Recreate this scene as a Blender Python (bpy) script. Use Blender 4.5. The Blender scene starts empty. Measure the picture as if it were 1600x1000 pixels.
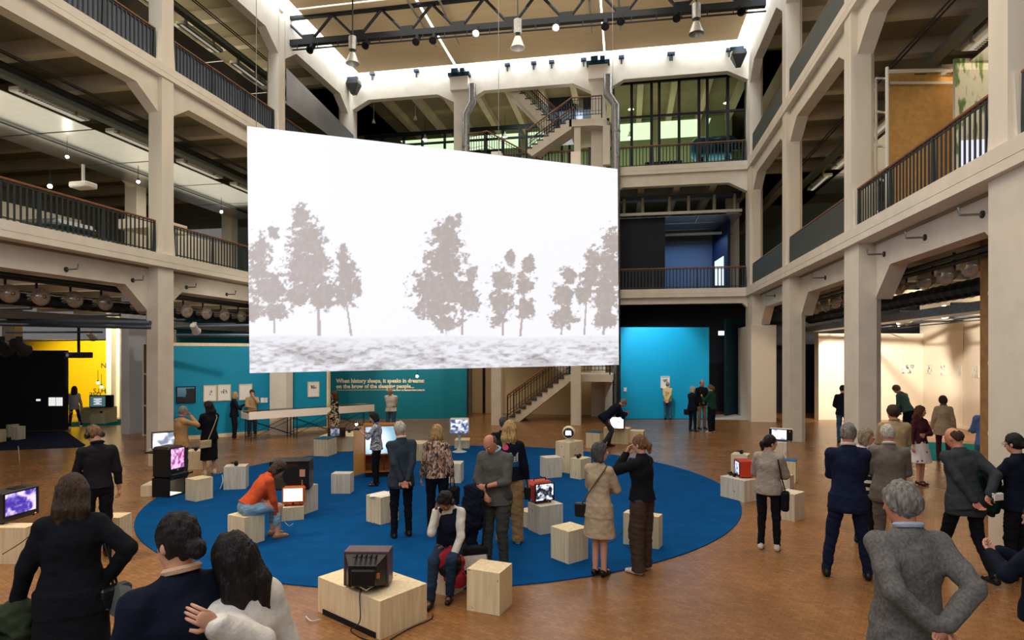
import bpy, math, random
import numpy as np
from mathutils import Vector, Matrix
random.seed(7); np.random.seed(7)
SC = bpy.context.scene
COL = SC.collection
# ------------------------------------------------------------------ camera
F, YAW, HY, H = 964.0, 0.1846, 552.7, 2.75
CO, SI = math.cos(YAW), math.sin(YAW)
cd = bpy.data.cameras.new('camera'); cam = bpy.data.objects.new('camera', cd); COL.objects.link(cam)
cam.location = (0, 0, H); cam.rotation_euler = (math.pi/2, 0, YAW)
cd.sensor_width = 36; cd.lens = 36*F/1600; cd.shift_y = (HY-500)/1600; cd.clip_start = .05; cd.clip_end = 200
SC.camera = cam
SC.view_settings.view_transform = 'Standard'; SC.view_settings.look = 'None'
SC.view_settings.exposure = 0.0; SC.view_settings.gamma = 1.0; SC.view_settings.use_curve_mapping = False
try:
    SC.cycles.max_bounces = 7; SC.cycles.diffuse_bounces = 3; SC.cycles.glossy_bounces = 3
    SC.cycles.transmission_bounces = 6; SC.cycles.transparent_max_bounces = 8
    SC.cycles.sample_clamp_indirect = 4; SC.cycles.caustics_reflective = False; SC.cycles.caustics_refractive = False
    SC.cycles.use_denoising = True
except Exception: pass
# ------------------------------------------------------------------ world (dim warm light of the unbuilt rest of the hall)
w = bpy.data.worlds.new('hall'); SC.world = w; w.use_nodes = True
w.node_tree.nodes['Background'].inputs[0].default_value = (.76, .74, .72, 1)
w.node_tree.nodes['Background'].inputs[1].default_value = .20
# ------------------------------------------------------------------ lights
def area(name, loc, size, power, color, rot=(0, 0, 0), spread=math.pi):
    l = bpy.data.lights.new(name, 'AREA'); l.shape = 'RECTANGLE'; l.size, l.size_y = size; l.energy = power; l.color = color; l.spread = spread
    o = bpy.data.objects.new(name, l); COL.objects.link(o); o.location = loc; o.rotation_euler = rot; return o
def spot(name, loc, target, power, color, angle=50, blend=.6, radius=.06):
    l = bpy.data.lights.new(name, 'SPOT'); l.energy = power; l.color = color; l.spot_size = math.radians(angle); l.spot_blend = blend; l.shadow_soft_size = radius
    o = bpy.data.objects.new(name, l); COL.objects.link(o); o.location = loc
    o.rotation_euler = (Vector(target)-Vector(loc)).to_track_quat('-Z', 'Y').to_euler(); return o
WARM = (1, .78, .52); NEUT = (1, .92, .82); COOL = (.72, .86, 1); DAY = (.86, .93, 1)
# cool daylight through the slots between the ceiling cloths and the gallery walls
area('skylight_slot_left', (-12.35, 15, 16.6), (.7, 26), 620, DAY)
area('skylight_slot_right', (4.6, 15, 16.6), (.7, 26), 620, DAY)
area('skylight_slot_back', (-4, 26.9, 16.6), (17, .7), 480, DAY)
# high bay lamps of the hall
area('hall_lamp_front', (-4, 8, 15.2), (10, 8), 560, NEUT)
area('hall_lamp_back', (-4, 18, 15.2), (10, 8), 560, NEUT)
# gallery strip lights: one long soft source per gallery level
for nm, x, z, p, c in (('left_low', -16.2, 4.3, 130, NEUT), ('left_mid', -16.6, 9.3, 330, (1, .93, .74)), ('left_top', -16.6, 14.3, 330, (1, .93, .74)),
                       ('right_low', 8.6, 4.3, 90, NEUT), ('right_mid', 8.6, 9.3, 260, WARM), ('right_top', 8.6, 14.3, 150, NEUT)):
    area('gallery_strip_'+nm, (x, 14, z), (2.6, 22), p, c)
    area('gallery_strip_up_'+nm, (x, 14, z-.15), (2.6, 22), p*.45, c, (math.pi, 0, 0))
area('gallery_back_mid', (-4, 31, 9.3), (16, 2.5), 90, COOL)
area('gallery_back_top', (-4, 32.5, 14.2), (16, 2.5), 130, (.95, 1, .72))
area('gallery_back_fill', (-2, 31.5, 11.9), (14, 3), 170, (1, .98, .7), (math.pi, 0, 0))  # unseen fill added to brighten the ceiling behind the upper glass
area('cloth_bounce_fill', (-4, 13, 12.8), (11, 20), 480, (1, .93, .80), (math.pi, 0, 0))  # added fill standing in for floor bounce on the ceiling cloths
area('stairwell_fill', (-3.5, 30.0, 14.9), (5, 1.2), 110, DAY)  # unseen fill added to lift the dark stairs
area('blue_gallery_light', (2.6, 31.4, 8.4), (3, 1.6), 70, (.35, .6, 1))
# front fill: the bright rest of the hall behind the photographer
area('entrance_fill', (-3, -2, 9), (12, 8), 740, (.90, .93, 1), (math.radians(50), 0, 0))
# track spots
spot('spot_yellow_wall', (-21, 20.3, 4.2), (-23.0, 24.2, 1.6), 1500, (1, .88, .55), 80)
spot('spot_teal_wall', (-9.0, 14.5, 4.4), (-12.6, 19.3, 2.2), 420, NEUT, 75)
spot('spot_text_wall', (-8.2, 22.2, 4.4), (-8.6, 25.9, 1.8), 420, NEUT, 70)
spot('spot_blue_wall', (.9, 24.2, 5.0), (1.2, 26.6, 3.0), 520, DAY, 70)
spot('spot_white_room', (9, 20.0, 4.2), (12.1, 25.2, 1.9), 1500, (1, .86, .68), 100)
spot('spot_white_room_back', (9.0, 24.2, 4.2), (10.0, 28.0, 1.8), 1100, (1, .86, .68), 100)
spot('spot_white_box', (4.0, 20.8, 5.0), (4.6, 26.0, 1.8), 260, WARM, 40)
for i, (a, b, p) in enumerate([((-11, 6.3, 14), (-6.0, 6.4, 0), 3200), ((-4.5, 22, 14.8), (-5.5, 12.5, 0), 1500), ((1, 22, 14.8), (-1, 10.5, 0), 1600),
                          ((3.5, 12, 13.8), (4.2, 8.5, 0), 1300), ((-12, 12, 13.8), (-9.0, 12.5, 0), 900)]):
    spot('truss_spot_%d' % i, a, b, p, WARM if i != 1 else NEUT, 34, .7, .12)

# ------------------------------------------------------------------ pixel helpers: photograph pixel -> point of the place
def ray(px, py):
    u = (px-800)/F
    return Vector((u*CO-SI, u*SI+CO, (HY-py)/F))
def G(px, py, z=0.0):
    r = ray(px, py); t = (z-H)/r.z
    return Vector((r.x*t, r.y*t, z))
def at(px, py, Z):
    r = ray(px, py); return Vector((r.x*Z, r.y*Z, H+r.z*Z))
def onX(px, py, X):
    r = ray(px, py); t = X/r.x; return Vector((X, r.y*t, H+r.z*t))
def onY(px, py, Y):
    r = ray(px, py); t = Y/r.y; return Vector((r.x*t, Y, H+r.z*t))
def pj(p):
    xc = p[0]*CO+p[1]*SI; z = -p[0]*SI+p[1]*CO
    return 800+F*xc/z, HY-F*(p[2]-H)/z

# ------------------------------------------------------------------ materials
MATS = {}
def nodes_of(m): return m.node_tree.nodes, m.node_tree.links
def mat(name, col, rough=.6, metal=0, noise=0, nscale=6, bump=0, bscale=30, emit=None, estr=0, coat=0, trans=0, alpha=1, spec=.4, ior=1.45, stretch=(1, 1, 1), col2=None):
    if name in MATS: return MATS[name]
    m = bpy.data.materials.new(name); m.use_nodes = True; N, L = nodes_of(m); b = N['Principled BSDF']
    b.inputs['Base Color'].default_value = (*col, 1); b.inputs['Roughness'].default_value = rough; b.inputs['Metallic'].default_value = metal
    b.inputs['Specular IOR Level'].default_value = spec; b.inputs['IOR'].default_value = ior
    b.inputs['Coat Weight'].default_value = coat; b.inputs['Transmission Weight'].default_value = trans; b.inputs['Alpha'].default_value = alpha
    if emit: b.inputs['Emission Color'].default_value = (*emit, 1); b.inputs['Emission Strength'].default_value = estr
    if noise or bump or col2:
        tc = N.new('ShaderNodeTexCoord'); mp = N.new('ShaderNodeMapping'); L.new(tc.outputs['Object'], mp.inputs['Vector'])
        mp.inputs['Scale'].default_value = stretch
    if noise or col2:
        n = N.new('ShaderNodeTexNoise'); n.inputs['Scale'].default_value = nscale; n.inputs['Detail'].default_value = 5; L.new(mp.outputs[0], n.inputs['Vector'])
        r = N.new('ShaderNodeMix'); r.data_type = 'RGBA'
        c2 = col2 if col2 else tuple(max(0, x*(1-noise)) for x in col); c1 = col if col2 else tuple(min(1, x*(1+noise*.5)) for x in col)
        r.inputs[6].default_value = (*c1, 1); r.inputs[7].default_value = (*c2, 1)
        cr = N.new('ShaderNodeMapRange'); cr.inputs[1].default_value = .35; cr.inputs[2].default_value = .65
        L.new(n.outputs['Fac'], cr.inputs[0]); L.new(cr.outputs[0], r.inputs[0]); L.new(r.outputs[2], b.inputs['Base Color'])
    if bump:
        n2 = N.new('ShaderNodeTexNoise'); n2.inputs['Scale'].default_value = bscale; n2.inputs['Detail'].default_value = 4; L.new(mp.outputs[0], n2.inputs['Vector'])
        bp = N.new('ShaderNodeBump'); bp.inputs['Strength'].default_value = bump; bp.inputs['Distance'].default_value = .02
        L.new(n2.outputs['Fac'], bp.inputs['Height']); L.new(bp.outputs[0], b.inputs['Normal'])
    MATS[name] = m; return m
def emis(name, col, s):
    if name in MATS: return MATS[name]
    m = bpy.data.materials.new(name); m.use_nodes = True; N, L = nodes_of(m); b = N['Principled BSDF']
    b.inputs['Base Color'].default_value = (0, 0, 0, 1); b.inputs['Emission Color'].default_value = (*col, 1); b.inputs['Emission Strength'].default_value = s
    MATS[name] = m; return m
def S(r, g, b):   # sRGB 0-255 -> linear
    return tuple(((x/255)/12.92 if x/255 <= .04045 else ((x/255+.055)/1.055)**2.4) for x in (r, g, b))
def m_picture(name, strength):      # colour attribute shown as the light of a screen
    if name in MATS: return MATS[name]
    m = bpy.data.materials.new(name); m.use_nodes = True; N, L = nodes_of(m); b = N['Principled BSDF']
    a = N.new('ShaderNodeVertexColor'); a.layer_name = 'pic'; b.inputs['Base Color'].default_value = (.01, .01, .01, 1); b.inputs['Roughness'].default_value = .35
    L.new(a.outputs[0], b.inputs['Emission Color']); b.inputs['Emission Strength'].default_value = strength
    MATS[name] = m; return m
def m_print(name, rough=.5):
    if name in MATS: return MATS[name]
    m = bpy.data.materials.new(name); m.use_nodes = True; N, L = nodes_of(m); b = N['Principled BSDF']
    a = N.new('ShaderNodeVertexColor'); a.layer_name = 'pic'; L.new(a.outputs[0], b.inputs['Base Color']); b.inputs['Roughness'].default_value = rough
    MATS[name] = m; return m
def m_floor():
    m = bpy.data.materials.new('end_grain_parquet'); m.use_nodes = True; N, L = nodes_of(m); b = N['Principled BSDF']
    tc = N.new('ShaderNodeTexCoord'); mp = N.new('ShaderNodeMapping'); mp.inputs['Rotation'].default_value = (0, 0, .42); L.new(tc.outputs['Object'], mp.inputs[0])
    br = N.new('ShaderNodeTexBrick'); br.inputs['Scale'].default_value = 1; br.inputs['Brick Width'].default_value = .11; br.inputs['Row Height'].default_value = .062
    br.inputs['Mortar Size'].default_value = .0026; br.inputs['Mortar Smooth'].default_value = .3; br.inputs['Bias'].default_value = 0
    br.inputs['Color1'].default_value = (*S(156, 110, 66), 1); br.inputs['Color2'].default_value = (*S(141, 97, 57), 1); br.inputs['Mortar'].default_value = (*S(112, 77, 46), 1)
    L.new(mp.outputs[0], br.inputs[0])
    n = N.new('ShaderNodeTexNoise'); n.inputs['Scale'].default_value = 1.1; n.inputs['Detail'].default_value = 6; L.new(tc.outputs['Object'], n.inputs[0])
    mr = N.new('ShaderNodeMapRange'); mr.inputs[1].default_value = .3; mr.inputs[2].default_value = .7; mr.inputs[3].default_value = .78; mr.inputs[4].default_value = 1.12; L.new(n.outputs['Fac'], mr.inputs[0])
    n3 = N.new('ShaderNodeTexNoise'); n3.inputs['Scale'].default_value = 14; n3.inputs['Detail'].default_value = 4; L.new(tc.outputs['Object'], n3.inputs[0])
    mr3 = N.new('ShaderNodeMapRange'); mr3.inputs[1].default_value = .3; mr3.inputs[2].default_value = .7; mr3.inputs[3].default_value = .86; mr3.inputs[4].default_value = 1.1; L.new(n3.outputs['Fac'], mr3.inputs[0])
    mm = N.new('ShaderNodeMath'); mm.operation = 'MULTIPLY'; L.new(mr.outputs[0], mm.inputs[0]); L.new(mr3.outputs[0], mm.inputs[1])
    vm = N.new('ShaderNodeVectorMath'); vm.operation = 'SCALE'; L.new(br.outputs['Color'], vm.inputs[0]); L.new(mm.outputs[0], vm.inputs['Scale']); L.new(vm.outputs[0], b.inputs['Base Color'])
    b.inputs['Roughness'].default_value = .27; b.inputs['Specular IOR Level'].default_value = .5
    n2 = N.new('ShaderNodeTexNoise'); n2.inputs['Scale'].default_value = 9; L.new(tc.outputs['Object'], n2.inputs[0])
    bp = N.new('ShaderNodeBump'); bp.inputs['Strength'].default_value = .10; bp.inputs['Distance'].default_value = .01; L.new(n2.outputs['Fac'], bp.inputs['Height'])
    bp2 = N.new('ShaderNodeBump'); bp2.inputs['Strength'].default_value = .25; bp2.inputs['Distance'].default_value = .002; bp2.invert = True; L.new(br.outputs['Fac'], bp2.inputs['Height']); L.new(bp.outputs[0], bp2.inputs['Normal'])
    L.new(bp2.outputs[0], b.inputs['Normal']); MATS['floor'] = m; return m
def m_ply(name, c1, c2):
    if name in MATS: return MATS[name]
    m = bpy.data.materials.new(name); m.use_nodes = True; N, L = nodes_of(m); b = N['Principled BSDF']
    tc = N.new('ShaderNodeTexCoord'); oi = N.new('ShaderNodeObjectInfo'); ad = N.new('ShaderNodeVectorMath'); ad.operation = 'ADD'
    L.new(tc.outputs['Object'], ad.inputs[0]); cb = N.new('ShaderNodeCombineXYZ'); mu = N.new('ShaderNodeMath'); mu.operation = 'MULTIPLY'; mu.inputs[1].default_value = 7
    L.new(oi.outputs['Random'], mu.inputs[0]); L.new(mu.outputs[0], cb.inputs[0]); L.new(mu.outputs[0], cb.inputs[1]); L.new(cb.outputs[0], ad.inputs[1])
    mp = N.new('ShaderNodeMapping'); mp.inputs['Scale'].default_value = (14, 14, 1.2); L.new(ad.outputs[0], mp.inputs[0])
    n = N.new('ShaderNodeTexNoise'); n.inputs['Scale'].default_value = 1.6; n.inputs['Detail'].default_value = 6; n.inputs['Distortion'].default_value = .4; L.new(mp.outputs[0], n.inputs[0])
    cr = N.new('ShaderNodeMapRange'); cr.inputs[1].default_value = .35; cr.inputs[2].default_value = .68; L.new(n.outputs['Fac'], cr.inputs[0])
    mx = N.new('ShaderNodeMix'); mx.data_type = 'RGBA'; mx.inputs[6].default_value = (*c1, 1); mx.inputs[7].default_value = (*c2, 1); L.new(cr.outputs[0], mx.inputs[0])
    mp2 = N.new('ShaderNodeMapping'); mp2.inputs['Scale'].default_value = (5, 5, 3.4); L.new(ad.outputs[0], mp2.inputs[0])
    v = N.new('ShaderNodeTexVoronoi'); v.inputs['Scale'].default_value = 1; L.new(mp2.outputs[0], v.inputs[0])
    lt = N.new('ShaderNodeMapRange'); lt.inputs[1].default_value = .04; lt.inputs[2].default_value = .085; lt.inputs[3].default_value = 1; lt.inputs[4].default_value = 0; L.new(v.outputs['Distance'], lt.inputs[0])
    mx2 = N.new('ShaderNodeMix'); mx2.data_type = 'RGBA'; L.new(lt.outputs[0], mx2.inputs[0]); L.new(mx.outputs[2], mx2.inputs[6]); mx2.inputs[7].default_value = (*S(140, 100, 62), 1)
    L.new(mx2.outputs[2], b.inputs['Base Color']); b.inputs['Roughness'].default_value = .55; MATS[name] = m; return m

CREAM = mat('cream_painted_concrete', S(232, 222, 204), .75, noise=.06, nscale=2.5, bump=.05, bscale=18)
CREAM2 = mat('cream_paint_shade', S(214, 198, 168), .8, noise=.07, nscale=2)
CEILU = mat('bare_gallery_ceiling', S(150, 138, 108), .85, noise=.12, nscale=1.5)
STEELBLK = mat('black_steel', S(34, 38, 42), .45, metal=.3)
RAILBAR = mat('dark_grey_steel', S(52, 60, 62), .45, metal=.3)
SLATBACK = mat('slate_blue_panel', S(112, 118, 132), .6)
MESHBACK = mat('dark_green_grey_mesh', S(74, 78, 70), .6)
HANDRAIL = mat('brown_wood_handrail', S(136, 88, 54), .4, noise=.15, nscale=12)
ALU = mat('brushed_aluminium_panel', S(196, 196, 192), .32, metal=.85, noise=.05, nscale=3)
GALV = mat('galvanised_duct', S(150, 150, 148), .38, metal=.8, noise=.25, nscale=14)
DARKPIPE = mat('dark_services', S(58, 60, 56), .55, metal=.3)
FIXW = mat('white_lamp_housing', S(206, 204, 190), .5)
CLOTHC = mat('tan_ceiling_cloth', S(230, 204, 162), .8, noise=.04, nscale=1, stretch=(1, 8, 1))
TEAL = mat('teal_painted_board', S(0, 142, 176), .6, noise=.03, nscale=2)
TEALD = mat('deep_teal_painted_board', S(0, 112, 128), .55, noise=.03, nscale=2)
BLUEW = mat('turquoise_blue_painted_board', S(0, 162, 208), .6)
YELLOW = mat('yellow_painted_board', S(250, 208, 0), .6)
NAVY = mat('black_painted_board', S(17, 20, 30), .6)
BLACKM = mat('matt_black', S(16, 17, 20), .7)
WHITEB = mat('white_painted_board', S(238, 228, 212), .6)
WHITEP = mat('white_plastic', S(232, 228, 218), .35)
BLACKP = mat('black_plastic', S(22, 22, 24), .35)
GREYP = mat('grey_metal_post', S(168, 166, 172), .6)
CARPET = mat('blue_carpet', S(0, 78, 138), .95, noise=.14, nscale=3, bump=.35, bscale=140, spec=.1, col2=S(0, 70, 124))
CARPETD = mat('dark_navy_carpet', S(24, 34, 54), .95, bump=.3, bscale=140, spec=.1)
CARPETT = mat('turquoise_carpet', S(0, 150, 152), .95, bump=.3, bscale=140, spec=.1)
CHROME = mat('chrome', S(220, 222, 226), .12, metal=1)
GLASS = mat('clear_glass', (1, 1, 1), .02, trans=1, ior=1.1, spec=.5)
LAMPGLASS = mat('smoked_lamp_glass', S(225, 212, 195), .1, metal=.35, alpha=.42, spec=1)
PLY = m_ply('spruce_plywood', S(244, 226, 186), S(226, 200, 154))
PLYG = m_ply('pale_spruce_plywood', S(232, 222, 200), S(208, 194, 166))
WALNUT = mat('walnut_veneer', S(96, 58, 34), .35, noise=.35, nscale=4, stretch=(1, 1, 9))
ORANGEWOOD = mat('orange_teak_veneer', S(190, 112, 44), .35, noise=.25, nscale=5, stretch=(8, 8, 1))
FELT = mat('teal_felt', S(14, 92, 118), .9)
m_floor()

# ------------------------------------------------------------------ mesh helper
class MB:
    def __init__(s): s.v = []; s.f = []; s.mi = []
    def add(s, vs, fs, mi=0):
        o = len(s.v); s.v += [tuple(p) for p in vs]; s.f += [tuple(i+o for i in f) for f in fs]; s.mi += [mi]*len(fs); return s
    def box(s, x0, x1, y0, y1, z0, z1, mi=0):
        return s.add([(x0, y0, z0), (x1, y0, z0), (x1, y1, z0), (x0, y1, z0), (x0, y0, z1), (x1, y0, z1), (x1, y1, z1), (x0, y1, z1)],
                     [(0, 3, 2, 1), (4, 5, 6, 7), (0, 1, 5, 4), (1, 2, 6, 5), (2, 3, 7, 6), (3, 0, 4, 7)], mi)
    def bbox(s, x0, x1, y0, y1, z0, z1, r=.01, mi=0, seg=1):      # chamfered box
        P = []; F_ = []
        xs = (x0, x1); ys = (y0, y1); zs = (z0, z1); idx = {}
        for i in (0, 1):
            for j in (0, 1):
                for k in (0, 1):
                    sx, sy, sz = (1, -1)[i], (1, -1)[j], (1, -1)[k]
                    for a in range(3):
                        p = [xs[i]+sx*r, ys[j]+sy*r, zs[k]+sz*r]; p[a] = (xs[i], ys[j], zs[k])[a]
                        idx[(i, j, k, a)] = len(P); P.append(tuple(p))
        for i in (0, 1):
            q = [idx[(i, a, b, 0)] for a, b in ((0, 0), (1, 0), (1, 1), (0, 1))]; F_.append(tuple(q if i else q[::-1]))
            q = [idx[(a, i, b, 1)] for a, b in ((0, 0), (1, 0), (1, 1), (0, 1))]; F_.append(tuple(q[::-1] if i else q))
            q = [idx[(a, b, i, 2)] for a, b in ((0, 0), (1, 0), (1, 1), (0, 1))]; F_.append(tuple(q if i else q[::-1]))
        for a in (0, 1):
            for b in (0, 1):
                q = [idx[(0, a, b, 1)], idx[(1, a, b, 1)], idx[(1, a, b, 2)], idx[(0, a, b, 2)]]; F_.append(tuple(q if (a == b) else q[::-1]))
                q = [idx[(a, 0, b, 0)], idx[(a, 1, b, 0)], idx[(a, 1, b, 2)], idx[(a, 0, b, 2)]]; F_.append(tuple(q[::-1] if (a == b) else q))
                q = [idx[(a, b, 0, 0)], idx[(a, b, 1, 0)], idx[(a, b, 1, 1)], idx[(a, b, 0, 1)]]; F_.append(tuple(q if (a == b) else q[::-1]))
        for i in (0, 1):
            for j in (0, 1):
                for k in (0, 1):
                    q = [idx[(i, j, k, a)] for a in range(3)]; F_.append(tuple(q if (i+j+k) % 2 else q[::-1]))
        return s.add(P, F_, mi)
    def prism(s, poly, axis, a, b, mi=0):     # poly in the two other axes, extruded from a to b
        n = len(poly)
        def mk(p, t): return {'x': (t, p[0], p[1]), 'y': (p[0], t, p[1]), 'z': (p[0], p[1], t)}[axis]
        vs = [mk(p, a) for p in poly]+[mk(p, b) for p in poly]
        fs = [tuple(range(n))[::-1], tuple(range(n, 2*n))]+[(i, (i+1) % n, n+(i+1) % n, n+i) for i in range(n)]
        return s.add(vs, fs, mi)
    def tube(s, pts, r, n=8, mi=0, caps=True):
        pts = [Vector(p) for p in pts]; rs = r if isinstance(r, (list, tuple)) else [r]*len(pts)
        rings = []; up = None
        for i, p in enumerate(pts):
            d = (pts[min(i+1, len(pts)-1)]-pts[max(i-1, 0)]).normalized()
            if up is None: up = Vector((0, 0, 1)) if abs(d.z) < .9 else Vector((1, 0, 0))
            x = d.cross(up)
            if x.length < 1e-4: x = d.cross(Vector((0, 1, .3)))
            x.normalize(); y = x.cross(d).normalized(); up = y
            rings.append([p+(x*math.cos(2*math.pi*k/n)+y*math.sin(2*math.pi*k/n))*rs[i] for k in range(n)])
        vs = [q for R in rings for q in R]; fs = []
        for i in range(len(pts)-1):
            for k in range(n): fs.append((i*n+k, i*n+(k+1) % n, (i+1)*n+(k+1) % n, (i+1)*n+k))
        if caps: fs += [tuple(range(n))[::-1], tuple(range((len(pts)-1)*n, len(pts)*n))]
        return s.add(vs, fs, mi)
    def lathe(s, prof, c=(0, 0, 0), n=20, mi=0, M=None):   # prof: (r,z)
        vs = []; fs = []; c = Vector(c)
        for (r, z) in prof:
            for k in range(n):
                a = 2*math.pi*k/n; p = Vector((r*math.cos(a), r*math.sin(a), z))
                if M is not None: p = M @ p
                vs.append(p+c)
        for i in range(len(prof)-1):
            for k in range(n): fs.append((i*n+k, i*n+(k+1) % n, (i+1)*n+(k+1) % n, (i+1)*n+k))
        fs += [tuple(range(n))[::-1], tuple(range((len(prof)-1)*n, len(prof)*n))]
        return s.add(vs, fs, mi)
    def xf(s, M):
        s.v = [tuple(M @ Vector(p)) for p in s.v]; return s
    def build(s, name, mats, parent=None, smooth=False, loc=None, rz=0):
        me = bpy.data.meshes.new(name); me.from_pydata(s.v, [], s.f)
        if not isinstance(mats, (list, tuple)): mats = [mats]
        for m in mats: me.materials.append(m)
        if len(mats) > 1: me.polygons.foreach_set('material_index', s.mi)
        if smooth:
            me.polygons.foreach_set('use_smooth', [True]*len(s.f))
            try: me.set_sharp_from_angle(angle=math.radians(40))
            except Exception: pass
        me.update()
        o = bpy.data.objects.new(name, me); COL.objects.link(o)
        if parent is not None: o.parent = parent
        if loc is not None: o.location = loc
        if rz: o.rotation_euler.z = rz
        return o
def rot_z(a): return Matrix.Rotation(a, 4, 'Z')
def thing(name, label, cat, loc=(0, 0, 0), rz=0, group=None, kind=None):
    o = bpy.data.objects.new(name, None); COL.objects.link(o); o.location = loc; o.rotation_euler = (0, 0, rz); o.empty_display_size = .1
    if label: o['label'] = label
    if cat: o['category'] = cat
    if group: o['group'] = group
    if kind: o['kind'] = kind
    return o
def tag(o, label, cat, group=None, kind=None):
    o['label'] = label; o['category'] = cat
    if group: o['group'] = group
    if kind: o['kind'] = kind
    return o
def struct(name, label=None, mb=None, m=None, cat='structure'):
    o = mb.build(name, m) if mb else thing(name, None, None)
    o['kind'] = 'structure'
    if label: o['label'] = label; o['category'] = cat
    return o
def dup(root, loc=None, rz=None, label=None, group=None):
    r = root.copy(); COL.objects.link(r)
    if loc is not None: r.location = loc
    if rz is not None: r.rotation_euler.z = rz
    if label: r['label'] = label
    if group: r['group'] = group
    for ch in list(root.children):
        c = ch.copy(); COL.objects.link(c); c.parent = r
        for g in ch.children:
            d = g.copy(); COL.objects.link(d); d.parent = c
    return r
def share(src, name, parent, loc=(0, 0, 0)):      # another piece with the same mesh
    o = bpy.data.objects.new(name, src.data); COL.objects.link(o); o.parent = parent; o.location = loc; return o
def vnoise(x, y, seed=0, oct=4, z=None):          # cheap value noise for pictures
    r = np.zeros_like(x, dtype=float); amp = .5; fq = 1.0; rs = np.random.RandomState(seed)
    for o in range(oct):
        T = rs.rand(64, 64); xx = x*fq; yy = y*fq; xi = np.floor(xx).astype(int); yi = np.floor(yy).astype(int); fx = xx-xi; fy = yy-yi
        fx = fx*fx*(3-2*fx); fy = fy*fy*(3-2*fy)
        a = T[yi % 64, xi % 64]; b = T[yi % 64, (xi+1) % 64]; c = T[(yi+1) % 64, xi % 64]; d = T[(yi+1) % 64, (xi+1) % 64]
        r += amp*((a*(1-fx)+b*fx)*(1-fy)+(c*(1-fx)+d*fx)*fy); amp *= .5; fq *= 2.03
    return r
def picture(name, P00, P10, P11, P01, nx, ny, fn, m, parent=None, bulge=0):
    # grid between four corners, colour per vertex from fn(u, v, points) -> rgb linear
    u = np.linspace(0, 1, nx+1); v = np.linspace(0, 1, ny+1); U, V = np.meshgrid(u, v)
    A, B, C_, D = [np.array(p, float) for p in (P00, P10, P11, P01)]
    Pn = (A*(1-U)[..., None]*(1-V)[..., None]+B*U[..., None]*(1-V)[..., None]+C_*(U*V)[..., None]+D*((1-U)*V)[..., None])
    if bulge:
        nn = np.cross(B-A, D-A); nn /= np.linalg.norm(nn); Pn = Pn+nn*(bulge*(1-(2*U-1)**2)*(1-(2*V-1)**2))[..., None]
    rgb = fn(U, V, Pn)
    n1 = nx+1; i, j = np.meshgrid(np.arange(nx), np.arange(ny)); k = (j*n1+i).ravel()
    fs = np.c_[k, k+1, k+n1+1, k+n1]
    me = bpy.data.meshes.new(name); nv = Pn.shape[0]*Pn.shape[1]; nf = len(fs)
    me.vertices.add(nv); me.vertices.foreach_set('co', Pn.reshape(-1).astype(np.float32))
    me.loops.add(nf*4); me.loops.foreach_set('vertex_index', fs.reshape(-1).astype(np.int32))
    me.polygons.add(nf); me.polygons.foreach_set('loop_start', np.arange(0, nf*4, 4, dtype=np.int32))
    me.update(calc_edges=True)
    ca = me.color_attributes.new('pic', 'FLOAT_COLOR', 'POINT'); a4 = np.ones((nv, 4), np.float32); a4[:, :3] = rgb.reshape(-1, 3); ca.data.foreach_set('color', a4.reshape(-1))
    me.polygons.foreach_set('use_smooth', [True]*nf)
    me.materials.append(m); o = bpy.data.objects.new(name, me); COL.objects.link(o)
    if parent is not None: o.parent = parent
    return o
# ================================================================== STRUCTURE
XL, XR = -12.79, 4.99
ROW = [3.893, 9.755, 15.617, 21.479, 27.341]      # far edge of each row of columns
h1, h2, h3 = 5.537, 10.877, 15.535
FL = struct('floor', 'warm brown end-grain wood block floor of the whole hall', MB().box(-30, 18, -6, 40, -.2, 0), MATS['floor'], 'floor')
st = struct('trim_1', 'low grey landing step at the near edge of the hall', MB().box(-7, 6.5, -6, 4.55, 0, .25), mat('grey_step_stone', S(140, 132, 120), .7), 'step')
cp = MB(); cp.prism([(5.62*math.cos(a), 5.62*math.sin(a)) for a in np.linspace(0, 2*math.pi, 129)[:-1]], 'z', .002, .014)
tag(cp.build('round_carpet', CARPET, loc=(-3.56, 12.33, 0)), 'huge round blue carpet lying in the middle of the wood floor', 'carpet')

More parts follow.
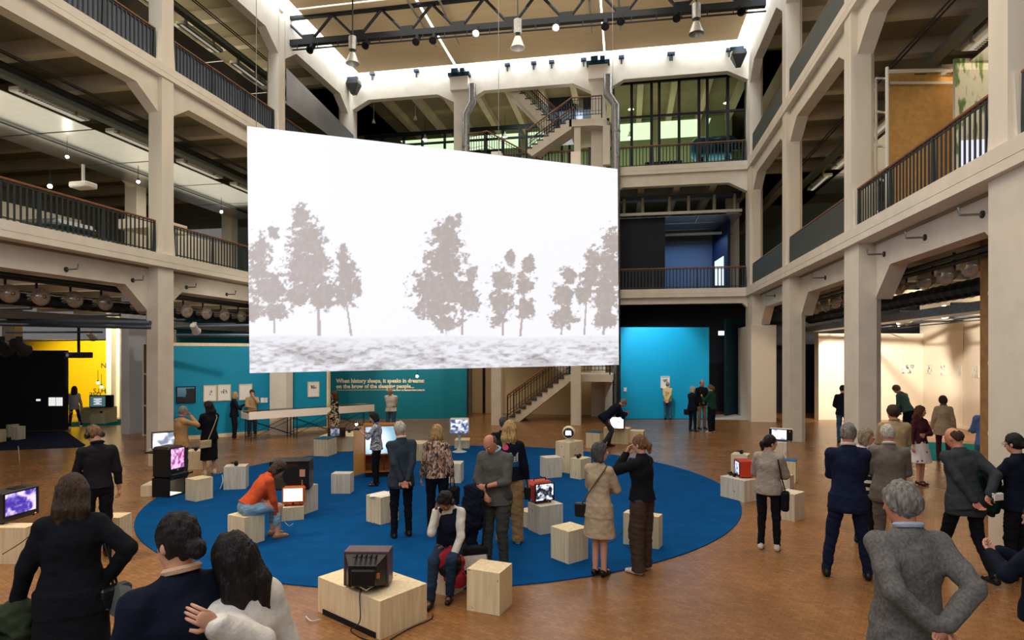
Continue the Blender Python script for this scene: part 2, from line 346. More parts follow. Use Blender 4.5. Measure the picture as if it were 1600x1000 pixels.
def archpoly(a, b, zt, zb, zh, w):     # arch beam outline between columns at a<b
    return [(a, zt), (a, zh), (a+w, zb), (b-w, zb), (b, zh), (b, zt)]
def side_wall(nm, X, sg):
    W = struct('wall_'+nm, 'cream concrete frame wall of galleries on the %s of the hall' % nm, cat='wall')
    wG, dG = (.92, .36) if sg > 0 else (.6, .34)
    def xb(a, b): return (X+sg*a, X+sg*b) if sg > 0 else (X-b, X-a)
    colG = MB(); x0, x1 = xb(0, .42)
    colG.prism([(x0, 0), (x1-.0, 0), (x1, wG), (x0, wG)] if False else [(X, 0), (X, -wG), (X+sg*.36, -wG), (X+sg*.5, -wG+.14), (X+sg*.5, -.1), (X+sg*.4, 0)], 'z', 0, h1-.365)
    gcol = None
    for i, y in enumerate(ROW):
        o = colG.build('column', CREAM, W) if gcol is None else share(gcol, 'column', W)
        if gcol is None: gcol = o
        o.location = (0, y, 0)
    # upper columns
    up = MB(); up.prism([(X, 0), (X, -.45), (X+sg*.42, -.45), (X+sg*.52, -.35), (X+sg*.52, -.1), (X+sg*.42, 0)], 'z', 0, 1)
    ucol = None
    for (za, zb) in ((h1, h2-.365), (h2, h3)):
        for y in ROW:
            if ucol is None: ucol = o = up.build('column', CREAM, W)
            else: o = share(ucol, 'column', W)
            o.location = (0, y, za); o.scale.z = zb-za
    # little wing blocks where the railings meet the columns
    wing = MB(); a0, a1 = xb(.05, .17)
    wing.prism([(-.58, 0), (-.50, .95), (-.45, .95), (-.45, 0)], 'x', a0, a1); wing.prism([(0, 0), (0, .95), (.05, .95), (.13, 0)], 'x', a0, a1)
    wsrc = None
    for z in (h1, h2):
        for y in ROW:
            if wsrc is None: wsrc = o = wing.build('railing_wing', CREAM, W)
            else: o = share(wsrc, 'railing_wing', W)
            o.location = (0, y, z)
    Y0, Y1 = -2.0, ROW[-1]
    for z in (h1, h2):       # edge fascia with its groove
        m = MB(); a0, a1 = xb(-.10 if z == h1 else -.04, .34)
        m.box(a0, a1, Y0, Y1+.0, z-.215, z)
        b0, b1 = xb(-.085 if z == h1 else -.025, .34); m.box(b0, b1, Y0, Y1, z-.225, z-.215)
        m.box(a0, a1, Y0, Y1, z-.365, z-.225)
        m.build('edge_beam', CREAM, W)
    for i in range(len(ROW)-1):
        a = ROW[i]; b = ROW[i+1]
        for (zt, zb, zh, w_, back, cw) in ((h1-.365, 4.60, 3.94, .78, .34, wG), (h2-.365, 10.05, 9.52, .8, .13, .45), (h3+.3, 14.55, 13.95, .85, 0, .45)):
            m = MB(); x0, x1 = xb(back, back+.34)
            m.prism(archpoly(a-.02, b-cw+.02, zt, zb, zh, w_), 'x', x0, x1); m.build('arch_beam', CREAM, W)
    # gallery floors with joists beneath
    for z, X2 in ((h1, 14.5), (h2, 14.5), (h3+.45, 14.5)):
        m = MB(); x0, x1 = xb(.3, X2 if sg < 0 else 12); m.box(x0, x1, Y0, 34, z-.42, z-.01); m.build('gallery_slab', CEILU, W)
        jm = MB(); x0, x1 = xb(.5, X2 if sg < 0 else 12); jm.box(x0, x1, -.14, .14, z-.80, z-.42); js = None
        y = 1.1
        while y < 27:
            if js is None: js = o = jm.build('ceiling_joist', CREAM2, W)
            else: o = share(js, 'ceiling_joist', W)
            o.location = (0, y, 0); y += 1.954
    # inner columns
    XI = X+sg*6.3
    ic = MB(); ic.box(XI-.26, XI+.26, -.5, 0, 0, 1); s_ = None
    for (za, zb) in ((0, h1-.42), (h1, h2-.42), (h2, h3)):
        for y in ROW[1:]:
            if sg > 0 and za == 0: continue
            if s_ is None: s_ = o = ic.build('inner_column', CREAM, W)
            else: o = share(s_, 'inner_column', W)
            o.location = (0, y, za); o.scale.z = zb-za
    br = MB()
    return W
WLEFT = side_wall('left', XL, -1); WRIGHT = side_wall('right', XR, 1)
# inner haunched long beams seen inside the left gallery
for z in (h2, h3+.45):
    for i in range(1, 4):
        m = MB(); m.prism(archpoly(ROW[i], ROW[i+1]-.5, z-.42, z-1.0, z-1.6, .8), 'x', XL-6.45, XL-6.1); m.build('inner_arch_beam', CREAM, WLEFT)
# gallery outer walls
m = MB(); m.box(-27.6, -27.3, -4, 34, h1, h3+.4); m.build('outer_wall', mat('pale_gallery_wall', S(200, 192, 172), .8), WLEFT)
m = MB(); m.box(17.2, 17.5, -4, 34, h1, h3+.4); m.build('outer_wall', MATS['pale_gallery_wall'], WRIGHT)

# ---- back wall
YB = ROW[-1]
WB = struct('wall_back', 'cream concrete frame wall of galleries at the back of the hall', cat='wall')
BC = [XL-.0, -7.2, -.94, XR]
for x in BC[1:3]:
    for za, zb, n in ((0, h1-.365, 'column'), (h1, h2-.365, 'column'), (h2, h3+.25, 'column')):
        MB().box(x-.62, x, YB, YB+.5, za, zb).build(n, CREAM, WB)
for x, sg in ((XL, 1), (XR, -1)):          # corner piers
    for za, zb in ((0, h3+.25),):
        MB().box(min(x, x-sg*.5), max(x, x-sg*.5), YB, YB+.5, za, zb).build('corner_pier', CREAM, WB)
for z in (h1, h2):
    m = MB(); m.box(XL, XR, YB-.06, YB+.34, z-.215, z); m.box(XL, XR, YB-.045, YB+.34, z-.225, z-.215); m.box(XL, XR, YB-.06, YB+.34, z-.365, z-.225); m.build('edge_beam', CREAM, WB)
bays = [(XL, -7.82), (-7.2, -1.56), (-.94, XR)]
for a, b in bays:
    for (zt, zb, zh, w_, bk) in ((h1-.365, 4.9, 4.7, .2, .1), (h2-.365, 10.02, 9.62, .75, .08), (h3+.3, 14.72, 14.30, .8, 0)):
        m = MB(); m.prism(archpoly(a, b, zt, zb, zh, w_), 'y', YB+bk, YB+bk+.34); m.build('arch_beam', CREAM, WB)
for z in (h1, h2, h3+.45):
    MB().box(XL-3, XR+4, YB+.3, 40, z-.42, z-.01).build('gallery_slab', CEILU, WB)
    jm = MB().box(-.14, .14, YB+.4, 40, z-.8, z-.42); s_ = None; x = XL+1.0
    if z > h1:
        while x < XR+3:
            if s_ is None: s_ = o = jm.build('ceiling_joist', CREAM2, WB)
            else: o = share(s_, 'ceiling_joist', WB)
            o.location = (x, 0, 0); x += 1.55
MB().box(-28, 18, 39.6, 40, 0, h3+.6).build('outer_wall', mat('dim_gallery_wall', S(120, 126, 112), .8), WB)
# beam line at the head of the columns: broad white capitals carrying the ceiling lamps
for x in (-7.51, -1.25):
    MB().box(x-.42, x+.42, YB-.25, YB+.2, 14.75, 15.35).build('column_capital', WHITEB, WB)

# ---- roof: white slot walls, roof deck and the tan ceiling cloths
CE = struct('ceiling', 'flat tan cloth ceiling in long panels with bright daylight slots between', cat='ceiling')
zc = 15.75
slits = [XL+.55, -7.68, -7.56, -1.0, -.92, XR-.5]
rows_ = [(-2, 9.2), (9.3, 15.2), (15.3, 21.35), (21.45, YB-.55)]
for (ya, yb_) in rows_:
    for k in (0, 2, 4):
        MB().box(slits[k]+.0, slits[k+1], ya, yb_, zc, zc+.03).build('ceiling_cloth', CLOTHC, CE)
SKYG = emis('daylit_skylight_glass', (.82, .92, 1), 2.4)
MB().box(XL-.4, XR+.4, -2, YB+.4, 17.2, 17.25).build('skylight_glazing', SKYG, CE)
for x0, x1 in ((XL-.45, XL-.05), (XR+.05, XR+.45)): MB().box(x0, x1, -2, YB+.4, h3+.2, 17.3).build('skylight_upstand', WHITEB, CE)
MB().box(XL-.4, XR+.4, YB+.05, YB+.45, h3+.2, 17.3).build('skylight_upstand', WHITEB, CE)

# ---- walls of the ground floor
m = MB(); m.box(-30, XL-.0, 33.5, 33.8, 0, h1-.4); struct('wall_far_left', 'dim wall at the far end of the left ground floor', m, MATS['pale_gallery_wall'], 'wall')
# ================================================================== RAILINGS
def railing(p0, p1, z, label, kind='bars', group=None, top=.93, post_every=1.9):
    p0 = Vector((p0[0], p0[1], 0)); p1 = Vector((p1[0], p1[1], 0)); d = p1-p0; L = d.length; a = math.atan2(d.y, d.x)
    t = thing('gallery_railing', label, 'railing', (p0.x, p0.y, z), a, group)
    MB().bbox(0, L, -.035, .035, top-.05, top, .012).build('handrail', HANDRAIL, t)
    m = MB(); m.box(0, L, -.012, .012, .07, .10); m.box(0, L, -.012, .012, top-.10, top-.075); m.build('rail_bar', RAILBAR, t)
    n = max(3, round(L/.142)); src = None; posts = max(1, round(L/post_every)); pset = {round(i*n/posts) for i in range(posts+1)}; ps = None
    for i in range(n+1):
        x = min(max(i*L/n, .03), L-.03)
        if i in pset:
            if ps is None: ps = o = MB().add([(-.05, -.02, 0), (.05, -.02, 0), (.05, .03, 0), (-.05, .03, 0), (-.028, -.02, top-.05), (.028, -.02, top-.05), (.028, .02, top-.05), (-.028, .02, top-.05)],
                        [(0, 3, 2, 1), (4, 5, 6, 7), (0, 1, 5, 4), (1, 2, 6, 5), (2, 3, 7, 6), (3, 0, 4, 7)]).build('rail_post', RAILBAR, t)
            else: o = share(ps, 'rail_post', t)
        else:
            if src is None: src = o = MB().box(-.021, .021, -.008, .008, .0, top-.05).build('baluster', RAILBAR, t)
            else: o = share(src, 'baluster', t)
        o.location = (x, 0, 0)
    if kind != 'bars':
        MB().box(.03, L-.03, .03 if kind == 'slate' else -.03, .038 if kind == 'slate' else -.038, .03, top-.07).build('backing_panel', SLATBACK if kind == 'slate' else MESHBACK, t)
    return t
names = ['nearest', 'second', 'third', 'farthest']
for i in range(1, 4):
    a, b = ROW[i]+.13, ROW[i+1]-.58
    nm = {1: 'in the bay cut by the left frame edge' , 2: 'in the middle bay', 3: 'in the far bay by the back corner'}[i]
    railing((XL-.11, a), (XL-.11, b), h1, 'open barred railing, left middle level, '+nm)
    railing((XL-.11, a), (XL-.11, b), h2, 'slate-backed railing, left upper level, '+nm, 'slate')
for i in range(0, 4):
    a, b = ROW[i]+.13, ROW[i+1]-.58
    nm = {0: 'cut by the right frame edge', 1: 'in the near bay', 2: 'in the middle bay', 3: 'in the far bay by the back corner'}[i]
    railing((XR+.11, b), (XR+.11, a), h1, 'dark barred railing, right middle level, '+nm, 'bars' if i < 2 else 'mesh')
    if i: railing((XR+.11, b), (XR+.11, a), h2, 'near-black barred railing, right upper level, '+nm, 'mesh')
for (a, b), nm in zip(bays, ('left bay', 'middle bay', 'right bay')):
    if nm != 'left bay': railing((a+.05, YB+.12), (b-.05, YB+.12), h1, 'thin barred railing, back middle level, '+nm)
    railing((a+.05, YB+.12), (b-.05, YB+.12), h2, 'thin barred railing, back upper level, '+nm)

# ================================================================== big projection screen
ZL, ZR = 13.3, 16.6
PTL, PBL, PTR, PBR = at(386, 197, ZL), at(390, 583, ZL), at(965, 264, ZR), at(967, 570, ZR)
SCR = thing('projection_screen', 'huge hanging projection screen showing pale windblown trees on white', 'screen', (0, 0, 0))
BL = [(406,397,17,30),(427,364,9,13),(403,424,16,20),(421,450,30,30),(395,487,14,14),(428,485,25,14),
 (470,341,15,22),(481,375,28,34),(481,424,36,46),(466,461,24,20),(504,461,25,24),(536,401,11,17),(541,430,20,24),(541,463,20,20),(556,450,9,14),
 (695,366,22,23),(706,347,13,9),(715,338,6,5),(695,405,30,32),(688,450,44,36),(680,482,34,20),(699,503,22,14),(732,469,18,24),(737,431,9,15),
 (798,403,8,14),(787,439,18,20),(783,470,20,22),(779,500,14,12),(826,414,10,15),(820,446,15,20),(822,482,16,18),
 (888,431,13,15),(879,461,17,20),(880,495,20,16),(927,405,12,18),(924,431,18,24),(913,457,14,18),(957,380,16,24),(953,424,20,38),(946,466,24,28),(946,500,18,16)]
TR = [(429,480,429,521,1.6),(497,470,499,525,2.6),(540,465,549,525,1.6),(686,480,691,521,2),(724,470,722,523,1.5),(783,460,786,525,1.6),(820,450,813,525,1.6),(880,480,877,523,1.3),(917,450,913,523,1.3),(945,480,943,523,1.8)]
def screen_fn(U, V, Pn):
    xc = Pn[..., 0]*CO+Pn[..., 1]*SI; z = -Pn[..., 0]*SI+Pn[..., 1]*CO; x = 800+F*xc/z; y = HY-F*(Pn[..., 2]-H)/z
    n = vnoise(x/8, y/6.5, 3, 5)-.48; n2 = vnoise(x/3.2, y/2.7, 5, 3)-.44
    f = np.full(x.shape, -9.)
    for (a, b, rx, ry) in BL: f = np.maximum(f, 1-np.sqrt(((x-a)/rx)**2+((y-b)/ry)**2))
    f = f*1.5+.10+n*2.1+n2*1.5
    tr = np.clip(f*3.2, 0, 1)*(.86+.28*vnoise(x/5, y/5, 8, 3))
    tr = np.clip(tr, 0, 1)
    for (a, b, c_, d, w_) in TR:
        t = np.clip((y-b)/(d-b), 0, 1); dx = np.abs(x-(a+(c_-a)*t)); tr = np.maximum(tr, ((dx < w_*(.7+.5*t)) & (y > b) & (y < d))*.9)
    sky = np.ones(x.shape+(3,))*np.array(S(249, 248, 253)); tc = np.array(S(186, 176, 174)); tc2 = np.array(S(172, 160, 152))
    k = np.clip((x-420)/500, 0, 1)[..., None]; T = tc*(1-k*.4)+tc2*k*.4
    img = sky*(1-tr[..., None])+T*tr[..., None]
    hy = 524+1.5*np.sin(x/40); g = np.clip((y-hy)/4, 0, 1)
    gn = vnoise(x/9, y/3.2, 9, 5); gn2 = vnoise(x/40, y/12, 11, 5)
    dk = np.clip((gn-.42)*1.8, 0, .55)*np.clip((y-hy)/16, .15, 1)+np.clip((gn2-.45)*2.2, 0, .45)*np.clip((y-hy-10)/20, 0, 1)
    gr = np.array(S(240, 239, 246)); dg = np.array(S(150, 142, 140)); Gd = gr*(1-dk[..., None])+dg*dk[..., None]
    return img*(1-g[..., None])+Gd*g[..., None]
picture('projected_image', PBL, PBR, PTR, PTL, 460, 270, screen_fn, m_picture('projected_picture_light', 1.02), SCR)
nrm = (PBR-PBL).cross(PTL-PBL).normalized()
if nrm.y > 0: nrm = -nrm
m = MB(); bk = -nrm
def slab(m, a, b, c, d, off, th, mi=0):
    q = [Vector(p)+bk*off for p in (a, b, c, d)]; q2 = [p+bk*th for p in q]
    m.add(q+q2, [(0, 1, 2, 3), (7, 6, 5, 4), (0, 4, 5, 1), (1, 5, 6, 2), (2, 6, 7, 3), (3, 7, 4, 0)], mi)
slab(m, PBL, PBR, PTR, PTL, .012, .05); m.build('screen_panel', mat('grey_screen_cloth', S(200, 200, 205), .8), SCR)
for k, fr in enumerate((.02, .63, .985)):
    p = PTL.lerp(PTR, fr)+bk*.03
    MB().tube([p, Vector((p.x, p.y, 15.7))], .008, 5).build('hanging_wire', mat('thin_wire', S(150, 150, 150), .4, metal=.6), SCR)

# ================================================================== ceiling truss, spots, high-bay lamps, speakers
TY = 21.9
T = thing('lattice_girder', 'long black steel lattice girder hanging under the tan ceiling', 'truss', (0, TY, 0))
xa, xb_ = onY(437, 60, TY).x, onY(1196, 10, TY).x; zb0, zb1 = onY(440, 70, TY).z, onY(1196, 6, TY).z; zt = 15.66
def zl(x): return zb0+(zb1-zb0)*(x-xa)/(xb_-xa)
m = MB(); m.prism([(xa, zb0-.1), (xb_, zb1-.1), (xb_, zb1+.12), (xa, zb0+.12)], 'y', -.1, .1); m.build('bottom_chord', STEELBLK, T)
MB().box(xa, xa+.22, -.12, .12, zb0-.1, zt+.1).build('end_post', STEELBLK, T)
MB().box(xa, xb_, -.08, .08, zt, zt+.12).build('top_chord', STEELBLK, T)
N_ = 9; dx = (xb_-xa)/N_
for i in range(N_):
    x0 = xa+.25+i*dx
    for (p, q) in (((x0, zt), (x0+dx*.42, zl(x0)+.12)), ((x0+dx*.58, zl(x0)+.12), (x0+dx*.97, zt))):
        MB().tube([(p[0], 0, p[1]), (q[0], 0, q[1])], .055, 6).build('diagonal', STEELBLK, T)
    MB().box(x0+dx*.38, x0+dx*.62, -.09, .09, zl(x0)+.1, zl(x0)+.26).build('gusset_plate', STEELBLK, T)
m = MB(); m.tube([(xa+.6, -.1, zl(xa)-.3), (xb_, -.1, zl(xb_)-.3)], .03, 6); m.build('lamp_track', STEELBLK, T)
for i in range(20):
    x = xa+.8+i*(xb_-xa-1)/20; MB().box(x-.015, x+.015, -.11, -.09, zl(x)-.3, zl(x)-.08).build('track_hanger', STEELBLK, T)
LIT = emis('lit_spot_lens', (1, .9, .72), 30)
def track_spot(loc, aim, lab, lit=False, s=1.0, body=STEELBLK, group=None):
    t = thing('track_spotlight', lab, 'spotlight', loc, 0, group)
    d = (Vector(aim)-Vector(loc)).normalized(); M = d.to_track_quat('-Z', 'Y').to_matrix().to_4x4()
    MB().box(-.03*s, .03*s, -.02*s, .02*s, -.02, .12*s).build('mounting_arm', body, t)
    m = MB(); m.lathe([(.045*s, .13*s), (.06*s, .1*s), (.065*s, -.08*s), (.085*s, -.13*s), (.075*s, -.13*s), (.06*s, -.09*s)], n=14, M=M); lh_ = m.build('lamp_head', body, t, smooth=True)
    m = MB(); m.lathe([(.0001, -.1*s), (.058*s, -.1*s)], n=14, M=M); m.build('lens', LIT if lit else BLACKP, lh_)
    return t
for k, (px, py, lit) in enumerate([(487, 75, 0), (573, 68, 0), (652, 62, 0), (678, 60, 0), (745, 49, 1), (869, 40, 1), (946, 38, 0), (970, 30, 0), (1057, 25, 0), (1157, 15, 0)]):
    p = onY(px, py, TY-.12)
    track_spot(p, (p.x+(.2 if k % 2 else -.3), 8, 0), ['leftmost black', 'second black', 'third black', 'fourth black', 'brightly lit left', 'brightly lit right', 'seventh black', 'eighth black', 'ninth black', 'rightmost black'][k]+' spotlight on the girder track, counted from the left', bool(lit), 1.7)
def highbay(px, py, Y, lab):
    p = onY(px, py, Y); t = thing('high_bay_lamp', lab, 'lamp', p)
    MB().lathe([(.14, .15), (.14, .62)], n=16).build('ballast_case', GALV, t, smooth=True)
    MB().lathe([(.07, .0), (.11, .04), (.24, -.3), (.25, -.33), (.23, -.33), (.09, .02)], n=20).build('reflector', mat('frosted_reflector', S(190, 190, 186), .3, metal=.5), t, smooth=True)
    MB().box(-.02, .02, -.02, .02, .62, zc-p.z).build('drop_rod', DARKPIPE, t)
    MB().lathe([(.07, .15), (.07, .0)], n=12).build('lamp_neck', DARKPIPE, t)
highbay(551, 85, 20.5, 'grey cylinder high-bay lamp hanging left under the tan ceiling')
highbay(809, 60, 20.5, 'grey cylinder high-bay lamp hanging in the middle, beside the lit spots')
highbay(1088, 37, 20.5, 'grey cylinder high-bay lamp hanging right under the tan ceiling')
# folding ceiling rails beside the slot
for k, ((ax, ay), (bx, by)) in enumerate([((636, 0), (682, 72)), ((686, 0), (718, 68)), ((921, 0), (926, 50)), ((967, 0), (970, 46))]):
    a = onY(ax, ay-1, 16.5); z = 15.55; r0 = ray(ax, ay); r1 = ray(bx, by); t0 = (z-H)/r0.z if r0.z > 0 else 0; t1 = (z-H)/r1.z
    o = MB().tube([(r0.x*t0, r0.y*t0, z), (r1.x*t1, r1.y*t1, z)], .05, 6).build('ceiling_rail', mat('grey_aluminium_rail', S(160, 158, 150), .4, metal=.6))
    tag(o, ['slim grey rail left of the left ceiling slot', 'slim grey rail right of the left ceiling slot', 'slim grey rail left of the right ceiling slot', 'slim grey rail right of the right ceiling slot'][k], 'rail')
for px, py, lab in ((553, 136, 'black wedge loudspeaker hanging in the left back corner'), (1154, 91, 'black wedge loudspeaker hanging in the right back corner')):
    p = onY(px, py, YB-.5); t = thing('hanging_loudspeaker', lab, 'loudspeaker', p)
    MB().add([(-.25, -.2, .3), (.25, -.2, .3), (.25, .2, .3), (-.25, .2, .3), (-.3, -.22, .1), (.3, -.22, .1), (.3, .2, .1), (-.3, .2, .1), (-.1, -.1, -.35), (.1, -.1, -.35), (.1, .1, -.35), (-.1, .1, -.35)],
             [(0, 1, 2, 3), (0, 4, 5, 1), (1, 5, 6, 2), (2, 6, 7, 3), (3, 7, 4, 0), (4, 8, 9, 5), (5, 9, 10, 6), (6, 10, 11, 7), (7, 11, 8, 4), (8, 11, 10, 9)]).build('speaker_box', BLACKP, t)
    MB().box(-.35, .2, -.08, .08, .36, .46).build('mounting_bracket', mat('blue_black_bracket', S(30, 60, 84), .4, metal=.4), t); MB().box(-.05, .05, -.05, .3, .3, .38).build('bracket_arm', STEELBLK, t)
for i, x in enumerate((-7.51, -1.25)):
    o = MB().box(x-.5, x+.5, YB-.35, YB+.1, 15.37, 15.5).box(x-.3, x+.0, YB-.5, YB-.2, 15.42, 15.62).box(x+.1, x+.3, YB-.5, YB-.2, 15.42, 15.6).build('rail_junction', MATS['blue_black_bracket'])
    tag(o, ['blue-black steel fitting on the capital of the left back column', 'blue-black steel fitting on the capital of the right back column'][i], 'fitting')

# small clamps along the top beam at the back
fs_ = None
for i, px in enumerate((582, 651, 793, 834, 862, 912, 971, 1047, 1050, 1139)):
    p = onY(px, 118-(px-545)*.067, YB-.08)
    if fs_ is None: fs_ = o = MB().box(-.12, .12, -.1, .06, -.06, .05).box(-.03, .03, -.06, .0, -.3, -.06).build('beam_clamp', mat('dark_blue_clamp', S(40, 56, 74), .5)); o.location = p
    else: o = fs_.copy(); COL.objects.link(o); o.location = p
    tag(o, 'small dark clamp on the back top beam, %s from the left corner' % (['first','second','third','fourth','fifth','sixth','seventh','eighth','ninth','tenth'][i]), 'clamp', 'clamps along the top beam')
# hooks on the ground-level beams
HKL = [(103, 421), (207, 438), (291, 449), (354, 460)]; HKR = [(1382, 397), (1446, 371), (1536, 335), (1290, 434), (1211, 462)]
hs = None
for i, (px, py) in enumerate(HKL+HKR):
    sg = -1 if i < 4 else 1; X = (XL if sg < 0 else XR)+sg*.34; p = onX(px, py, X)
    if hs is None:
        hs = thing('beam_hook', 'x', 'hook', p)
        MB().tube([(0, 0, 0), (.32, 0, 0), (.34, 0, .12)], .02, 6).build('hook_arm', GALV, hs); MB().lathe([(.06, -.01), (.06, .02)], n=10, M=Matrix.Rotation(math.pi/2, 4, 'Y')).build('wall_flange', DARKPIPE, hs); o = hs
    else: o = dup(hs, p)
    if sg > 0: o.rotation_euler.z = math.pi
    o['label'] = ['steel hook on the left beam, leftmost of four', 'steel hook on the left beam, just left of the big column', 'steel hook on the left beam, just right of the big column', 'steel hook on the left beam, nearest the screen',
        'steel hook on the right beam beside the near column top', 'steel hook in the middle of the near right beam', 'steel hook on the right beam at the frame-side column', 'steel hook on the far right beam between two columns', 'steel hook on the right beam by the farthest column'][i]; o['group'] = 'hooks on the beams'

# ================================================================== bell lamps under the first gallery
BELLG = LAMPGLASS
def bell(X, px, py, sg, src=None, lab=''):
    p = onX(px, py, X)
    if src is None:
        t = thing('bell_reflector_lamp', lab, 'lamp', p, 0, 'bell lamps under the middle gallery')
        R = Matrix.Rotation(-math.pi/2, 4, 'Y')
        MB().lathe([(.0001, -.3), (.09, -.3), (.09, -.24), (.088, -.24)], n=16, M=R).build('end_cap', BLACKP, t)
        MB().lathe([(.09, -.24), (.085, 0), (.06, .03)], n=16, M=R).build('lamp_barrel', CHROME, t, smooth=True)
        MB().lathe([(.087, -.02), (.12, .06), (.2, .13), (.225, .17), (.21, .2), (.15, .27), (.06, .31), (.05, .31), (.14, .26), (.2, .19), (.212, .17), (.19, .14), (.11, .07), (.08, -.01)], n=22, M=R).build('glass_bell', BELLG, t, smooth=True)
        MB().lathe([(.05, .05), (.055, .2), (.03, .3)], n=12, M=R).build('filament_tube', mat('amber_tube', S(200, 150, 90), .2, metal=.8), t, smooth=True)
        MB().box(-.02, .02, -.02, .02, .08, .45).build('hanger', DARKPIPE, t)
        return t
    return dup(src, p, label=lab)
B0 = None
LB = [(8, 459), (57, 464), (110, 468), (158, 473), (216, 480), (286, 486), (317, 489), (345, 492), (372, 494)]
ordn = ['first', 'second', 'third', 'fourth', 'fifth', 'sixth', 'seventh', 'eighth', 'ninth', 'tenth']
for i, (px, py) in enumerate(LB):
    o = bell(XL-1.5, px, py, -1, B0, ordn[i]+' bell-shaped glass lamp from the left frame edge, left gallery'); B0 = B0 or o; o.rotation_euler = (0, 0, math.radians(168))
    if i == 0: o.rotation_euler = (0, 0, math.radians(168))
RB = [(1531, 416), (1491, 429), (1457, 438), (1416, 447), (1391, 453), (1316, 471), (1299, 477), (1283, 481), (1266, 486)]
for i, (px, py) in enumerate(RB):
    o = bell(XR+1.5, px, py, 1, B0, ordn[i]+' bell-shaped glass lamp from the right frame side, right gallery'); o.rotation_euler = (0, 0, math.radians(12))

# ================================================================== gallery services: panels, strip lights, ducts
def services(nm, X, sg, z, y0, y1, place, lit=0.0):
    def xr(a, b): return (X+sg*a, X+sg*b) if sg > 0 else (X-b, X-a)
    C_ = thing('suspended_ceiling_panels', 'silver metal ceiling panels hung under the %s' % place, 'ceiling panels', (0, 0, 0))
    src = None; y = y0
    while y < y1:
        for (a, b) in ((2.6, 4.5), (4.56, 6.0)):
            x0, x1 = xr(a, b)
            o = MB().box(x0, x1, y+.03, y+2.88, z-.02, z).build('metal_panel', ALU, C_)
        y += 2.93
    for a in (4.53,):
        x = X+sg*a; MB().tube([(x, y0, z-.08), (x, y1, z-.08)], .035, 6).build('support_rail', STEELBLK, C_)
    D = thing('service_run', 'dark pipes and cable trays running along the %s' % place, 'pipes', (0, 0, 0))
    for a, zz, r in ((2.2, .45, .09), (1.95, .25, .06), (1.2, .3, .02), (1.3, .3, .02)):
        MB().tube([(X+sg*a, y0, z+zz), (X+sg*a, y1, z+zz)], r, 8).build('pipe', DARKPIPE, D)
    x0, x1 = xr(1.7, 1.95); MB().box(x0, x1, y0, y1, z+.0, z+.12).build('cable_tray', mat('green_grey_tray', S(96, 100, 88), .6), D)
    el = None; y = y0+.6
    while y < y1:
        if el is None:
            xx = X+sg*2.2; el = o = MB().tube([(xx+sg*math.cos(t)*-.0+sg*.32*(1-math.cos(t)), 0, z+.05+.32*math.sin(t)+.1) for t in np.linspace(0, math.pi*.5, 6)][::-1]+[(xx, 0, z-.02)], .05, 8).build('elbow_pipe', mat('beige_conduit', S(150, 142, 118), .5), D, smooth=True)
        else: o = share(el, 'elbow_pipe', D)
        o.location = (0, y, 0); y += 1.45
    y = y0+.3; k = 0; src = None
    while y < y1-2:
        lb = 'white louvred strip light under the %s, %s from the front' % (place, ordn[min(k, 9)])
        if src is None:
            src = o = thing('strip_light', lb, 'strip light', (X+sg*2.35, y, z+.06), 0, 'strip lights under the '+place)
            MB().bbox(-.17, .17, 0, 2.1, -.05, .07, .02).build('housing', FIXW, o)
            MB().box(-.05, .05, .06, 2.04, -.062, -.052).build('light_strip', emis('strip_tube_light', (1, .93, .78), .35), o)
            lm = MB()
            for q in range(24): lm.box(.06, .14, .08+q*.083, .1+q*.083, -.06, -.05)
            lm.build('louvre', STEELBLK, o)
        else: o = dup(src, (X+sg*2.35, y, z+.06), label=lb)
        y += 2.93; k += 1
    return C_
services('lm', XL, -1, 9.35, .9, 27, 'upper left gallery floor')
services('lt', XL, -1, 14.1, .9, 27, 'top left gallery roof')
services('rm', XR, 1, 9.35, 3.9, 27, 'upper right gallery floor')
# ground-floor services: tray under the bell lamps, ribbed duct behind them
for sg, X, nm in ((-1, XL, 'left'), (1, XR, 'right')):
    D = thing('service_duct', 'ribbed dark air duct and tray behind the bell lamps, %s side' % nm, 'duct', (0, 0, 0))
    m = MB(); pts = []; rs = []
    for k in range(120):
        pts.append((X+sg*2.25, 4+k*.19, 4.15)); rs.append(.2 if k % 2 else .185)
    m.tube(pts, rs, 10); m.build('ribbed_duct', mat('dark_ribbed_duct', S(48, 50, 52), .5, metal=.4), D)
    xs = sorted((X+sg*2.0, X+sg*2.5)); m = MB().box(xs[0], xs[1], 3, 27, 3.62, 3.82); m.build('tray', GALV if sg > 0 else mat('grey_tray', S(120, 118, 112), .5), D)
    for a, zz in ((1.0, 4.55), (1.2, 4.5), (2.9, 4.35), (3.3, 4.2)): MB().tube([(X+sg*a, 3, zz), (X+sg*a, 27, zz)], .05, 6).build('pipe', DARKPIPE, D)
    for q in range(4): MB().tube([(X+sg*(2.6+q*.9), 3, 3.75), (X+sg*(2.6+q*.9), 27, 3.75)], .02, 5).build('cable', STEELBLK, D)
    k = 0
    for y in np.arange(5, 26, 2.9):
        xs = sorted((X+sg*2.7, X+sg*8.6)); MB().tube([(xs[0], y, 3.95), (xs[1], y, 3.95)], .045, 6).build('cross_pipe', mat('blue_grey_pipe', S(86, 98, 110), .5, metal=.4), D)

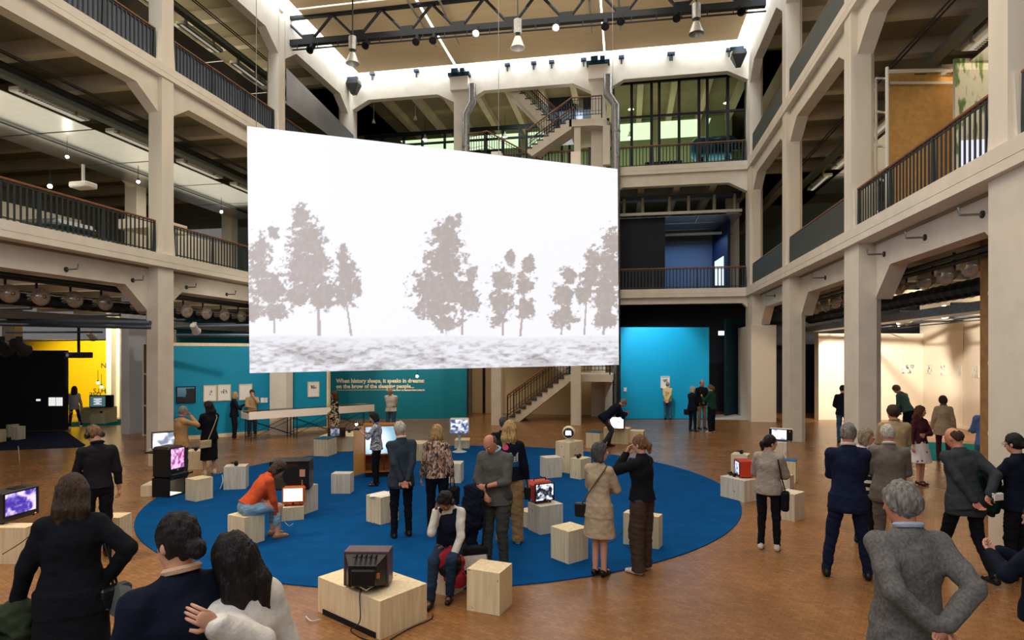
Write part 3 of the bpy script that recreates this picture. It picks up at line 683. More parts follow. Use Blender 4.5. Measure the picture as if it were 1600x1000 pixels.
# ================================================================== back galleries
# glazed wall upper right, upper middle and left
GLZ = mat('green_tinted_glass', (.8, .95, .85), .03, trans=1, ior=1.05, spec=.5)
def glazed(Y, xs, z0, z1, zm, nm, lab):
    t = struct(nm, lab, cat='window')
    for x in xs: MB().box(x-.06, x+.06, Y-.06, Y+.06, z0, z1).build('mullion', STEELBLK, t)
    for zz, hh in ((z1-.1, .1), (zm, .05), (z0+.05, .05)): MB().box(min(xs)-.06, max(xs)+.06, Y-.05, Y+.05, zz-hh, zz+hh).build('transom', STEELBLK, t)
    for a, b in zip(xs[:-1], xs[1:]):
        if b-a > .5:
            MB().box(a+.06, b-.06, Y-.006, Y+.006, z0+.1, zm-.05).build('pane', GLZ, t); MB().box(a+.06, b-.06, Y-.006, Y+.006, zm+.05, z1-.2).build('pane', GLZ, t)
    return t
def xs_at(Y, pxs): return [onY(p, 180, Y).x for p in pxs]
YG = YB+1.0
glazed(YG, xs_at(YG, (958, 987, 1018, 1030, 1061, 1092, 1105, 1137, 1166)), h2, h3-.45, onY(1000, 183, YG).z, 'window_1', 'tall black-framed glass wall, back upper level, right bay')
YG2 = YB+4.2
glazed(YG2, xs_at(YG2, (572, 597, 631, 660, 695, 721, 758, 786, 812, 823, 878, 890, 921, 950)), h2, h3-.9, onY(700, 222, YG2).z, 'window_2', 'tall black-framed glass wall, back upper level, left and middle bays')
MB2 = MB().box(-7, 5.5, 34.5, 34.7, h2, h3)
struct('wall_back_upper', 'pale green lit wall deep behind the upper glass', MB2, mat('pale_green_lit_wall', S(160, 168, 128), .8), 'wall')
# things behind the upper right glass
Yq = 30.5
def pendant(px, py, Y, lab):
    p = onY(px, py, Y); t = thing('pendant_lamp', lab, 'lamp', p, 0, 'pendant lamps behind the glass')
    MB().lathe([(.04, .2), (.05, .1), (.16, -.1), (.15, -.1), (.04, .08)], n=12).build('shade', FIXW, t); MB().lathe([(.0001, -.09), (.12, -.09)], n=12).build('bulb', emis('warm_green_bulb', (1, 1, .8), 22), t)
    MB().box(-.008, .008, -.008, .008, .2, h3-.3-p.z).build('cord', STEELBLK, t)
pendant(986, 168, 30.0, 'bright lamp behind the upper glass, left one'); pendant(1135, 158, 30.0, 'bright lamp behind the upper glass, right one'); pendant(984, 212, 31.5, 'small lit lamp low behind the upper glass')
pendant(789, 212, 31.5, 'bright lamp behind the glass left of the stairs'); pendant(664, 216, 31.5, 'bright lamp behind the glass above the screen')
for k, (px, py) in enumerate(((584, 190), (649, 185), (714, 180))):
    p = onY(px, py, YB+1.2); t = thing('small_pendant', ['dim hanging bulb in the back left bay, left', 'dim hanging bulb in the back left bay, middle', 'dim hanging bulb in the back left bay, right'][k], 'lamp', p)
    MB().lathe([(.03, .12), (.04, .06), (.1, -.06), (.09, -.06), (.03, .04)], n=12).build('shade', FIXW, t); MB().box(-.006, .006, -.006, .006, .12, h3-.4-p.z).build('cord', FIXW, t)
t = thing('storage_tank', 'large blue horizontal tank behind the upper right glass', 'tank', onY(1115, 232, 30.4))
MB().lathe([(.0001, -1.1), (.35, -1.05), (.55, -.8), (.55, .8), (.35, 1.05), (.0001, 1.1)], n=20, M=Matrix.Rotation(math.pi/2, 4, 'Y')).build('tank_body', mat('blue_enamel', S(40, 110, 150), .35), t, smooth=True)
MB().box(-.7, -.5, -.3, .3, -.8, -.4).box(.5, .7, -.3, .3, -.8, -.4).build('cradle', STEELBLK, t)
for k, (px, wd, hh, col, lab) in enumerate(((985, 1.3, .75, S(160, 176, 176), 'pale bench with blue worktop behind the glass'), (1036, 1.7, .95, S(52, 50, 46), 'dark machine bench behind the glass'), (1075, .9, .8, S(70, 70, 60), 'small dark apparatus behind the glass'), (1152, .6, 1.3, S(180, 196, 120), 'yellow green cabinet behind the glass'))):
    p = onY(px, 240, 30.2); t = thing('workbench' if k < 3 else 'cabinet', lab, 'bench' if k < 3 else 'cabinet', (p.x, 30.2, h2)); M_ = mat('bench_%d' % k, col, .5)
    MB().bbox(-wd/2, wd/2, -.3, .3, hh-.08, hh, .01).build('top', mat('blue_top', S(60, 120, 170), .5) if k == 0 else M_, t)
    for sx in (-1, 1):
        for sy in (-1, 1): MB().box(sx*(wd/2-.05)-.03, sx*(wd/2-.05)+.03, sy*.25-.03, sy*.25+.03, 0, hh-.08).build('leg', STEELBLK, t)
    if k != 0: MB().box(-wd*.4, wd*.4, -.25, .25, .25, hh-.09).build('body', M_, t)
# white wall and doors behind the stair head
m = MB().box(onY(850,0,31).x, onY(948,0,31).x, 30.9, 31.1, onY(900, 150, 31).z-2.4, h3-.5); struct('wall_stair_head', 'white wall behind the head of the stairs', m, mat('cool_white_wall', S(196, 206, 220), .7), 'wall')
for k, (pa, pb) in enumerate(((858, 900), (911, 945))):
    a = onY(pa, 140, 30.8); b = onY(pb, 140, 30.8); zt_ = onY(pa, 142, 30.8).z
    o = MB().box(a.x, b.x, 30.75, 30.85, zt_-2.3, zt_).box(a.x-.07, b.x+.07, 30.74, 30.8, zt_, zt_+.08).build('door_%d' % (k+1), mat('dark_slate_door', S(44, 54, 62), .4)); o['kind'] = 'structure'
# middle level, right bay: black and blue-grey gallery walls
a = onY(966, 440, 29.2); b = onY(1039, 440, 29.2)
o = MB().box(a.x-3, b.x, 29.2, 29.35, h1, onY(1000, 341, 29.2).z).build('gallery_partition', NAVY); tag(o, 'tall black partition on the middle level behind the railing', 'partition')
a = onY(1039, 440, 33.0); b = onY(1112, 440, 33.0)
o = MB().box(a.x-.3, b.x+.1, 33.0, 33.1, h1, onY(1070, 377, 33).z).build('gallery_partition', mat('blue_grey_board', S(92, 106, 128), .7)); tag(o, 'blue-grey partition deep on the middle level, half lit', 'partition')
p0 = onY(1113, 440, 33.0); p1 = onY(1137, 440, 30.2)
def wall_seg(p0, p1, z0, z1, th, name, m, parent=None):
    p0 = Vector((p0[0], p0[1], 0)); p1 = Vector((p1[0], p1[1], 0)); d = (p1-p0); n = Vector((-d.y, d.x, 0)).normalized()
    if n.dot(Vector((0, 0, 0))-p0) > 0: n = -n            # thickness goes away from the camera
    q = [p0, p1, p1+n*th, p0+n*th]
    mb = MB(); mb.add([(v.x, v.y, z0) for v in q]+[(v.x, v.y, z1) for v in q], [(0, 3, 2, 1), (4, 5, 6, 7), (0, 1, 5, 4), (1, 2, 6, 5), (2, 3, 7, 6), (3, 0, 4, 7)])
    return mb.build(name, m, parent)
o = wall_seg(p0, p1, h1, onY(1125, 350, 31.5).z, .12, 'gallery_partition', mat('night_blue_board', S(22, 40, 72), .6)); tag(o, 'night-blue slanting partition on the middle level', 'partition')
def pl_hit(px, py, p0, p1):     # photograph pixel -> vertical plane through p0,p1
    r = ray(px, py); d = Vector((p1[0]-p0[0], p1[1]-p0[1])); n = Vector((-d.y, d.x)); t = (n.x*p0[0]+n.y*p0[1])/(n.x*r.x+n.y*r.y)
    return Vector((r.x*t, r.y*t, H+r.z*t))
q = [pl_hit(*c_, p0, p1) for c_ in ((1117, 446), (1131, 446), (1131, 400), (1117, 409))]
dn = Vector((-.02, -.04, 0)); o = MB().add([v+dn for v in q]+[v+dn*.5 for v in q], [(0, 1, 2, 3), (7, 6, 5, 4), (0, 4, 5, 1), (1, 5, 6, 2), (2, 6, 7, 3), (3, 7, 4, 0)]).build('lit_wall_screen', emis('icy_projection', (.8, .92, 1), 1.1)); tag(o, 'icy white lit slanting screen on the middle level', 'screen')
for x in (1145,):
    p = onY(x, 440, 31.5); MB().box(p.x-.3, p.x+.3, 31.5, 31.9, h1, h2-.4).build('inner_column', CREAM, WB)
D = thing('service_run', 'steel tray with stub pipes behind the back middle level opening', 'pipes')
MB().box(-1.2, 5, 28.7, 28.85, 9.05, 9.17).build('tray_lip', FIXW, D); MB().box(-1.2, 5, 28.75, 29.15, 9.75, 9.95).build('cable_tray', DARKPIPE, D)
for px in (975, 1004, 1046, 1076, 1116, 1148):
    p = onY(px, 320, 28.8); MB().tube([(p.x, 28.8, 9.15), (p.x, 28.8, 9.85)], .075, 8).build('stub_pipe', mat('beige_conduit', S(150, 142, 118), .5), D)
MB().box(.6, 5, 31.2, 31.35, 8.55, 8.65).build('tray_lip', FIXW, D)
m = MB()
CB = thing('suspended_ceiling_panels', 'bluish metal ceiling panels hung under the back upper floor', 'ceiling panels')
for i in range(5):
    for j in range(3): MB().box(-4.4+i*1.9, -2.55+i*1.9, 29.1+j*1.6, 30.65+j*1.6, 9.02, 9.04).build('metal_panel', ALU, CB)

# ================================================================== staircase
ST = thing('staircase', 'cream concrete staircase with black railings climbing beside the back wall', 'staircase')
def flight(p_lo, p_hi, Ya, Yb, n, th=.28):
    (x0, z0), (x1, z1) = p_lo, p_hi; sx = (x1-x0)/n; sz = (z1-z0)/n; poly = [(x0, z0)]
    for i in range(n): poly += [(x0+i*sx, z0+(i+1)*sz), (x0+(i+1)*sx, z0+(i+1)*sz)]
    poly += [(x1, z1-th-.1), (x0+abs(sx)*(1 if sx > 0 else -1), z0-th*.6)]
    mb = MB(); mb.prism(poly if sx < 0 else poly[::-1], 'y', Ya, Yb); mb.build('stair_flight', CREAM, ST)
    tm = MB().box(-abs(sx)/2-.03, abs(sx)/2, Ya-.04, Yb, 0, .035); src = None
    for i in range(n):
        if src is None: src = o = tm.build('stair_tread', mat('dark_stone_tread', S(60, 60, 58), .5), ST)
        else: o = share(src, 'stair_tread', ST)
        o.location = (x0+(i+.5)*sx, 0, z0+(i+1)*sz)
def slope_rail(pts, Y, top=.95, gap=.13, name='stair_railing', double=True):
    R = ST
    P3 = [Vector((x, Y, z)) for x, z in pts]
    MB().tube([p+Vector((0, 0, top)) for p in P3], .035, 6).build('handrail', HANDRAIL, R)
    m = MB(); m.tube([p+Vector((0, 0, top-.12)) for p in P3], .012, 5)
    m.tube([p+Vector((0, 0, .18)) for p in P3], .014, 5); m.tube([p+Vector((0, 0, .32)) for p in P3], .010, 5); m.build('rail_bar', STEELBLK, R)
    for a, b in zip(P3[:-1], P3[1:]):
        n = max(1, round((b-a).length/gap)); src = None
        for i in range(n+1):
            p = a.lerp(b, i/n); big = i in (0, n)
            MB().box(p.x-(.025 if big else .011), p.x+(.025 if big else .011), Y-.012, Y+.012, p.z+(0 if big else .16), p.z+top).build('baluster', STEELBLK, R)
YF = YB-.7; YA = YB+.62
def xz(px, py, Y): p = onY(px, py, Y); return (p.x, p.z)
lx0, lz = xz(893, 187, YF); lx1 = onY(955, 185, YF).x
flight(xz(823, 238, YF), (lx0, lz), YF, YF+1.1, 8)
hx, hz = xz(788, 122, YA); ax_, az_ = xz(872, 178, YA)
ex = 2.2; flight((ax_, lz), (hx-(ax_-hx)*.7, hz+(hz-lz)*.7), YA, YA+1.2, 17)
m = MB(); arc = [(lx1-.9+.9*math.sin(t), YF+.9-.9*math.cos(t)) for t in np.linspace(0, math.pi/2, 8)]
m.prism([(lx0-.1, YF)]+arc+[(lx1, YA+1.5), (lx0-.1, YA+1.5)], 'z', lz-.3, lz); m.build('landing', CREAM, ST)
slope_rail([xz(823, 238, YF), (lx0, lz)], YF); slope_rail([(lx0, lz), (lx1-.4, lz)], YF+.02)
slope_rail([xz(823, 238, YF), (lx0, lz)], YF+1.05)
slope_rail([(ax_, lz), (hx-(ax_-hx)*.6, hz+(hz-lz)*.6)], YA); slope_rail([(ax_, lz), (hx-(ax_-hx)*.6, hz+(hz-lz)*.6)], YA+1.15)
p1_ = xz(724, 212+40, YF); slope_rail([(onY(q_, r_, YB-.3).x, onY(q_, r_, YB-.3).z-.95) for q_, r_ in ((724, 212), (761, 205), (850, 252))], YB-.3)
# upper columns of the stair
for pa, pb, Yc, z0_, z1_ in ((897, 907, YF+.1, h2-.3, lz-.3), (942, 953, YF+.15, h2, lz-.3)):
    a = onY(pa, 200, Yc).x; b = onY(pb, 200, Yc).x; MB().box(a, b, Yc, Yc+.3, z0_, z1_).build('stair_post', CREAM, ST)
# upper landing floor (behind the screen) joining the gallery

# ground flight
g0 = G(797, 657); YS = 24.6
sx0, sz0 = onY(797, 655, YS).x, 0.0; sx1, sz1 = xz(890, 585, YS)
flight((sx0, 0), (sx1, sz1), YS, YS+1.4, 11, .22)
slope_rail([(sx0-.1, .08), (sx1, sz1)], YS-.02, .98, .15); slope_rail([(sx0-.1, .08), (sx1, sz1)], YS+1.35, .98, .3)
bx1 = onY(957, 585, YS).x
MB().box(sx1-.05, bx1, YS-.1, YS+2.6, sz1-.28, sz1).build('landing', CREAM, ST); slope_rail([(sx1, sz1), (bx1-.1, sz1)], YS, .98, .15)
# flights climbing on behind the screen
flight((sx1, sz1), (sx0-.6, 4.4), YS+1.5, YS+2.7, 14); slope_rail([(sx1, sz1), (sx0-.6, 4.4)], YS+1.5, .98, .3)
for pa, pb in ((767, 783), (892, 907)):
    b = G((pa+pb)/2, 664.5); w_ = .38; MB().box(b.x-w_/2, b.x+w_/2, b.y, b.y+.38, 0, h2-.35).build('stair_post', CREAM, ST)
# side post by the duct
b = onY(951, 650, YS+2.2); MB().box(b.x-.16, b.x+.16, YS+2.2, YS+2.5, 0, sz1-.28).build('stair_post', CREAM, ST)

# plain wall behind the stairs
struct('wall_stair', 'plain tan wall behind the ground flight of stairs', MB().box(-7.1, -.35, YB+.55, YB+.75, 0, h1-.4), mat('tan_plaster', S(206, 180, 140), .8), 'wall')
o = MB().box(onY(754, 600, YB+.5).x, onY(758, 600, YB+.5).x, YB+.50, YB+.56, 0, 4.6).build('trim_2', STEELBLK); o['kind'] = 'structure'
# silver ducts
def duct(pts, r, lab):
    t = thing('silver_duct', lab, 'duct', (0, 0, 0)); MB().tube(pts, r, 14).build('duct_pipe', GALV, t, smooth=True)
    m = MB(); z = .8
    p, q = Vector(pts[0]), Vector(pts[1]); n = max(1, int((q-p).length/1.1))
    for i in range(1, n): c_ = p.lerp(q, i/n); m.lathe([(r+.015, -.03), (r+.015, .03)], c=c_, n=14)
    m.build('duct_collar', GALV, t)
Yd = YB-.25
duct([onY(733, 655, Yd-.6), Vector((onY(733, 655, Yd-.6).x, Yd-.6, 5.0))], .13, 'silver vertical duct beside the text wall')
x9 = onY(962, 600, Yd).x
duct([(x9, Yd, 0), (x9, Yd, onY(960, 165, Yd).z), (onY(950, 148, Yd).x, Yd, onY(950, 148, Yd).z), (onY(950, 118, Yd).x, Yd, onY(950, 118, Yd).z)], .19, 'silver bent duct climbing the back column right of the screen')
duct([(onY(728, 240, Yd).x, Yd, h2-.2), (onY(728, 180, Yd).x, Yd, onY(728, 180, Yd).z), (onY(738, 160, Yd).x, Yd, onY(738, 160, Yd).z), (onY(738, 132, Yd).x, Yd, onY(738, 132, Yd).z)], .17, 'silver bent duct on the upper back column above the screen')

# metal balustrade panel of the top left level (far bay)
o = MB().box(XL+.02, XL+.05, ROW[3]+.05, YB+.0, onX(500, 195, XL).z-.2, 13.7).build('metal_sheet_screen', mat('dull_steel_sheet', S(150, 148, 150), .42, metal=.55, noise=.15, nscale=1)); tag(o, 'large dull steel sheet closing the far bay, left upper level', 'panel')
b_ = o.data
# slanted top: from high at the near end to low at the far end
for v in b_.vertices:
    if v.co.z > 13.6: v.co.z = 13.62 if v.co.y < 24 else 13.1
# ================================================================== EXHIBITION WALLS
def lettering(txt, name, size, p, d, m, parent, up=(0, 0, 1), ext=.004, rot180=False, bold=0.0, width=None):
    c = bpy.data.curves.new(name, 'FONT'); c.body = txt; c.size = size; c.extrude = ext; c.offset = bold; c.resolution_u = 2
    o = bpy.data.objects.new(name, c); COL.objects.link(o)
    dg = bpy.context.evaluated_depsgraph_get(); me = bpy.data.meshes.new_from_object(o.evaluated_get(dg)); bpy.data.objects.remove(o); bpy.data.curves.remove(c)
    X = Vector((d[0], d[1], 0)).normalized(); Z = Vector(up); Y = Z
    xs = [v.co.x for v in me.vertices]; w0 = max(xs)-min(xs); k = (width/w0) if width else 1
    me.materials.clear(); me.materials.append(m)
    N_ = X.cross(Z)
    for v in me.vertices:
        x, y, z = v.co.x*k, v.co.y, v.co.z
        if rot180: x, y = -x, -y
        v.co = Vector(p)+X*x+Z*y+N_*z
    me.name = name; o = bpy.data.objects.new(name, me); COL.objects.link(o); o.parent = parent; return o
# teal wall A (diagonal) with plywood cap and skirting
A0, A1 = G(262, 689), G(514, 671)
TA = thing('teal_partition', 'bright teal partition with framed pictures, left of the wall of lettering', 'partition')
wall_seg(A0, A1, .12, 3.0, .12, 'painted_board', TEAL, TA); wall_seg(A0, A1, 3.0, 3.1, .13, 'top_batten', PLY, TA)
dA = (A1-A0).normalized(); nA = Vector((-dA.y, dA.x, 0)); nA = nA if nA.dot(-A0) > 0 else -nA
wall_seg(A0+nA*.02, A1+nA*.02, 0, .12, .1, 'skirting', PLY, TA)
e = pl_hit(514, 640, A0, A1); MB().box(e.x-.04, e.x+.04, e.y-.1, e.y+.04, 0, 3.4).build('end_batten', PLY, TA)
# text wall B
B0_, B1_ = G(517, 655.5), G(729, 654.0)
TB = thing('text_partition', 'deep teal partition carrying two lines of cream lettering', 'partition')
wall_seg(B0_, B1_, 0, 3.5, .15, 'painted_board', TEALD, TB)
dB = (B1_-B0_).normalized(); nB = Vector((-dB.y, dB.x, 0)); nB = nB if nB.dot(-B0_) > 0 else -nB
LET = mat('cream_lettering', S(240, 226, 190), .6)
def letB(txt, px0, py0, px1, size, bold=.0):
    p = pl_hit(px0, py0, B0_, B1_)+nB*.012; q = pl_hit(px1, py0, B0_, B1_); lettering(txt, 'lettering', size, p, dB, LET, TB, bold=bold, width=(q-p).length)
letB('When history sleeps, it speaks in dreams:', 525.5, 598, 663.5, .235, .008)
letB('on the brow of the sleeping people...', 525.5, 606.5, 647, .235, .008)
letB('Octavio Paz, "Toward the Poem", in: Selected Poems (1984), 92'.replace('Octavio Paz, ', ''), 603, 610.8, 663.5, .07, .004)
a = pl_hit(525.5, 609.4, B0_, B1_)+nB*.004; b = pl_hit(663.5, 609.3, B0_, B1_)+nB*.004
wall_seg(a+nB*.006, b+nB*.006, a.z-.008, a.z+.008, .006, 'rule_line', LET, TB)
# darker teal wall above/behind A, up to the ceiling
o = wall_seg((-20.5, 25.2), (-13.2, 27.0), 0, 4.6, .1, 'back_partition', TEALD); tag(o, 'dark teal wall rising behind the picture partition', 'partition')
# blue wall C
C0, C1 = G(970, 655.3), G(1108, 655.0)
TC_ = thing('blue_partition', 'large turquoise blue partition right of the big screen', 'partition')
wall_seg(C0, C1, .02, 3.86, .15, 'painted_board', BLUEW, TC_)
dC = (C1-C0).normalized(); nC = Vector((-dC.y, dC.x, 0)); nC = nC if nC.dot(-C0) > 0 else -nC
o = wall_seg((-.6, 30.6), (14, 30.6), 0, 5.1, .1, 'backdrop', NAVY); o['kind'] = 'structure'; o.name = 'wall_black_backdrop'
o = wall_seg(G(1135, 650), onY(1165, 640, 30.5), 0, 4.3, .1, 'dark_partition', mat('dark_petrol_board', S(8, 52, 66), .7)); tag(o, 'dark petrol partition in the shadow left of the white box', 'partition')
t = thing('exit_sign', 'small lit white sign in the dark gap right of the blue wall', 'sign', onY(1128.5, 520.5, 29.8))
MB().bbox(-.17, .17, 0, .05, -.1, .1, .01).build('sign_face', emis('lit_sign_face', (.9, 1, .9), 1.6), t); MB().box(-.01, .01, .02, .04, .1, .6).build('sign_rod', STEELBLK, t)
o = MB().prism([tuple(G(*q)[:2]) for q in ((1112, 655.5), (1176, 656.5), (1150, 647.5), (1118, 648))], 'z', .002, .01).build('floor_mat', mat('pale_grey_floor_mat', S(190, 188, 184), .8)); tag(o, 'pale grey floor mat at the foot of the white box', 'mat')
# white box D
D0, D1, DL = G(1177, 656.8), G(1213, 656.3), G(1150, 647.5)
WBX = thing('white_display_box', 'tall white box wall with one face turned into shadow, right of the blue wall', 'partition')
hD = onY(1190, 508, D0.y).z
D0 = Vector((4.93, 26.3, 0)); D1 = onY(1213, 656, 26.3); D1.z = 0; DL = Vector((4.93, 29.3, 0)); hD = onY(1190, 508, 26.3).z
m = MB(); q = [D0, D1, D1+(DL-D0), DL]; m.add([(v.x, v.y, 0) for v in q]+[(v.x, v.y, hD) for v in q], [(0, 3, 2, 1), (4, 5, 6, 7), (0, 1, 5, 4), (1, 2, 6, 5), (2, 3, 7, 6), (3, 0, 4, 7)]); m.build('box_body', WHITEB, WBX)
# white room on the right: partition E, long wall F
E0, E1 = G(1279, 656), G(1443, 656+0.6)
E1 = Vector((12.1, E0.y+(12.1-E0.x)*.186, 0))
TE = thing('white_partition', 'white partition facing the hall with a dark photograph on it, right room', 'partition')
hE = at(1300, 521, 25.6).z
wall_seg(E0, E1, .0, hE, .35, 'painted_board', WHITEB, TE)
nE = Vector((E1.y-E0.y, -(E1.x-E0.x), 0)).normalized()
TF = thing('white_long_wall', 'brightly lit long white wall with a row of small prints, right room', 'partition')
F0, F1 = Vector((12.1, E1.y, 0)), Vector((12.1, 18.5, 0))
MB().box(12.1, 12.4, 18.5, E1.y+.3, .1, 5.0).build('painted_board', WHITEB, TF); MB().box(12.06, 12.4, 18.5, E1.y, 0, .1).build('skirting', WHITEB, TF)
for y in (22.6, 25.2): MB().box(12.085, 12.1, y, y+.02, .1, 5).build('panel_joint', CREAM2, TF)
m = MB(); m.box(XR+.4, 13, 18, 30, 5.0, 5.05); m.build('room_ceiling', CEILU, WRIGHT)
cp = MB(); cp.prism([(2.7*math.cos(a), 1.85*math.sin(a)) for a in np.linspace(0, 2*math.pi, 65)[:-1]], 'z', .002, .012)
tag(cp.build('oval_carpet', CARPETT, loc=(8.9, 19.35, 0)), 'turquoise carpet on the floor of the white room', 'carpet')
# stud panel by the right column
t = thing('timber_wall_edge', 'raw wooden stud panel edge beside the nearest right column', 'panel', at(1549, 700, 11.0).xy.to_3d())
MB().box(-.03, .03, 0, .3, 0, 4.9).build('board', mat('raw_wood', S(168, 128, 78), .7, noise=.2), t)
for z in (.02, 1.3, 2.55, 3.8, 4.8): MB().box(-.05, .05, -.03, .02, z, z+.06).build('batten', PLY, t)
# black wall and carpets left
N0, N1 = G(-60, 674.5), G(102, 672)
NB_ = thing('black_partition', 'long black partition with small lit labels at the left', 'partition')
wall_seg(N0, N1, 0, onX(60, 547, N1.x).z*0+at(60, 547.5, 22).z, .2, 'painted_board', NAVY, NB_)
nN = (N1-N0); nN = Vector((nN.y, -nN.x, 0)).normalized()
def card(x0, y0, x1, y1, P0, P1, n, name, m, parent, th=.012, off=.01, depth=.0):
    q = [pl_hit(*c_, P0, P1)+n*off for c_ in ((x0, y1), (x1, y1), (x1, y0), (x0, y0))]; z0 = min(q[0].z, q[1].z); z1 = max(q[2].z, q[3].z)
    q[0].z = q[1].z = z0; q[2].z = q[3].z = z1; qq = [p+n*th for p in q]
    return MB().add(q+qq, [(3, 2, 1, 0), (4, 5, 6, 7), (0, 1, 5, 4), (1, 2, 6, 5), (2, 3, 7, 6), (3, 0, 4, 7)]).build(name, m, parent)
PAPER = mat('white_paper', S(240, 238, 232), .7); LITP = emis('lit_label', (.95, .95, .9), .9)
WC = mat('white_card', S(236, 234, 226), .7)
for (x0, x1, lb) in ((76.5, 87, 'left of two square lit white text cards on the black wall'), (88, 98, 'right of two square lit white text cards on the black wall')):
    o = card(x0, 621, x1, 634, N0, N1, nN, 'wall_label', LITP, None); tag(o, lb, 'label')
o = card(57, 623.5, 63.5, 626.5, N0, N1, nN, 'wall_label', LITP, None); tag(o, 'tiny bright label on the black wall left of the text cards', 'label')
o = MB().prism([tuple(G(*q)[:2]) for q in ((-90, 707), (0, 704), (128, 699), (134, 696), (102, 673.5), (-60, 676))][::-1], 'z', .002, .012).build('dark_carpet', CARPETD); tag(o, 'dark navy carpet in front of the black wall', 'carpet')
# yellow room
Y0_, Y1_ = G(-40, 650), G(172, 646.5)
TY_ = thing('yellow_partition', 'bright yellow wall with upside-down lettering deep in the left gallery', 'partition')
wall_seg(Y0_, Y1_, 0, at(60, 530, 27.5).z, .15, 'painted_board', YELLOW, TY_)
dY = (Y1_-Y0_).normalized(); nY = Vector((dY.y, -dY.x, 0))
INK = mat('black_ink', S(30, 26, 14), .7)
def letY(txt, px1, py, size): # right edge px1 is the text start because it hangs upside down
    p = pl_hit(px1, py, Y0_, Y1_)+nY*.012; lettering(txt, 'lettering', size, p, dY, INK, TY_, rot180=True)
letY('K THE', 171, 613, .3); letY('HTS', 166, 607, .3)
p = pl_hit(157.5, 575, Y0_, Y1_)+nY*.012; lettering('NN', 'lettering', .32, p, dY, INK, TY_)
o = MB().prism([tuple(G(*q)[:2]) for q in ((96, 667.5), (189, 664), (189, 655), (100, 661))], 'z', .002, .012).build('green_carpet', CARPETT); tag(o, 'green carpet strip in front of the yellow wall', 'carpet')
# posts in the left ground floor
a = G(189.5, 678.3); P_ = MB().box(0, .34, 0, .9, 0, h1-.42).build('grey_pier', GREYP, loc=(a.x, a.y, 0), rz=-.12); tag(P_, 'cool grey lit square pier left of the big left column', 'pier')
P_.data.materials[0] = mat('pale_grey_pier', S(196, 196, 200), .7)
for k, (pa, pb, py, Yd_) in enumerate(((166, 175, 653, .3), (175, 189, 652, .3), (3, 27, 655, .3))):
    a = G(pa, py); b = G(pb, py); o = MB().box(min(a.x, b.x), max(a.x, b.x), a.y, a.y+.35, 0, h1-.42).build('cream_pier', CREAM); tag(o, ['narrow cream pier at the right edge of the yellow wall', 'tan pier between the yellow wall and the grey pier', 'cream pier behind the black wall at the left edge'][k], 'pier')
# open-backed stud wall between grey pier and column
a, b = G(224, 681), G(236, 684)
t = thing('timber_lattice', 'open stud frame with white battens between grey pier and big column', 'frame', (0, 0, 0))
d_ = (b-a); zt_ = at(230, 542, a.y).z
wall_seg(a, b+d_*.6, 0, 3.1, .03, 'frame_board', mat('brown_board_back', S(110, 84, 62), .8), t)
for k in range(2):
    p = a+d_*(.15+.55*k)+Vector((-.0, -.05, 0)); MB().box(p.x, p.x+.04, p.y-.04, p.y, 0, 3.1).build('upright', WHITEB, t)
for z in (.02, 1.0, 2.05, 3.06):
    wall_seg(a+Vector((0, -.06, 0)), b+d_*.6+Vector((0, -.06, 0)), z, z+.05, .04, 'batten', WHITEB, t)

# ================================================================== framed pictures
FRW = mat('pale_maple_frame', S(226, 206, 164), .45); FRB = mat('black_frame', S(22, 24, 26), .4)
def framed(x0, y0, x1, y1, P0, P1, n, label, fn, fm=FRW, border=.12, dd=None):
    t = thing('framed_picture', label, 'picture', (0, 0, 0))
    q = [pl_hit(*c_, P0, P1)+n*.03 for c_ in ((x0, y1), (x1, y1), (x1, y0), (x0, y0))]; z0 = (q[0].z+q[1].z)/2; z1 = (q[2].z+q[3].z)/2
    A = Vector((q[0].x, q[0].y, z0)); B = Vector((q[1].x, q[1].y, z0)); C = Vector((q[1].x, q[1].y, z1)); D_ = Vector((q[0].x, q[0].y, z1)); X = (B-A).normalized(); Z = Vector((0, 0, 1))
    w_ = (B-A).length; h_ = z1-z0; fw = .03
    for (u0, u1, v0, v1) in ((0, w_, 0, fw), (0, w_, h_-fw, h_), (0, fw, fw, h_-fw), (w_-fw, w_, fw, h_-fw)):
        p = [A+X*u+Z*v for u, v in ((u0, v0), (u1, v0), (u1, v1), (u0, v1))]; MB().add([v-n*.03 for v in p]+[v+n*.015 for v in p], [(3, 2, 1, 0), (4, 5, 6, 7), (0, 1, 5, 4), (1, 2, 6, 5), (2, 3, 7, 6), (3, 0, 4, 7)]).build('frame_side', fm, t)
    s = X*fw+Z*fw; picture('print', A+s, B-X*fw+Z*fw, C-s, D_+X*fw-Z*fw, 28, 28, fn, m_print('printed_paper'), t)
    return t
def mono(cx, cy, sx, sy, seed, bg=(236, 232, 222), ink=(34, 34, 38)):
    def fn(U, V, P):
        d = 1-np.maximum(np.abs(U-cx)/sx, np.abs(V-cy)/sy); n = vnoise(U*14, V*14, seed, 3); k = ((d > 0) & (n > .42)).astype(float)[..., None]
        return np.array(S(*bg))*(1-k)+np.array(S(*ink))*k
    return fn
def land(U, V, P):
    n = vnoise(U*6, V*4, 4, 4); sky = np.array(S(110, 165, 190))*(V[..., None])+np.array(S(20, 90, 140))*(1-V[..., None])
    k = ((V < .28+.15*n) | ((U > .5+.2*(n-.5)) & (V < .85+.1*n)) | (V < .25)).astype(float)[..., None]; return sky*(1-k)+np.array(S(20, 24, 28))*k
framed(275, 603.5, 305.5, 629.5, A0, A1, nA, 'wide dark landscape photograph in a black frame on the teal wall', land, FRB)
framed(317.5, 602, 338.5, 627, A0, A1, nA, 'maple framed drawing with a tiny central figure, second from left', mono(.55, .55, .12, .16, 21))
framed(339.5, 601, 360.3, 626, A0, A1, nA, 'maple framed drawing with a wider dark motif, third from left', mono(.5, .6, .26, .14, 22))
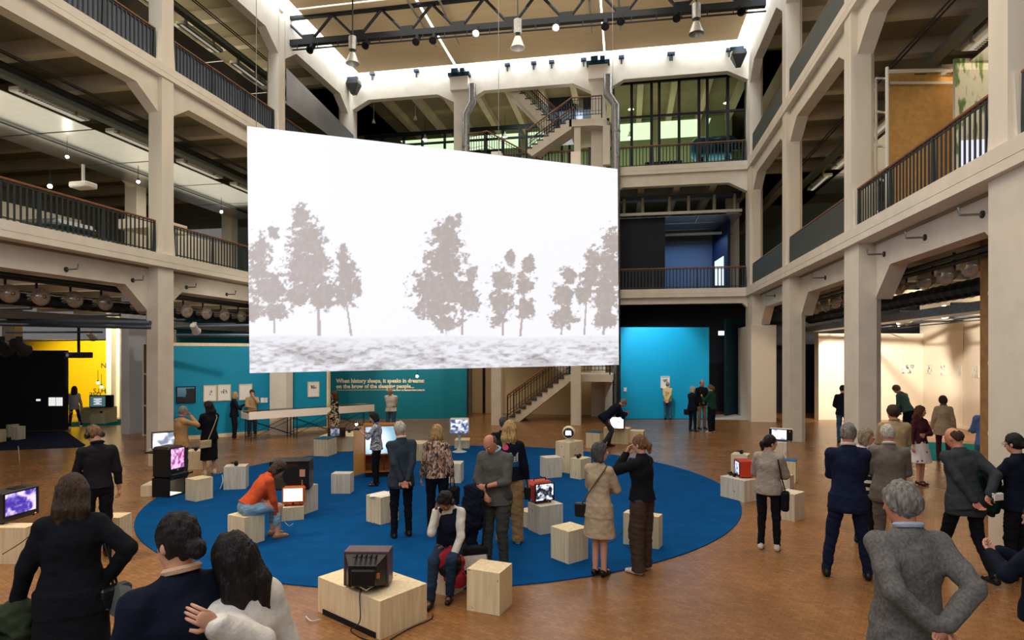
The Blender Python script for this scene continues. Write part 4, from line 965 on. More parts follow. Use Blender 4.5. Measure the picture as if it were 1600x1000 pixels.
framed(373, 600, 393.7, 625, A0, A1, nA, 'maple framed blank-looking sheet behind the man in tan', mono(.5, .6, .01, .01, 23))
framed(480.3, 596.5, 498.5, 620, A0, A1, nA, 'small maple framed drawing alone right of the cream pier', mono(.5, .68, .28, .13, 24))
for (x0, x1, lb) in ((407, 412.5, 'left of two white text labels on the teal wall'), (413, 418, 'right of two white text labels on the teal wall')):
    o = card(x0, 621.5, x1, 629, A0, A1, nA, 'wall_label', WC, None); tag(o, lb, 'label')
framed(1032, 588, 1046, 606.5, C0, C1, nC, 'white framed print on the blue wall in front of the man in beige', mono(.5, .68, .34, .16, 25, (236, 236, 230), (90, 100, 70)), WHITEP)
o = card(974.5, 605.5, 979, 611.5, C0, C1, nC, 'wall_label', WC, None); tag(o, 'small white label on the blue wall, lower left', 'label')
nD = (DL-D0); nD = Vector((nD.y, -nD.x, 0)).normalized(); nD = nD if nD.dot(-D0) > 0 else -nD
o = card(1170, 604.5, 1174, 616.5, D0, DL, nD, 'wall_label', WC, None, off=.005); tag(o, 'small white label on the shaded side of the white box', 'label')
def photo(seed, dens):
    def fn(U, V, P):
        n = vnoise(U*7, V*3.2+U*2, seed, 4); k = np.clip((n-.46)*6, 0, 1)[..., None]*dens; return np.array(S(236, 232, 228))*(1-k)+np.array(S(24, 24, 28))*k
    return fn
def printed(x0, y0, x1, y1, P0, P1, n, label, fn):
    q = [pl_hit(*c_, P0, P1)+n*.02 for c_ in ((x0, y1), (x1, y1), (x1, y0), (x0, y0))]; z0 = (q[0].z+q[1].z)/2; z1 = (q[2].z+q[3].z)/2; q[0].z = q[1].z = z0; q[2].z = q[3].z = z1
    t = thing('photo_print', label, 'photograph'); qq = [p-n*.018 for p in q]; qf = [p-n*.002 for p in q]
    MB().add(qq+qf, [(3, 2, 1, 0), (4, 5, 6, 7), (0, 1, 5, 4), (1, 2, 6, 5), (2, 3, 7, 6), (3, 0, 4, 7)]).build('backing_board', WC, t)
    picture('photo_face', q[0], q[1], q[2], q[3], 30, 24, fn, m_print('printed_paper'), t)
printed(1407, 570, 1427.5, 583.5, E0, E1, nE, 'wide black and white photograph on the white partition', photo(31, .9))
printed(1372, 570, 1376, 578, E0, E1, nE, 'small photograph just right of the right-hand column', photo(32, .7))
nF = Vector((-1, 0, 0))
for k, (x0, x1, y0, y1, dn_) in enumerate(((1449, 1456.5, 570, 584, .9), (1470, 1477, 570.5, 586, .9), (1497, 1503, 571, 588, .35), (1519, 1530, 571, 590, .4))):
    printed(x0, y0, x1, y1, F0, F1, nF, ordn[k]+' small portrait photograph on the long white wall, counted from its corner', photo(33+k, dn_))
for px, py, tx, lb in ((1402, 500, 0, 'white track spotlight in the right room, left'), (1414, 498, 1, 'white track spotlight in the right room, middle'), (1475, 487, 0, 'white track spotlight in the right room, by the long wall')):
    p = onX(px, py, 9.6); track_spot(p, (12, 25, 1.5), lb, False, 1.6, FIXW)
# floor joint line right
# ================================================================== showcase table
V0, V1 = G(389, 691.5), G(585, 673)
dV = (V1-V0).normalized(); LV = (V1-V0).length; aV = math.atan2(dV.y, dV.x)
VT = thing('showcase_table', 'long white glass-topped showcase table on thin black crossed legs', 'showcase', (V0.x, V0.y, 0), aV)
MB().box(0, LV, 0, .7, .70, .88).build('case_body', WHITEB, VT); MB().box(.02, LV-.02, .02, .68, .93, .94).build('glass_lid', GLASS, VT)
MB().box(0, LV, 0, .02, .88, .94).box(0, LV, .68, .7, .88, .94).build('case_rim', WHITEB, VT)
for x in (.1, LV/3, 2*LV/3, LV-.1):
    for y in (.1, .6):
        MB().box(x-.012, x+.012, y-.012, y+.012, 0, .7).build('leg', STEELBLK, VT)
        if .2 < x < LV-.2: MB().box(x+.1, x+.124, y-.012, y+.012, 0, .7).build('leg', STEELBLK, VT)
for k in range(3):
    x0 = .1+k*(LV-.2)/3; x1 = x0+(LV-.2)/3
    for y in (.1, .6):
        MB().tube([(x0, y, .1), (x1, y, .66)], .01, 5).build('cross_brace', STEELBLK, VT); MB().tube([(x0, y, .66), (x1, y, .1)], .01, 5).build('cross_brace', STEELBLK, VT)
for k, x in enumerate((1.0, 2.1, 3.4, 4.4)):
    if x < LV-.4:
        o = MB().box(0, .3, 0, .3, 0, .006).build('printed_sheet', PAPER, loc=(V0+dV*x+Vector((-dV.y, dV.x, 0))*.2)[:2]+(.885,), rz=aV); tag(o, 'printed sheet lying in the showcase, %s from its near end' % ordn[k], 'paper')

# ================================================================== PLYWOOD BLOCKS
def block(L, Fc, R, ytop, label, cat='plywood block', m=PLY, group='plywood blocks and plinths', top=None, z=None, name='plywood_block', dw=None):
    """L, Fc, R: base corners left, front, right as photograph pixels."""
    l, f_, r = G(*L), G(*Fc), G(*R); u = (r-f_); wv = u.length; u.normalize(); n = Vector((-u.y, u.x, 0))
    if n.dot(f_) < 0: n = -n
    d = abs((l-f_).dot(n)); d = max(d, .12)
    if dw: d = dw if dw > 0 else d
    # rotate so that both measured edges share the error
    u2 = (l-f_).normalized() if (l-f_).length > .05 else n
    ang = math.acos(max(-1, min(1, u.dot(u2)))); corr = (ang-math.pi/2)/2
    a = math.atan2(u.y, u.x); a += corr if (u.x*u2.y-u.y*u2.x) > 0 else -corr
    if not dw: d = max((l-f_).length, .12)
    zt_ = z if z else H+(HY-ytop)*((f_.x*-SI+f_.y*CO))/F
    side = 1 if (u.x*u2.y-u.y*u2.x) > 0 else -1
    t = thing(name, label, cat, f_, a, group)
    y0, y1 = (0, d) if side > 0 else (-d, 0); th = .018
    MB().bbox(0, wv, y0, y1, zt_-th, zt_, .0015).build('top_panel', m, t)
    MB().box(0, wv, y0, y0+th, 0, zt_-th).build('side_panel', m, t); MB().box(0, wv, y1-th, y1, 0, zt_-th).build('side_panel', m, t)
    MB().box(0, th, y0+th, y1-th, 0, zt_-th).build('side_panel', m, t); MB().box(wv-th, wv, y0+th, y1-th, 0, zt_-th).build('side_panel', m, t)
    if top: MB().bbox(0.0, wv, y0, y1, zt_, zt_+.02, .004).build('felt_pad', top, t)
    t['h'] = zt_; t['w'] = wv; t['y0'] = y0; t['y1'] = y1
    return t
def on_top(t, u, v, dz=0):      # a point on top of a block, u,v in 0..1
    M = Matrix.Translation(t.location) @ rot_z(t.rotation_euler.z); return M @ Vector((t['w']*u, t['y0']+(t['y1']-t['y0'])*v, t['h']+dz))
b_near = block((482.8, 961), (593.8, 1000), (673.4, 970), 939.7, 'big low plywood plinth in the foreground under the television seen from behind')
b_fore = block((728, 954.7), (780.6, 962.5), (803, 943.8), 896, 'plywood cube in the foreground right of the seated woman in blue vest')
b_seatN = block((669, 926.6), (704.7, 932.8), (739, 915.6), 876, 'plywood cube under the seated woman with headphones', m=PLYG)
b_orng = block((352.5, 851), (382.4, 856), (415.6, 846.5), 809, 'plywood cube under the seated woman in orange')
b_pink = block((286, 783), (306, 785.4), (335, 780), 750, 'plywood cube right of the tall black television tower')
b_hp = block((350, 766), (384, 765), (386.5, 760), 728.5, 'plywood cube with headphones at the carpet edge, left', m=PLYG)
b_low = block((222, 775), (253, 775), (262, 767), 758, 'low plywood box at the left foot of the black television tower')
b_or = block((440, 817), (475, 813), (477, 806), 791, 'low plywood box carrying the orange television')
b_tall = block((455, 800), (474, 806), (486, 797), 763, 'tall narrow plywood plinth carrying the big black open television', m=PLYG)
b_lil = block((517, 772.6), (547, 772.6), (553.6, 768), 740.5, 'lilac-lit plywood cube alone on the blue carpet', m=PLYG)
b_pap = block((571, 816), (595, 821.6), (624, 814), 778, 'plywood cube with papers on top behind the man in grey suit')
b_mid = block((690, 755), (720, 756), (722.5, 750), 725, 'grey plywood cube right of the woman in the patterned jacket', m=PLYG)
b_far1 = block((491, 713), (512, 714), (524, 709), 687, 'plywood cube with a teal pad in front of the wooden television', top=FELT)
b_far2 = block((505, 703), (551, 705.5), (556, 696), 682, 'long plywood plinth carrying the small wooden television')
b_mid2 = block((638, 720), (660, 721), (664, 714), 694, 'plywood cube between the grey suit and the patterned jacket')
b_tul = block((710, 701.5), (733, 701.5), (735, 697), 688, 'small low plywood box behind the white pedestal television')
b_ball = block((869, 737), (890, 741), (910, 736), 692, 'tall plywood plinth under the round white television')
b_bl = block((844, 744), (853, 748.4), (878, 746.4), 716, 'plywood cube left of the round television plinth', m=PLYG)
b_br = block((891, 747.6), (907, 750.4), (923, 746), 718, 'plywood cube with headphones right of the round television plinth')
b_red = block((825.6, 828), (844, 837.4), (879, 831), 792, 'plywood cube carrying the red television', m=PLYG)
b_rs = block((811, 820.5), (825, 826.5), (838, 822), 801, 'low plywood box at the left side of the red television plinth')
b_big = block((857.6, 873.7), (888.4, 883.6), (922, 876), 831, 'plywood cube left of the woman in the beige coat')
b_blk = block((973, 852), (1029, 860), (1036, 854), 808, 'plywood cube behind the woman in brown trousers')
b_ra = block((1141.6, 740), (1168, 742), (1176, 738), 711.6, 'plywood cube with headphones, back left of the right-hand group', m=PLYG)
b_rb = block((1126, 776), (1163, 785.6), (1183, 782), 751.6, 'wide low plywood plinth at the right edge of the blue carpet', m=PLYG)
b_rc = block((1206, 741), (1229, 742), (1238, 739), 692, 'tall plywood plinth under the white portable television', m=PLYG)
b_rd = block((1215, 753), (1243, 755.5), (1247, 752), 722, 'plywood cube with a blue pad in the right-hand group', top=mat('blue_pad', S(20, 110, 170), .8))
b_re = block((1222, 762), (1234, 764), (1239, 761), 744, 'small plywood block behind the woman in the grey sweater', m=PLYG)
b_rf = block((1213, 811), (1241.6, 815.6), (1263.6, 811), 773, 'plywood cube right of the woman in the grey sweater', m=PLYG)
b_L2 = block((118, 849), (187, 856), (195, 846.6), 809, 'long white-edged plywood plinth behind the woman in black', m=PLY)
b_L1 = block((-70, 882), (39.5, 881.7), (61, 872.6), 824.5, 'large plywood plinth at the left edge carrying the purple television')
b_fl1 = block((13.5, 688.5), (26.5, 688), (44, 686.5), 667, 'white-sided cube on the dark carpet, rightmost of three', m=PLYG)
b_fl2 = block((6, 684), (12, 684), (31, 683), 664, 'grey cube on the dark carpet behind the other two', m=PLYG)
b_fl3 = block((-16, 692), (-2, 692), (10, 690), 672, 'plywood cube on the dark carpet, cut by the left frame edge')
b_bt1 = block((916.5, 699), (937, 701), (941, 698.5), 677, 'plywood cube with a teal pad left of the bent photographer', top=FELT)
b_bt2 = block((944, 692), (981, 694.5), (983.5, 691), 670, 'plywood plinth carrying the television being photographed')
b_bt3 = block((984, 692), (1005, 693), (1007.5, 690), 674, 'plywood cube behind the bent photographer, right end')
b_ya = block((143.5, 659), (165, 661.5), (172, 659), 637, 'plywood plinth under the television by the yellow wall')
b_yb = block((147, 662), (164, 662.5), (165, 660), 646.5, 'small plywood box with headphones by the yellow wall')
b_c1 = block((233, 728), (247, 728), (252, 724), 702, 'tall plywood box behind the black television tower, left')
b_c2 = block((245, 726), (262, 726), (266, 722), 708, 'smaller plywood box behind the black television tower')
b_c3 = block((292, 733), (318, 733.5), (320, 729), 705, 'plywood cube with headphones beside the woman in the long black dress')
# open notch below the foreground plinth: its shade is a black strip

a = G(421.5, 679.3); b = G(450, 679.3); o = MB().box(a.x, b.x, a.y, a.y+.42, 0, 4.6).build('cream_pier', CREAM); tag(o, 'cream pier in front of the teal partition under the screen', 'pier')
# ================================================================== TELEVISIONS
def tvpic(seed, lo=(10, 14, 24), hi=(235, 240, 255), sc=5, bias=.46, tint=None):
    def fn(U, V, P):
        n = vnoise(U*sc, V*sc*.8, seed, 4); k = np.clip((n-bias)*5+.4, 0, 1)[..., None]
        n2 = vnoise(U*sc*3, V*sc*2, seed+9, 3); k = np.clip(k+(n2-.47)[..., None]*.8, 0, 1)
        return np.array(S(*lo))*(1-k)+np.array(S(*hi))*k
    return fn
def tv(label, p, rz, w, h, d, body, fn, sx=(.06, .94), sz=(.08, .92), es=1.3, rear=True, knobs=0, bez=BLACKP, r=.015, rearfrac=.45, name='television', grille=False, feet=True, rear_mat=None, handle=False):
    rz = rz+math.atan2(-p[0], p[1]); t = thing(name, label, 'television', p, rz, 'televisions of the installation')
    df = d*(1-rearfrac) if rear else d; z0 = .02 if feet else 0
    cab_ = MB().bbox(-w/2, w/2, 0, df, z0, h, r).build('cabinet', body, t)
    cab = cab_
    if rear:
        m = MB(); a, b = w*.46, w*.3; y0, y1 = df, d; zb, zt_ = z0+h*.06, h*.94; c, e = z0+h*.16, h*.74
        m.add([(-a, y0, zb), (a, y0, zb), (a, y0, zt_), (-a, y0, zt_), (-b, y1, c), (b, y1, c), (b, y1, e), (-b, y1, e)], [(0, 1, 2, 3), (7, 6, 5, 4), (0, 4, 5, 1), (1, 5, 6, 2), (2, 6, 7, 3), (3, 7, 4, 0)]); m.build('rear_housing', rear_mat or BLACKP, t)
        m = MB()
        for i in range(6): m.box(-a*.7, a*.7, y1*.0+df+(d-df)*(.1+.1*i), df+(d-df)*(.13+.1*i), zt_-.03*i*.4, zt_+.004-.03*i*.4)
    X0, X1, Z0, Z1 = -w/2+w*sx[0], -w/2+w*sx[1], z0+(h-z0)*sz[0], z0+(h-z0)*sz[1]; bw = .016
    m = MB()
    for (a, b, c, e) in ((X0-bw, X1+bw, Z0-bw, Z0), (X0-bw, X1+bw, Z1, Z1+bw), (X0-bw, X0, Z0, Z1), (X1, X1+bw, Z0, Z1)): m.box(a, b, -.014, .004, c, e)
    m.build('bezel', bez, t)
    sc = picture('screen', (X0, -.003, Z0), (X1, -.003, Z0), (X1, -.003, Z1), (X0, -.003, Z1), 36, 28, fn, m_picture('tube_light_%.1f' % es, es), t, bulge=.012)
    for k in range(knobs):
        x = w/2-w*(1-sx[1])*.5 if sx[1] < .85 else -w*.3+k*w*.6/max(1, knobs-1); z = h*.8-k*.07 if sx[1] < .85 else z0+(h-z0)*sz[0]*.45
        MB().lathe([(.0001, 0), (.016, 0), (.016, .022), (.0001, .022)], c=(x, 0, z), n=12, M=Matrix.Rotation(math.pi/2, 4, 'X')).build('knob', CHROME if k % 2 == 0 else BLACKP, cab)
    if grille:
        x0, x1 = X1+bw+.01, w/2-.015; 
        for i in range(6): MB().box(x0, x1, -.006, .0, z0+.04+i*.025, z0+.05+i*.025).build('grille_slat', BLACKP, t)
    if feet:
        for a in (-1, 1):
            for b in (.05, df-.05): MB().lathe([(.012, 0), (.015, z0+.002)], c=(a*(w/2-.05), b, 0), n=8).build('foot', BLACKP, cab)
    if handle: MB().tube([(-w*.3, df*.5, h), (-w*.28, df*.5, h+.035), (w*.28, df*.5, h+.035), (w*.3, df*.5, h)], .01, 6).build('handle', BLACKP, t)
    return t
def zt(b): return b['h']+(.02 if any(c.name.startswith('felt') for c in b.children) else 0)
def onblock(px, py, b, dz=0):
    z = zt(b); return G(px, py, z)+Vector((0, 0, dz))
R_ = math.radians
DKG = mat('dark_grey_plastic', S(54, 52, 50), .45); REDP = mat('red_orange_plastic', S(206, 62, 36), .3); ORP = mat('bright_orange_plastic', S(236, 120, 52), .3)
# 1 purple set left
p = onblock(34, 812, b_L1)
t = tv('dark grey television with a violet picture at the left edge', p, R_(44), .56, .42, .5, DKG, tvpic(3, (60, 40, 150), (225, 200, 255), 4, .5), (.05, .88), (.2, .93), 1.5)
MB().tube([(.1, .1, .42), (.06, .12, 1.0)], .005, 5).build('antenna', CHROME, t); MB().bbox(-.05, .12, .05, .2, .42, .432, .004).build('antenna_base', BLACKP, t); MB().box(.2, .21, -.01, 0, .04, .05).build('power_light', emis('red_led', (1, .1, .05), 4), t)
# 2
zb2 = b_c1['h']
o = MB().bbox(-.36, .36, -.22, .25, 0, .03, .005).build('dark_shelf_board', BLACKM, loc=G(258, 707, zb2), rz=.05); tag(o, 'dark board lying on the plywood boxes under the white-lit television', 'board')
p = G(259, 703, zb2+.03); tv('television with a bluish white cloudy picture behind the black tower', p, R_(4), .58, .43, .42, DKG, tvpic(5, (120, 130, 150), (248, 250, 255), 3, .36), (.03, .97), (.05, .96), 1.5, bez=mat('blue_black_bezel', S(30, 40, 60), .3))
# 3 tower
p = G(277, 775); Tt = thing('television_pedestal', 'black open pedestal with a glowing box under the tall television', 'pedestal', p, R_(46)+math.atan2(-p.x, p.y))
MB().box(-.2, .2, 0, .4, 0, .03).box(-.2, .2, 0, .4, .33, .36).box(-.2, -.17, 0, .4, .03, .33).box(.17, .2, 0, .4, .03, .33).box(-.17, .17, .37, .4, .03, .33).build('pedestal_case', BLACKM, Tt)
MB().box(-.165, .165, .05, .36, .031, .034).build('lit_floor', emis('warm_lamp_box', (1, .8, .5), 2.2), Tt); MB().box(-.15, .15, .35, .36, .05, .3).build('lamp_panel', emis('warm_lamp_panel', (1, .84, .6), 5), Tt)
p = p+Vector((0, 0, .36))
t = tv('tall black television with a pink flickering picture on the glowing pedestal', p, R_(46), .4, .6, .42, mat('soft_black_case', S(34, 34, 32), .3), tvpic(7, (150, 60, 130), (240, 190, 235), 9, .44), (.08, .92), (.3, .94), 1.3, r=.04, rear=False, feet=False)
MB().bbox(-.2, .2, -.1, .0, .0, .1, .02).build('front_shelf', BLACKP, t); MB().tube([(.17, -.08, .05), (.28, -.1, .06)], .02, 8).build('handle_knob', BLACKP, t); MB().box(-.02, .02, -.012, 0, .14, .17).build('badge', CHROME, t)
# 4 big open
p = onblock(452, 766, b_tall); t = thing('television', 'big black television with dark unlit glass above the orange set', 'television', p, R_(-12)+math.atan2(-p.x, p.y), 'televisions of the installation')
w_, h_, d_ = .64, .48, .42
MB().box(-w_/2, w_/2, 0, d_, 0, .02).box(-w_/2, w_/2, 0, d_, h_-.02, h_).box(-w_/2, -w_/2+.02, 0, d_, .02, h_-.02).box(w_/2-.02, w_/2, 0, d_, .02, h_-.02).box(-w_/2, w_/2, d_-.02, d_, .02, h_-.02).build('cabinet', BLACKP, t)
MB().box(w_*.2, w_/2-.02, .01, .03, .02, h_-.02).build('control_panel', BLACKM, t); MB().bbox(w_*.26, w_*.4, -.006, .01, .22, .34, .003).build('lit_dial', mat('peach_dial', S(214, 150, 120), .4), t)
MB().box(-w_/2+.02, w_*.2, .04, .05, .02, h_-.02).build('dark_glass', mat('dark_picture_glass', S(58, 54, 46), .08, spec=.8), t); MB().lathe([(.0001, 0), (.17, 0), (.17, .01)], c=(.06, .035, .22), n=24, M=Matrix.Rotation(math.pi/2, 4, 'X')).build('speaker_disc', BLACKM, t)
for k in range(3): MB().lathe([(.0001, 0), (.014, 0), (.014, .02), (.0001, .02)], c=(w_*.33, 0, .1+.03*k), n=10, M=Matrix.Rotation(math.pi/2, 4, 'X')).build('knob', CHROME, t)
# orange
p = onblock(458, 791, b_or); tv('orange television with a glaring white picture in front of the woman in orange', p, R_(-10), .36, .31, .26, ORP, tvpic(8, (235, 235, 245), (255, 255, 255), 2, .3), (.08, .92), (.22, .95), 2.2, knobs=3, r=.03, bez=ORP, rearfrac=.3, rear_mat=ORP)
# 5 wooden
p = onblock(526, 684, b_far2); tv('small wooden-cased television with a grey test picture on the far plinth', p, R_(2), .48, .3, .3, WALNUT, tvpic(9, (70, 76, 96), (170, 170, 190), 5), (.16, .66), (.12, .88), 1.0, knobs=2, grille=True)
# 6 cabinet with doors
p = G(600, 746); t = thing('television_cabinet', 'wooden television cabinet with an open door and big bluish screen', 'television', p, R_(4)+math.atan2(-p.x, p.y), 'televisions of the installation'); w_ = .86
MB().box(-w_/2, w_/2, 0, .45, .12, .15).box(-w_/2, w_/2, 0, .45, 1.14, 1.17).box(-w_/2, -w_/2+.025, 0, .45, .15, 1.14).box(w_/2-.025, w_/2, 0, .45, .15, 1.14).box(-w_/2, w_/2, .42, .45, .15, 1.14).box(-w_/2, w_/2, 0, .45, .5, .525).build('cabinet', ORANGEWOOD, t)
MB().box(-w_/2+.03, w_/2-.03, .05, .4, 0, .12).build('plinth', BLACKM, t)
MB().box(-w_/2+.03, w_/2-.03, .0, .03, .30, .31).box(-.01, .01, 0, .03, .15, .5).build('drawer_divider', WALNUT, t)
for a in (-1, 1): MB().lathe([(.0001, 0), (.014, 0), (.014, .02), (.0001, .02)], c=(a*.15, 0, .4), n=10, M=Matrix.Rotation(math.pi/2, 4, 'X')).build('knob', CHROME, t)
picture('screen', (-w_/2+.03, .02, .53), (w_/2-.03, .02, .53), (w_/2-.03, .02, 1.13), (-w_/2+.03, .02, 1.13), 40, 36, lambda U, V, P: (lambda r: np.array(S(130, 170, 190))*(1-r)+np.array(S(235, 250, 255))*r)(np.clip(1.5-np.hypot((U-.3)*3.2, (V-.5)*2.4), 0, 1)[..., None]), m_picture('tube_light_1.4', 1.4), t, bulge=.015)
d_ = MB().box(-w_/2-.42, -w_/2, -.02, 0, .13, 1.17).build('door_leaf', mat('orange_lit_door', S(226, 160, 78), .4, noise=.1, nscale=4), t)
for v in d_.data.vertices:
    dx_ = v.co.x+w_/2; v.co.x = -w_/2+dx_*math.cos(R_(56)); v.co.y = v.co.y+dx_*math.sin(R_(56))*1.0
MB().box(w_/2, w_/2+.02, -.4, 0, .13, 1.17).build('door_leaf', ORANGEWOOD, t)
# 7 tulip
p = G(718, 706.5); t = thing('pedestal_television', 'white television on a slender tulip pedestal at the carpet edge', 'television', p, math.atan2(-p.x, p.y), 'televisions of the installation')
MB().lathe([(.22, 0), (.2, .02), (.08, .06), (.035, .16), (.028, .3), (.035, .44), (.06, .5), (.07, .52)], n=24).build('tulip_foot', WHITEP, t, smooth=True)
MB().bbox(-.27, .27, -.12, .16, .52, .95, .03).build('cabinet', WHITEP, t); m = MB(); m.lathe([(.2, .16), (.12, .32)], c=(0, 0, .735), n=16, M=Matrix.Rotation(-math.pi/2, 4, 'X')); m.build('rear_housing', WHITEP, t, smooth=True)
picture('screen', (-.24, -.123, .55), (.24, -.123, .55), (.24, -.123, .92), (-.24, -.123, .92), 36, 30, lambda U, V, P: (lambda k: np.array(S(60, 80, 120))*(1-k)+np.array(S(225, 232, 248))*k)(np.clip((vnoise(U*6, V*6, 41, 4)-.46)*4+.5+2*((np.abs(U-.35) < .09) & (np.abs(V-.62) < .1))-1.5*((np.abs(U-.37) < .07) & (np.abs(V-.42) < .07)), 0, 1)[..., None]), m_picture('tube_light_1.3', 1.3), t, bulge=.02)
# 8 ball
p = on_top(b_ball, .35, .4); t = thing('ball_television', 'round white ball-shaped television on the tall plywood plinth', 'television', p, R_(-4)+math.atan2(-p.x, p.y), 'televisions of the installation')
MB().lathe([(.11, 0), (.12, .03), (.06, .05), (.05, .08)], n=20).build('swivel_foot', WHITEP, t, smooth=True)
MB().lathe([(.0001, -.155), (.06, -.145), (.11, -.11), (.145, -.06), (.155, 0), (.145, .06), (.12, .1), (.11, .11), (.0001, .112)], c=(0, 0, .21), n=28, M=Matrix.Rotation(math.pi/2, 4, 'X')).build('ball_case', mat('ivory_plastic', S(232, 222, 180), .3), t, smooth=True)
MB().lathe([(.0001, 0), (.112, 0), (.118, .006), (.1, .02), (.0001, .022)], c=(0, -.105, .21), n=24, M=Matrix.Rotation(math.pi/2, 4, 'X')).build('visor', BLACKP, t, smooth=True)
picture('screen', (-.07, -.129, .155), (.07, -.129, .155), (.07, -.129, .265), (-.07, -.129, .265), 28, 20, tvpic(12, (70, 110, 190), (250, 252, 255), 3, .36), m_picture('tube_light_1.5', 1.5), t, bulge=.004)
# 9 red
p = on_top(b_red, .42, .42); tv('red rounded television with a black and white street scene', p, R_(30), .36, .33, .3, REDP, tvpic(14, (6, 10, 24), (230, 240, 255), 6, .47), (.07, .93), (.1, .9), 1.4, r=.05, rear=False, bez=BLACKP, handle=True)
# 10
p = onblock(964, 671.5, b_bt2); tv('television with a glaring picture being photographed by the bent man', p, R_(-8), .44, .4, .36, BLACKP, tvpic(15, (160, 180, 200), (250, 252, 255), 4, .36), (.04, .94), (.06, .94), 1.8)
# 11
p = on_top(b_rc, .5, .45); t = tv('white portable television with a blue-white picture, right side', p, R_(-6), .52, .3, .26, WHITEP, tvpic(16, (140, 150, 230), (250, 250, 255), 4, .36), (.14, .74), (.12, .9), 1.6, knobs=2, r=.03, bez=BLACKP)
MB().bbox(-.25, .25, -.018, -.002, .03, .29, .01).build('front_mask', BLACKP, t)
for c in t.children:
    if c.name.startswith(('screen', 'bezel')): c.location.y = -.02
# 12
p = on_top(b_rb, .62, .62); tv('orange-red television seen edge-on beside the woman in the grey sweater', p, R_(-72), .34, .32, .26, REDP, tvpic(17, (60, 80, 120), (230, 230, 250), 5), (.08, .92), (.12, .9), 1.2, rear=False, r=.01)
# 13 foreground, seen from behind
p = onblock(580, 907, b_near); t = tv('dark walnut television seen from behind on the big foreground plinth', p, R_(180-14), .46, .37, .36, mat('purple_brown_veneer', S(92, 66, 66), .35, noise=.2, stretch=(8, 1, 1)), tvpic(18), (.05, .8), (.08, .92), 1.2, rearfrac=.42, r=.006)
MB().bbox(-.14, .1, .36, .42, .09, .25, .01).build('rear_bulge', BLACKP, t)
for k in range(5): MB().box(-.12+.05*k, -.1+.05*k, .22, .33, .345, .352).build('vent_rib', BLACKM, t)
MB().box(-.17, -.14, .34, .355, .15, .2).build('rear_sticker', mat('orange_sticker', S(190, 120, 60), .5), t); MB().tube([(.1, .36, .06), (.04, .4, .1), (-.05, .4, .05), (-.14, .37, .1)], .006, 5).build('cable_bundle', mat('cream_cable', S(200, 180, 120), .5), t)
# 14
p = onblock(157, 637.5, b_ya); tv('television with lines of white text by the yellow wall', p, R_(-22), .8, .5, .4, BLACKP, lambda U, V, P: (lambda k: np.array(S(70, 100, 108))*(1-k)+np.array(S(240, 246, 250))*k)((((V*11 % 1) > .35) & (np.abs(U-.5) < .12+.16*np.abs(np.sin(np.floor(V*11)*2.1))) & (V > .2) & (V < .8)).astype(float)[..., None]), (.04, .72), (.08, .92), 1.0)
# headphones lying on blocks
def headphones(p, rz, label):
    t = thing('headphones', label, 'headphones', p, rz, 'black headphones lying on the plywood blocks')
    for a in (-1, 1): MB().lathe([(.0001, -.025), (.035, -.025), (.042, -.012), (.042, .012), (.035, .025), (.0001, .025)], c=(a*.075, 0, .042), n=14, M=Matrix.Rotation(math.pi/2, 4, 'Y')).build('ear_cup', BLACKP, t, smooth=True)
    MB().tube([(.085*math.cos(a), .10*math.sin(a)*1.0, .045+.02*math.sin(a)) for a in np.linspace(0, math.pi, 10)], .009, 6).build('headband', BLACKP, t, smooth=True)
    return t
for b, u, v, rz, lb in ((b_hp, .45, .5, .2, 'headphones on the plywood cube at the left carpet edge'), (b_br, .35, .5, .4, 'headphones on the cube right of the round television'), (b_ra, .5, .45, .1, 'headphones on the back cube of the right-hand group'),
                        (b_rb, .48, .75, 1.2, 'headphones on the wide plinth at the right carpet edge'), (b_c3, .35, .5, .2, 'headphones on the cube beside the long black dress'), (b_far2, .75, .4, .2, 'headphones beside the wooden television'), (b_yb, .5, .5, .1, 'headphones by the yellow wall')):
    headphones(on_top(b, u, v), b.rotation_euler.z+rz, lb)
for k in range(2):
    o = MB().box(-.15, .15, -.11, .11, 0, .003).build('paper_sheet', PAPER, loc=on_top(b_pap, .3+.35*k, .45, .001+k*.004), rz=.3+.5*k); tag(o, ['left paper sheet on the plywood cube', 'right paper sheet on the plywood cube'][k], 'paper')
# cables on the floor and down the plinths
CAB = mat('thin_black_cable', S(30, 28, 26), .5); CABW = mat('white_cable', S(210, 205, 195), .5)
def cable(pts, m, label, r=.006):
    P = [Vector(p) for p in pts]; Q = []
    for i in range(len(P)-1):
        a = P[max(i-1, 0)]; b = P[i]; c = P[i+1]; d = P[min(i+2, len(P)-1)]
        for k in range(6):
            t = k/6; Q.append(.5*((2*b)+(c-a)*t+(2*a-5*b+4*c-d)*t*t+(3*b-a-3*c+d)*t**3))
    Q.append(P[-1]); o = MB().tube(Q, r, 5).build('power_cable', m, None, smooth=True); tag(o, label, 'cable'); return o
tp = onblock(575, 918, b_near)+Vector((.1,.42,0)); F_ = b_near.location
cable([tp+Vector((-.1, -.42, .05)), on_top(b_near, .0, .3, .01), G(566, 968, .15)+Vector((-.01, -.03, 0)), G(548, 985, .01), G(570, 999, .01), G(600, 1003, .01)], CAB, 'thin cable running down the foreground plinth from the television')
cable([G(478, 963, .02), G(486, 970, .02), G(500, 968, .02)], CABW, 'white plug cable at the left corner of the foreground plinth', .006)
cable([G(610, 999, .01), G(640, 982, .01), G(672, 968, .01), G(676, 960, .01)], CAB, 'dark cable along the right foot of the foreground plinth')
cable([G(4, 866, .2), G(30, 850, .35), G(52, 833, .42), G(66, 823, .45)], CAB, 'brown cable hanging across the plinth at the left edge')
cable([G(336, 762, .01), G(343, 764, .01), G(348, 752, .1), G(347, 742, .2)], CABW, 'white cable curling at the foot of the headphone cube')
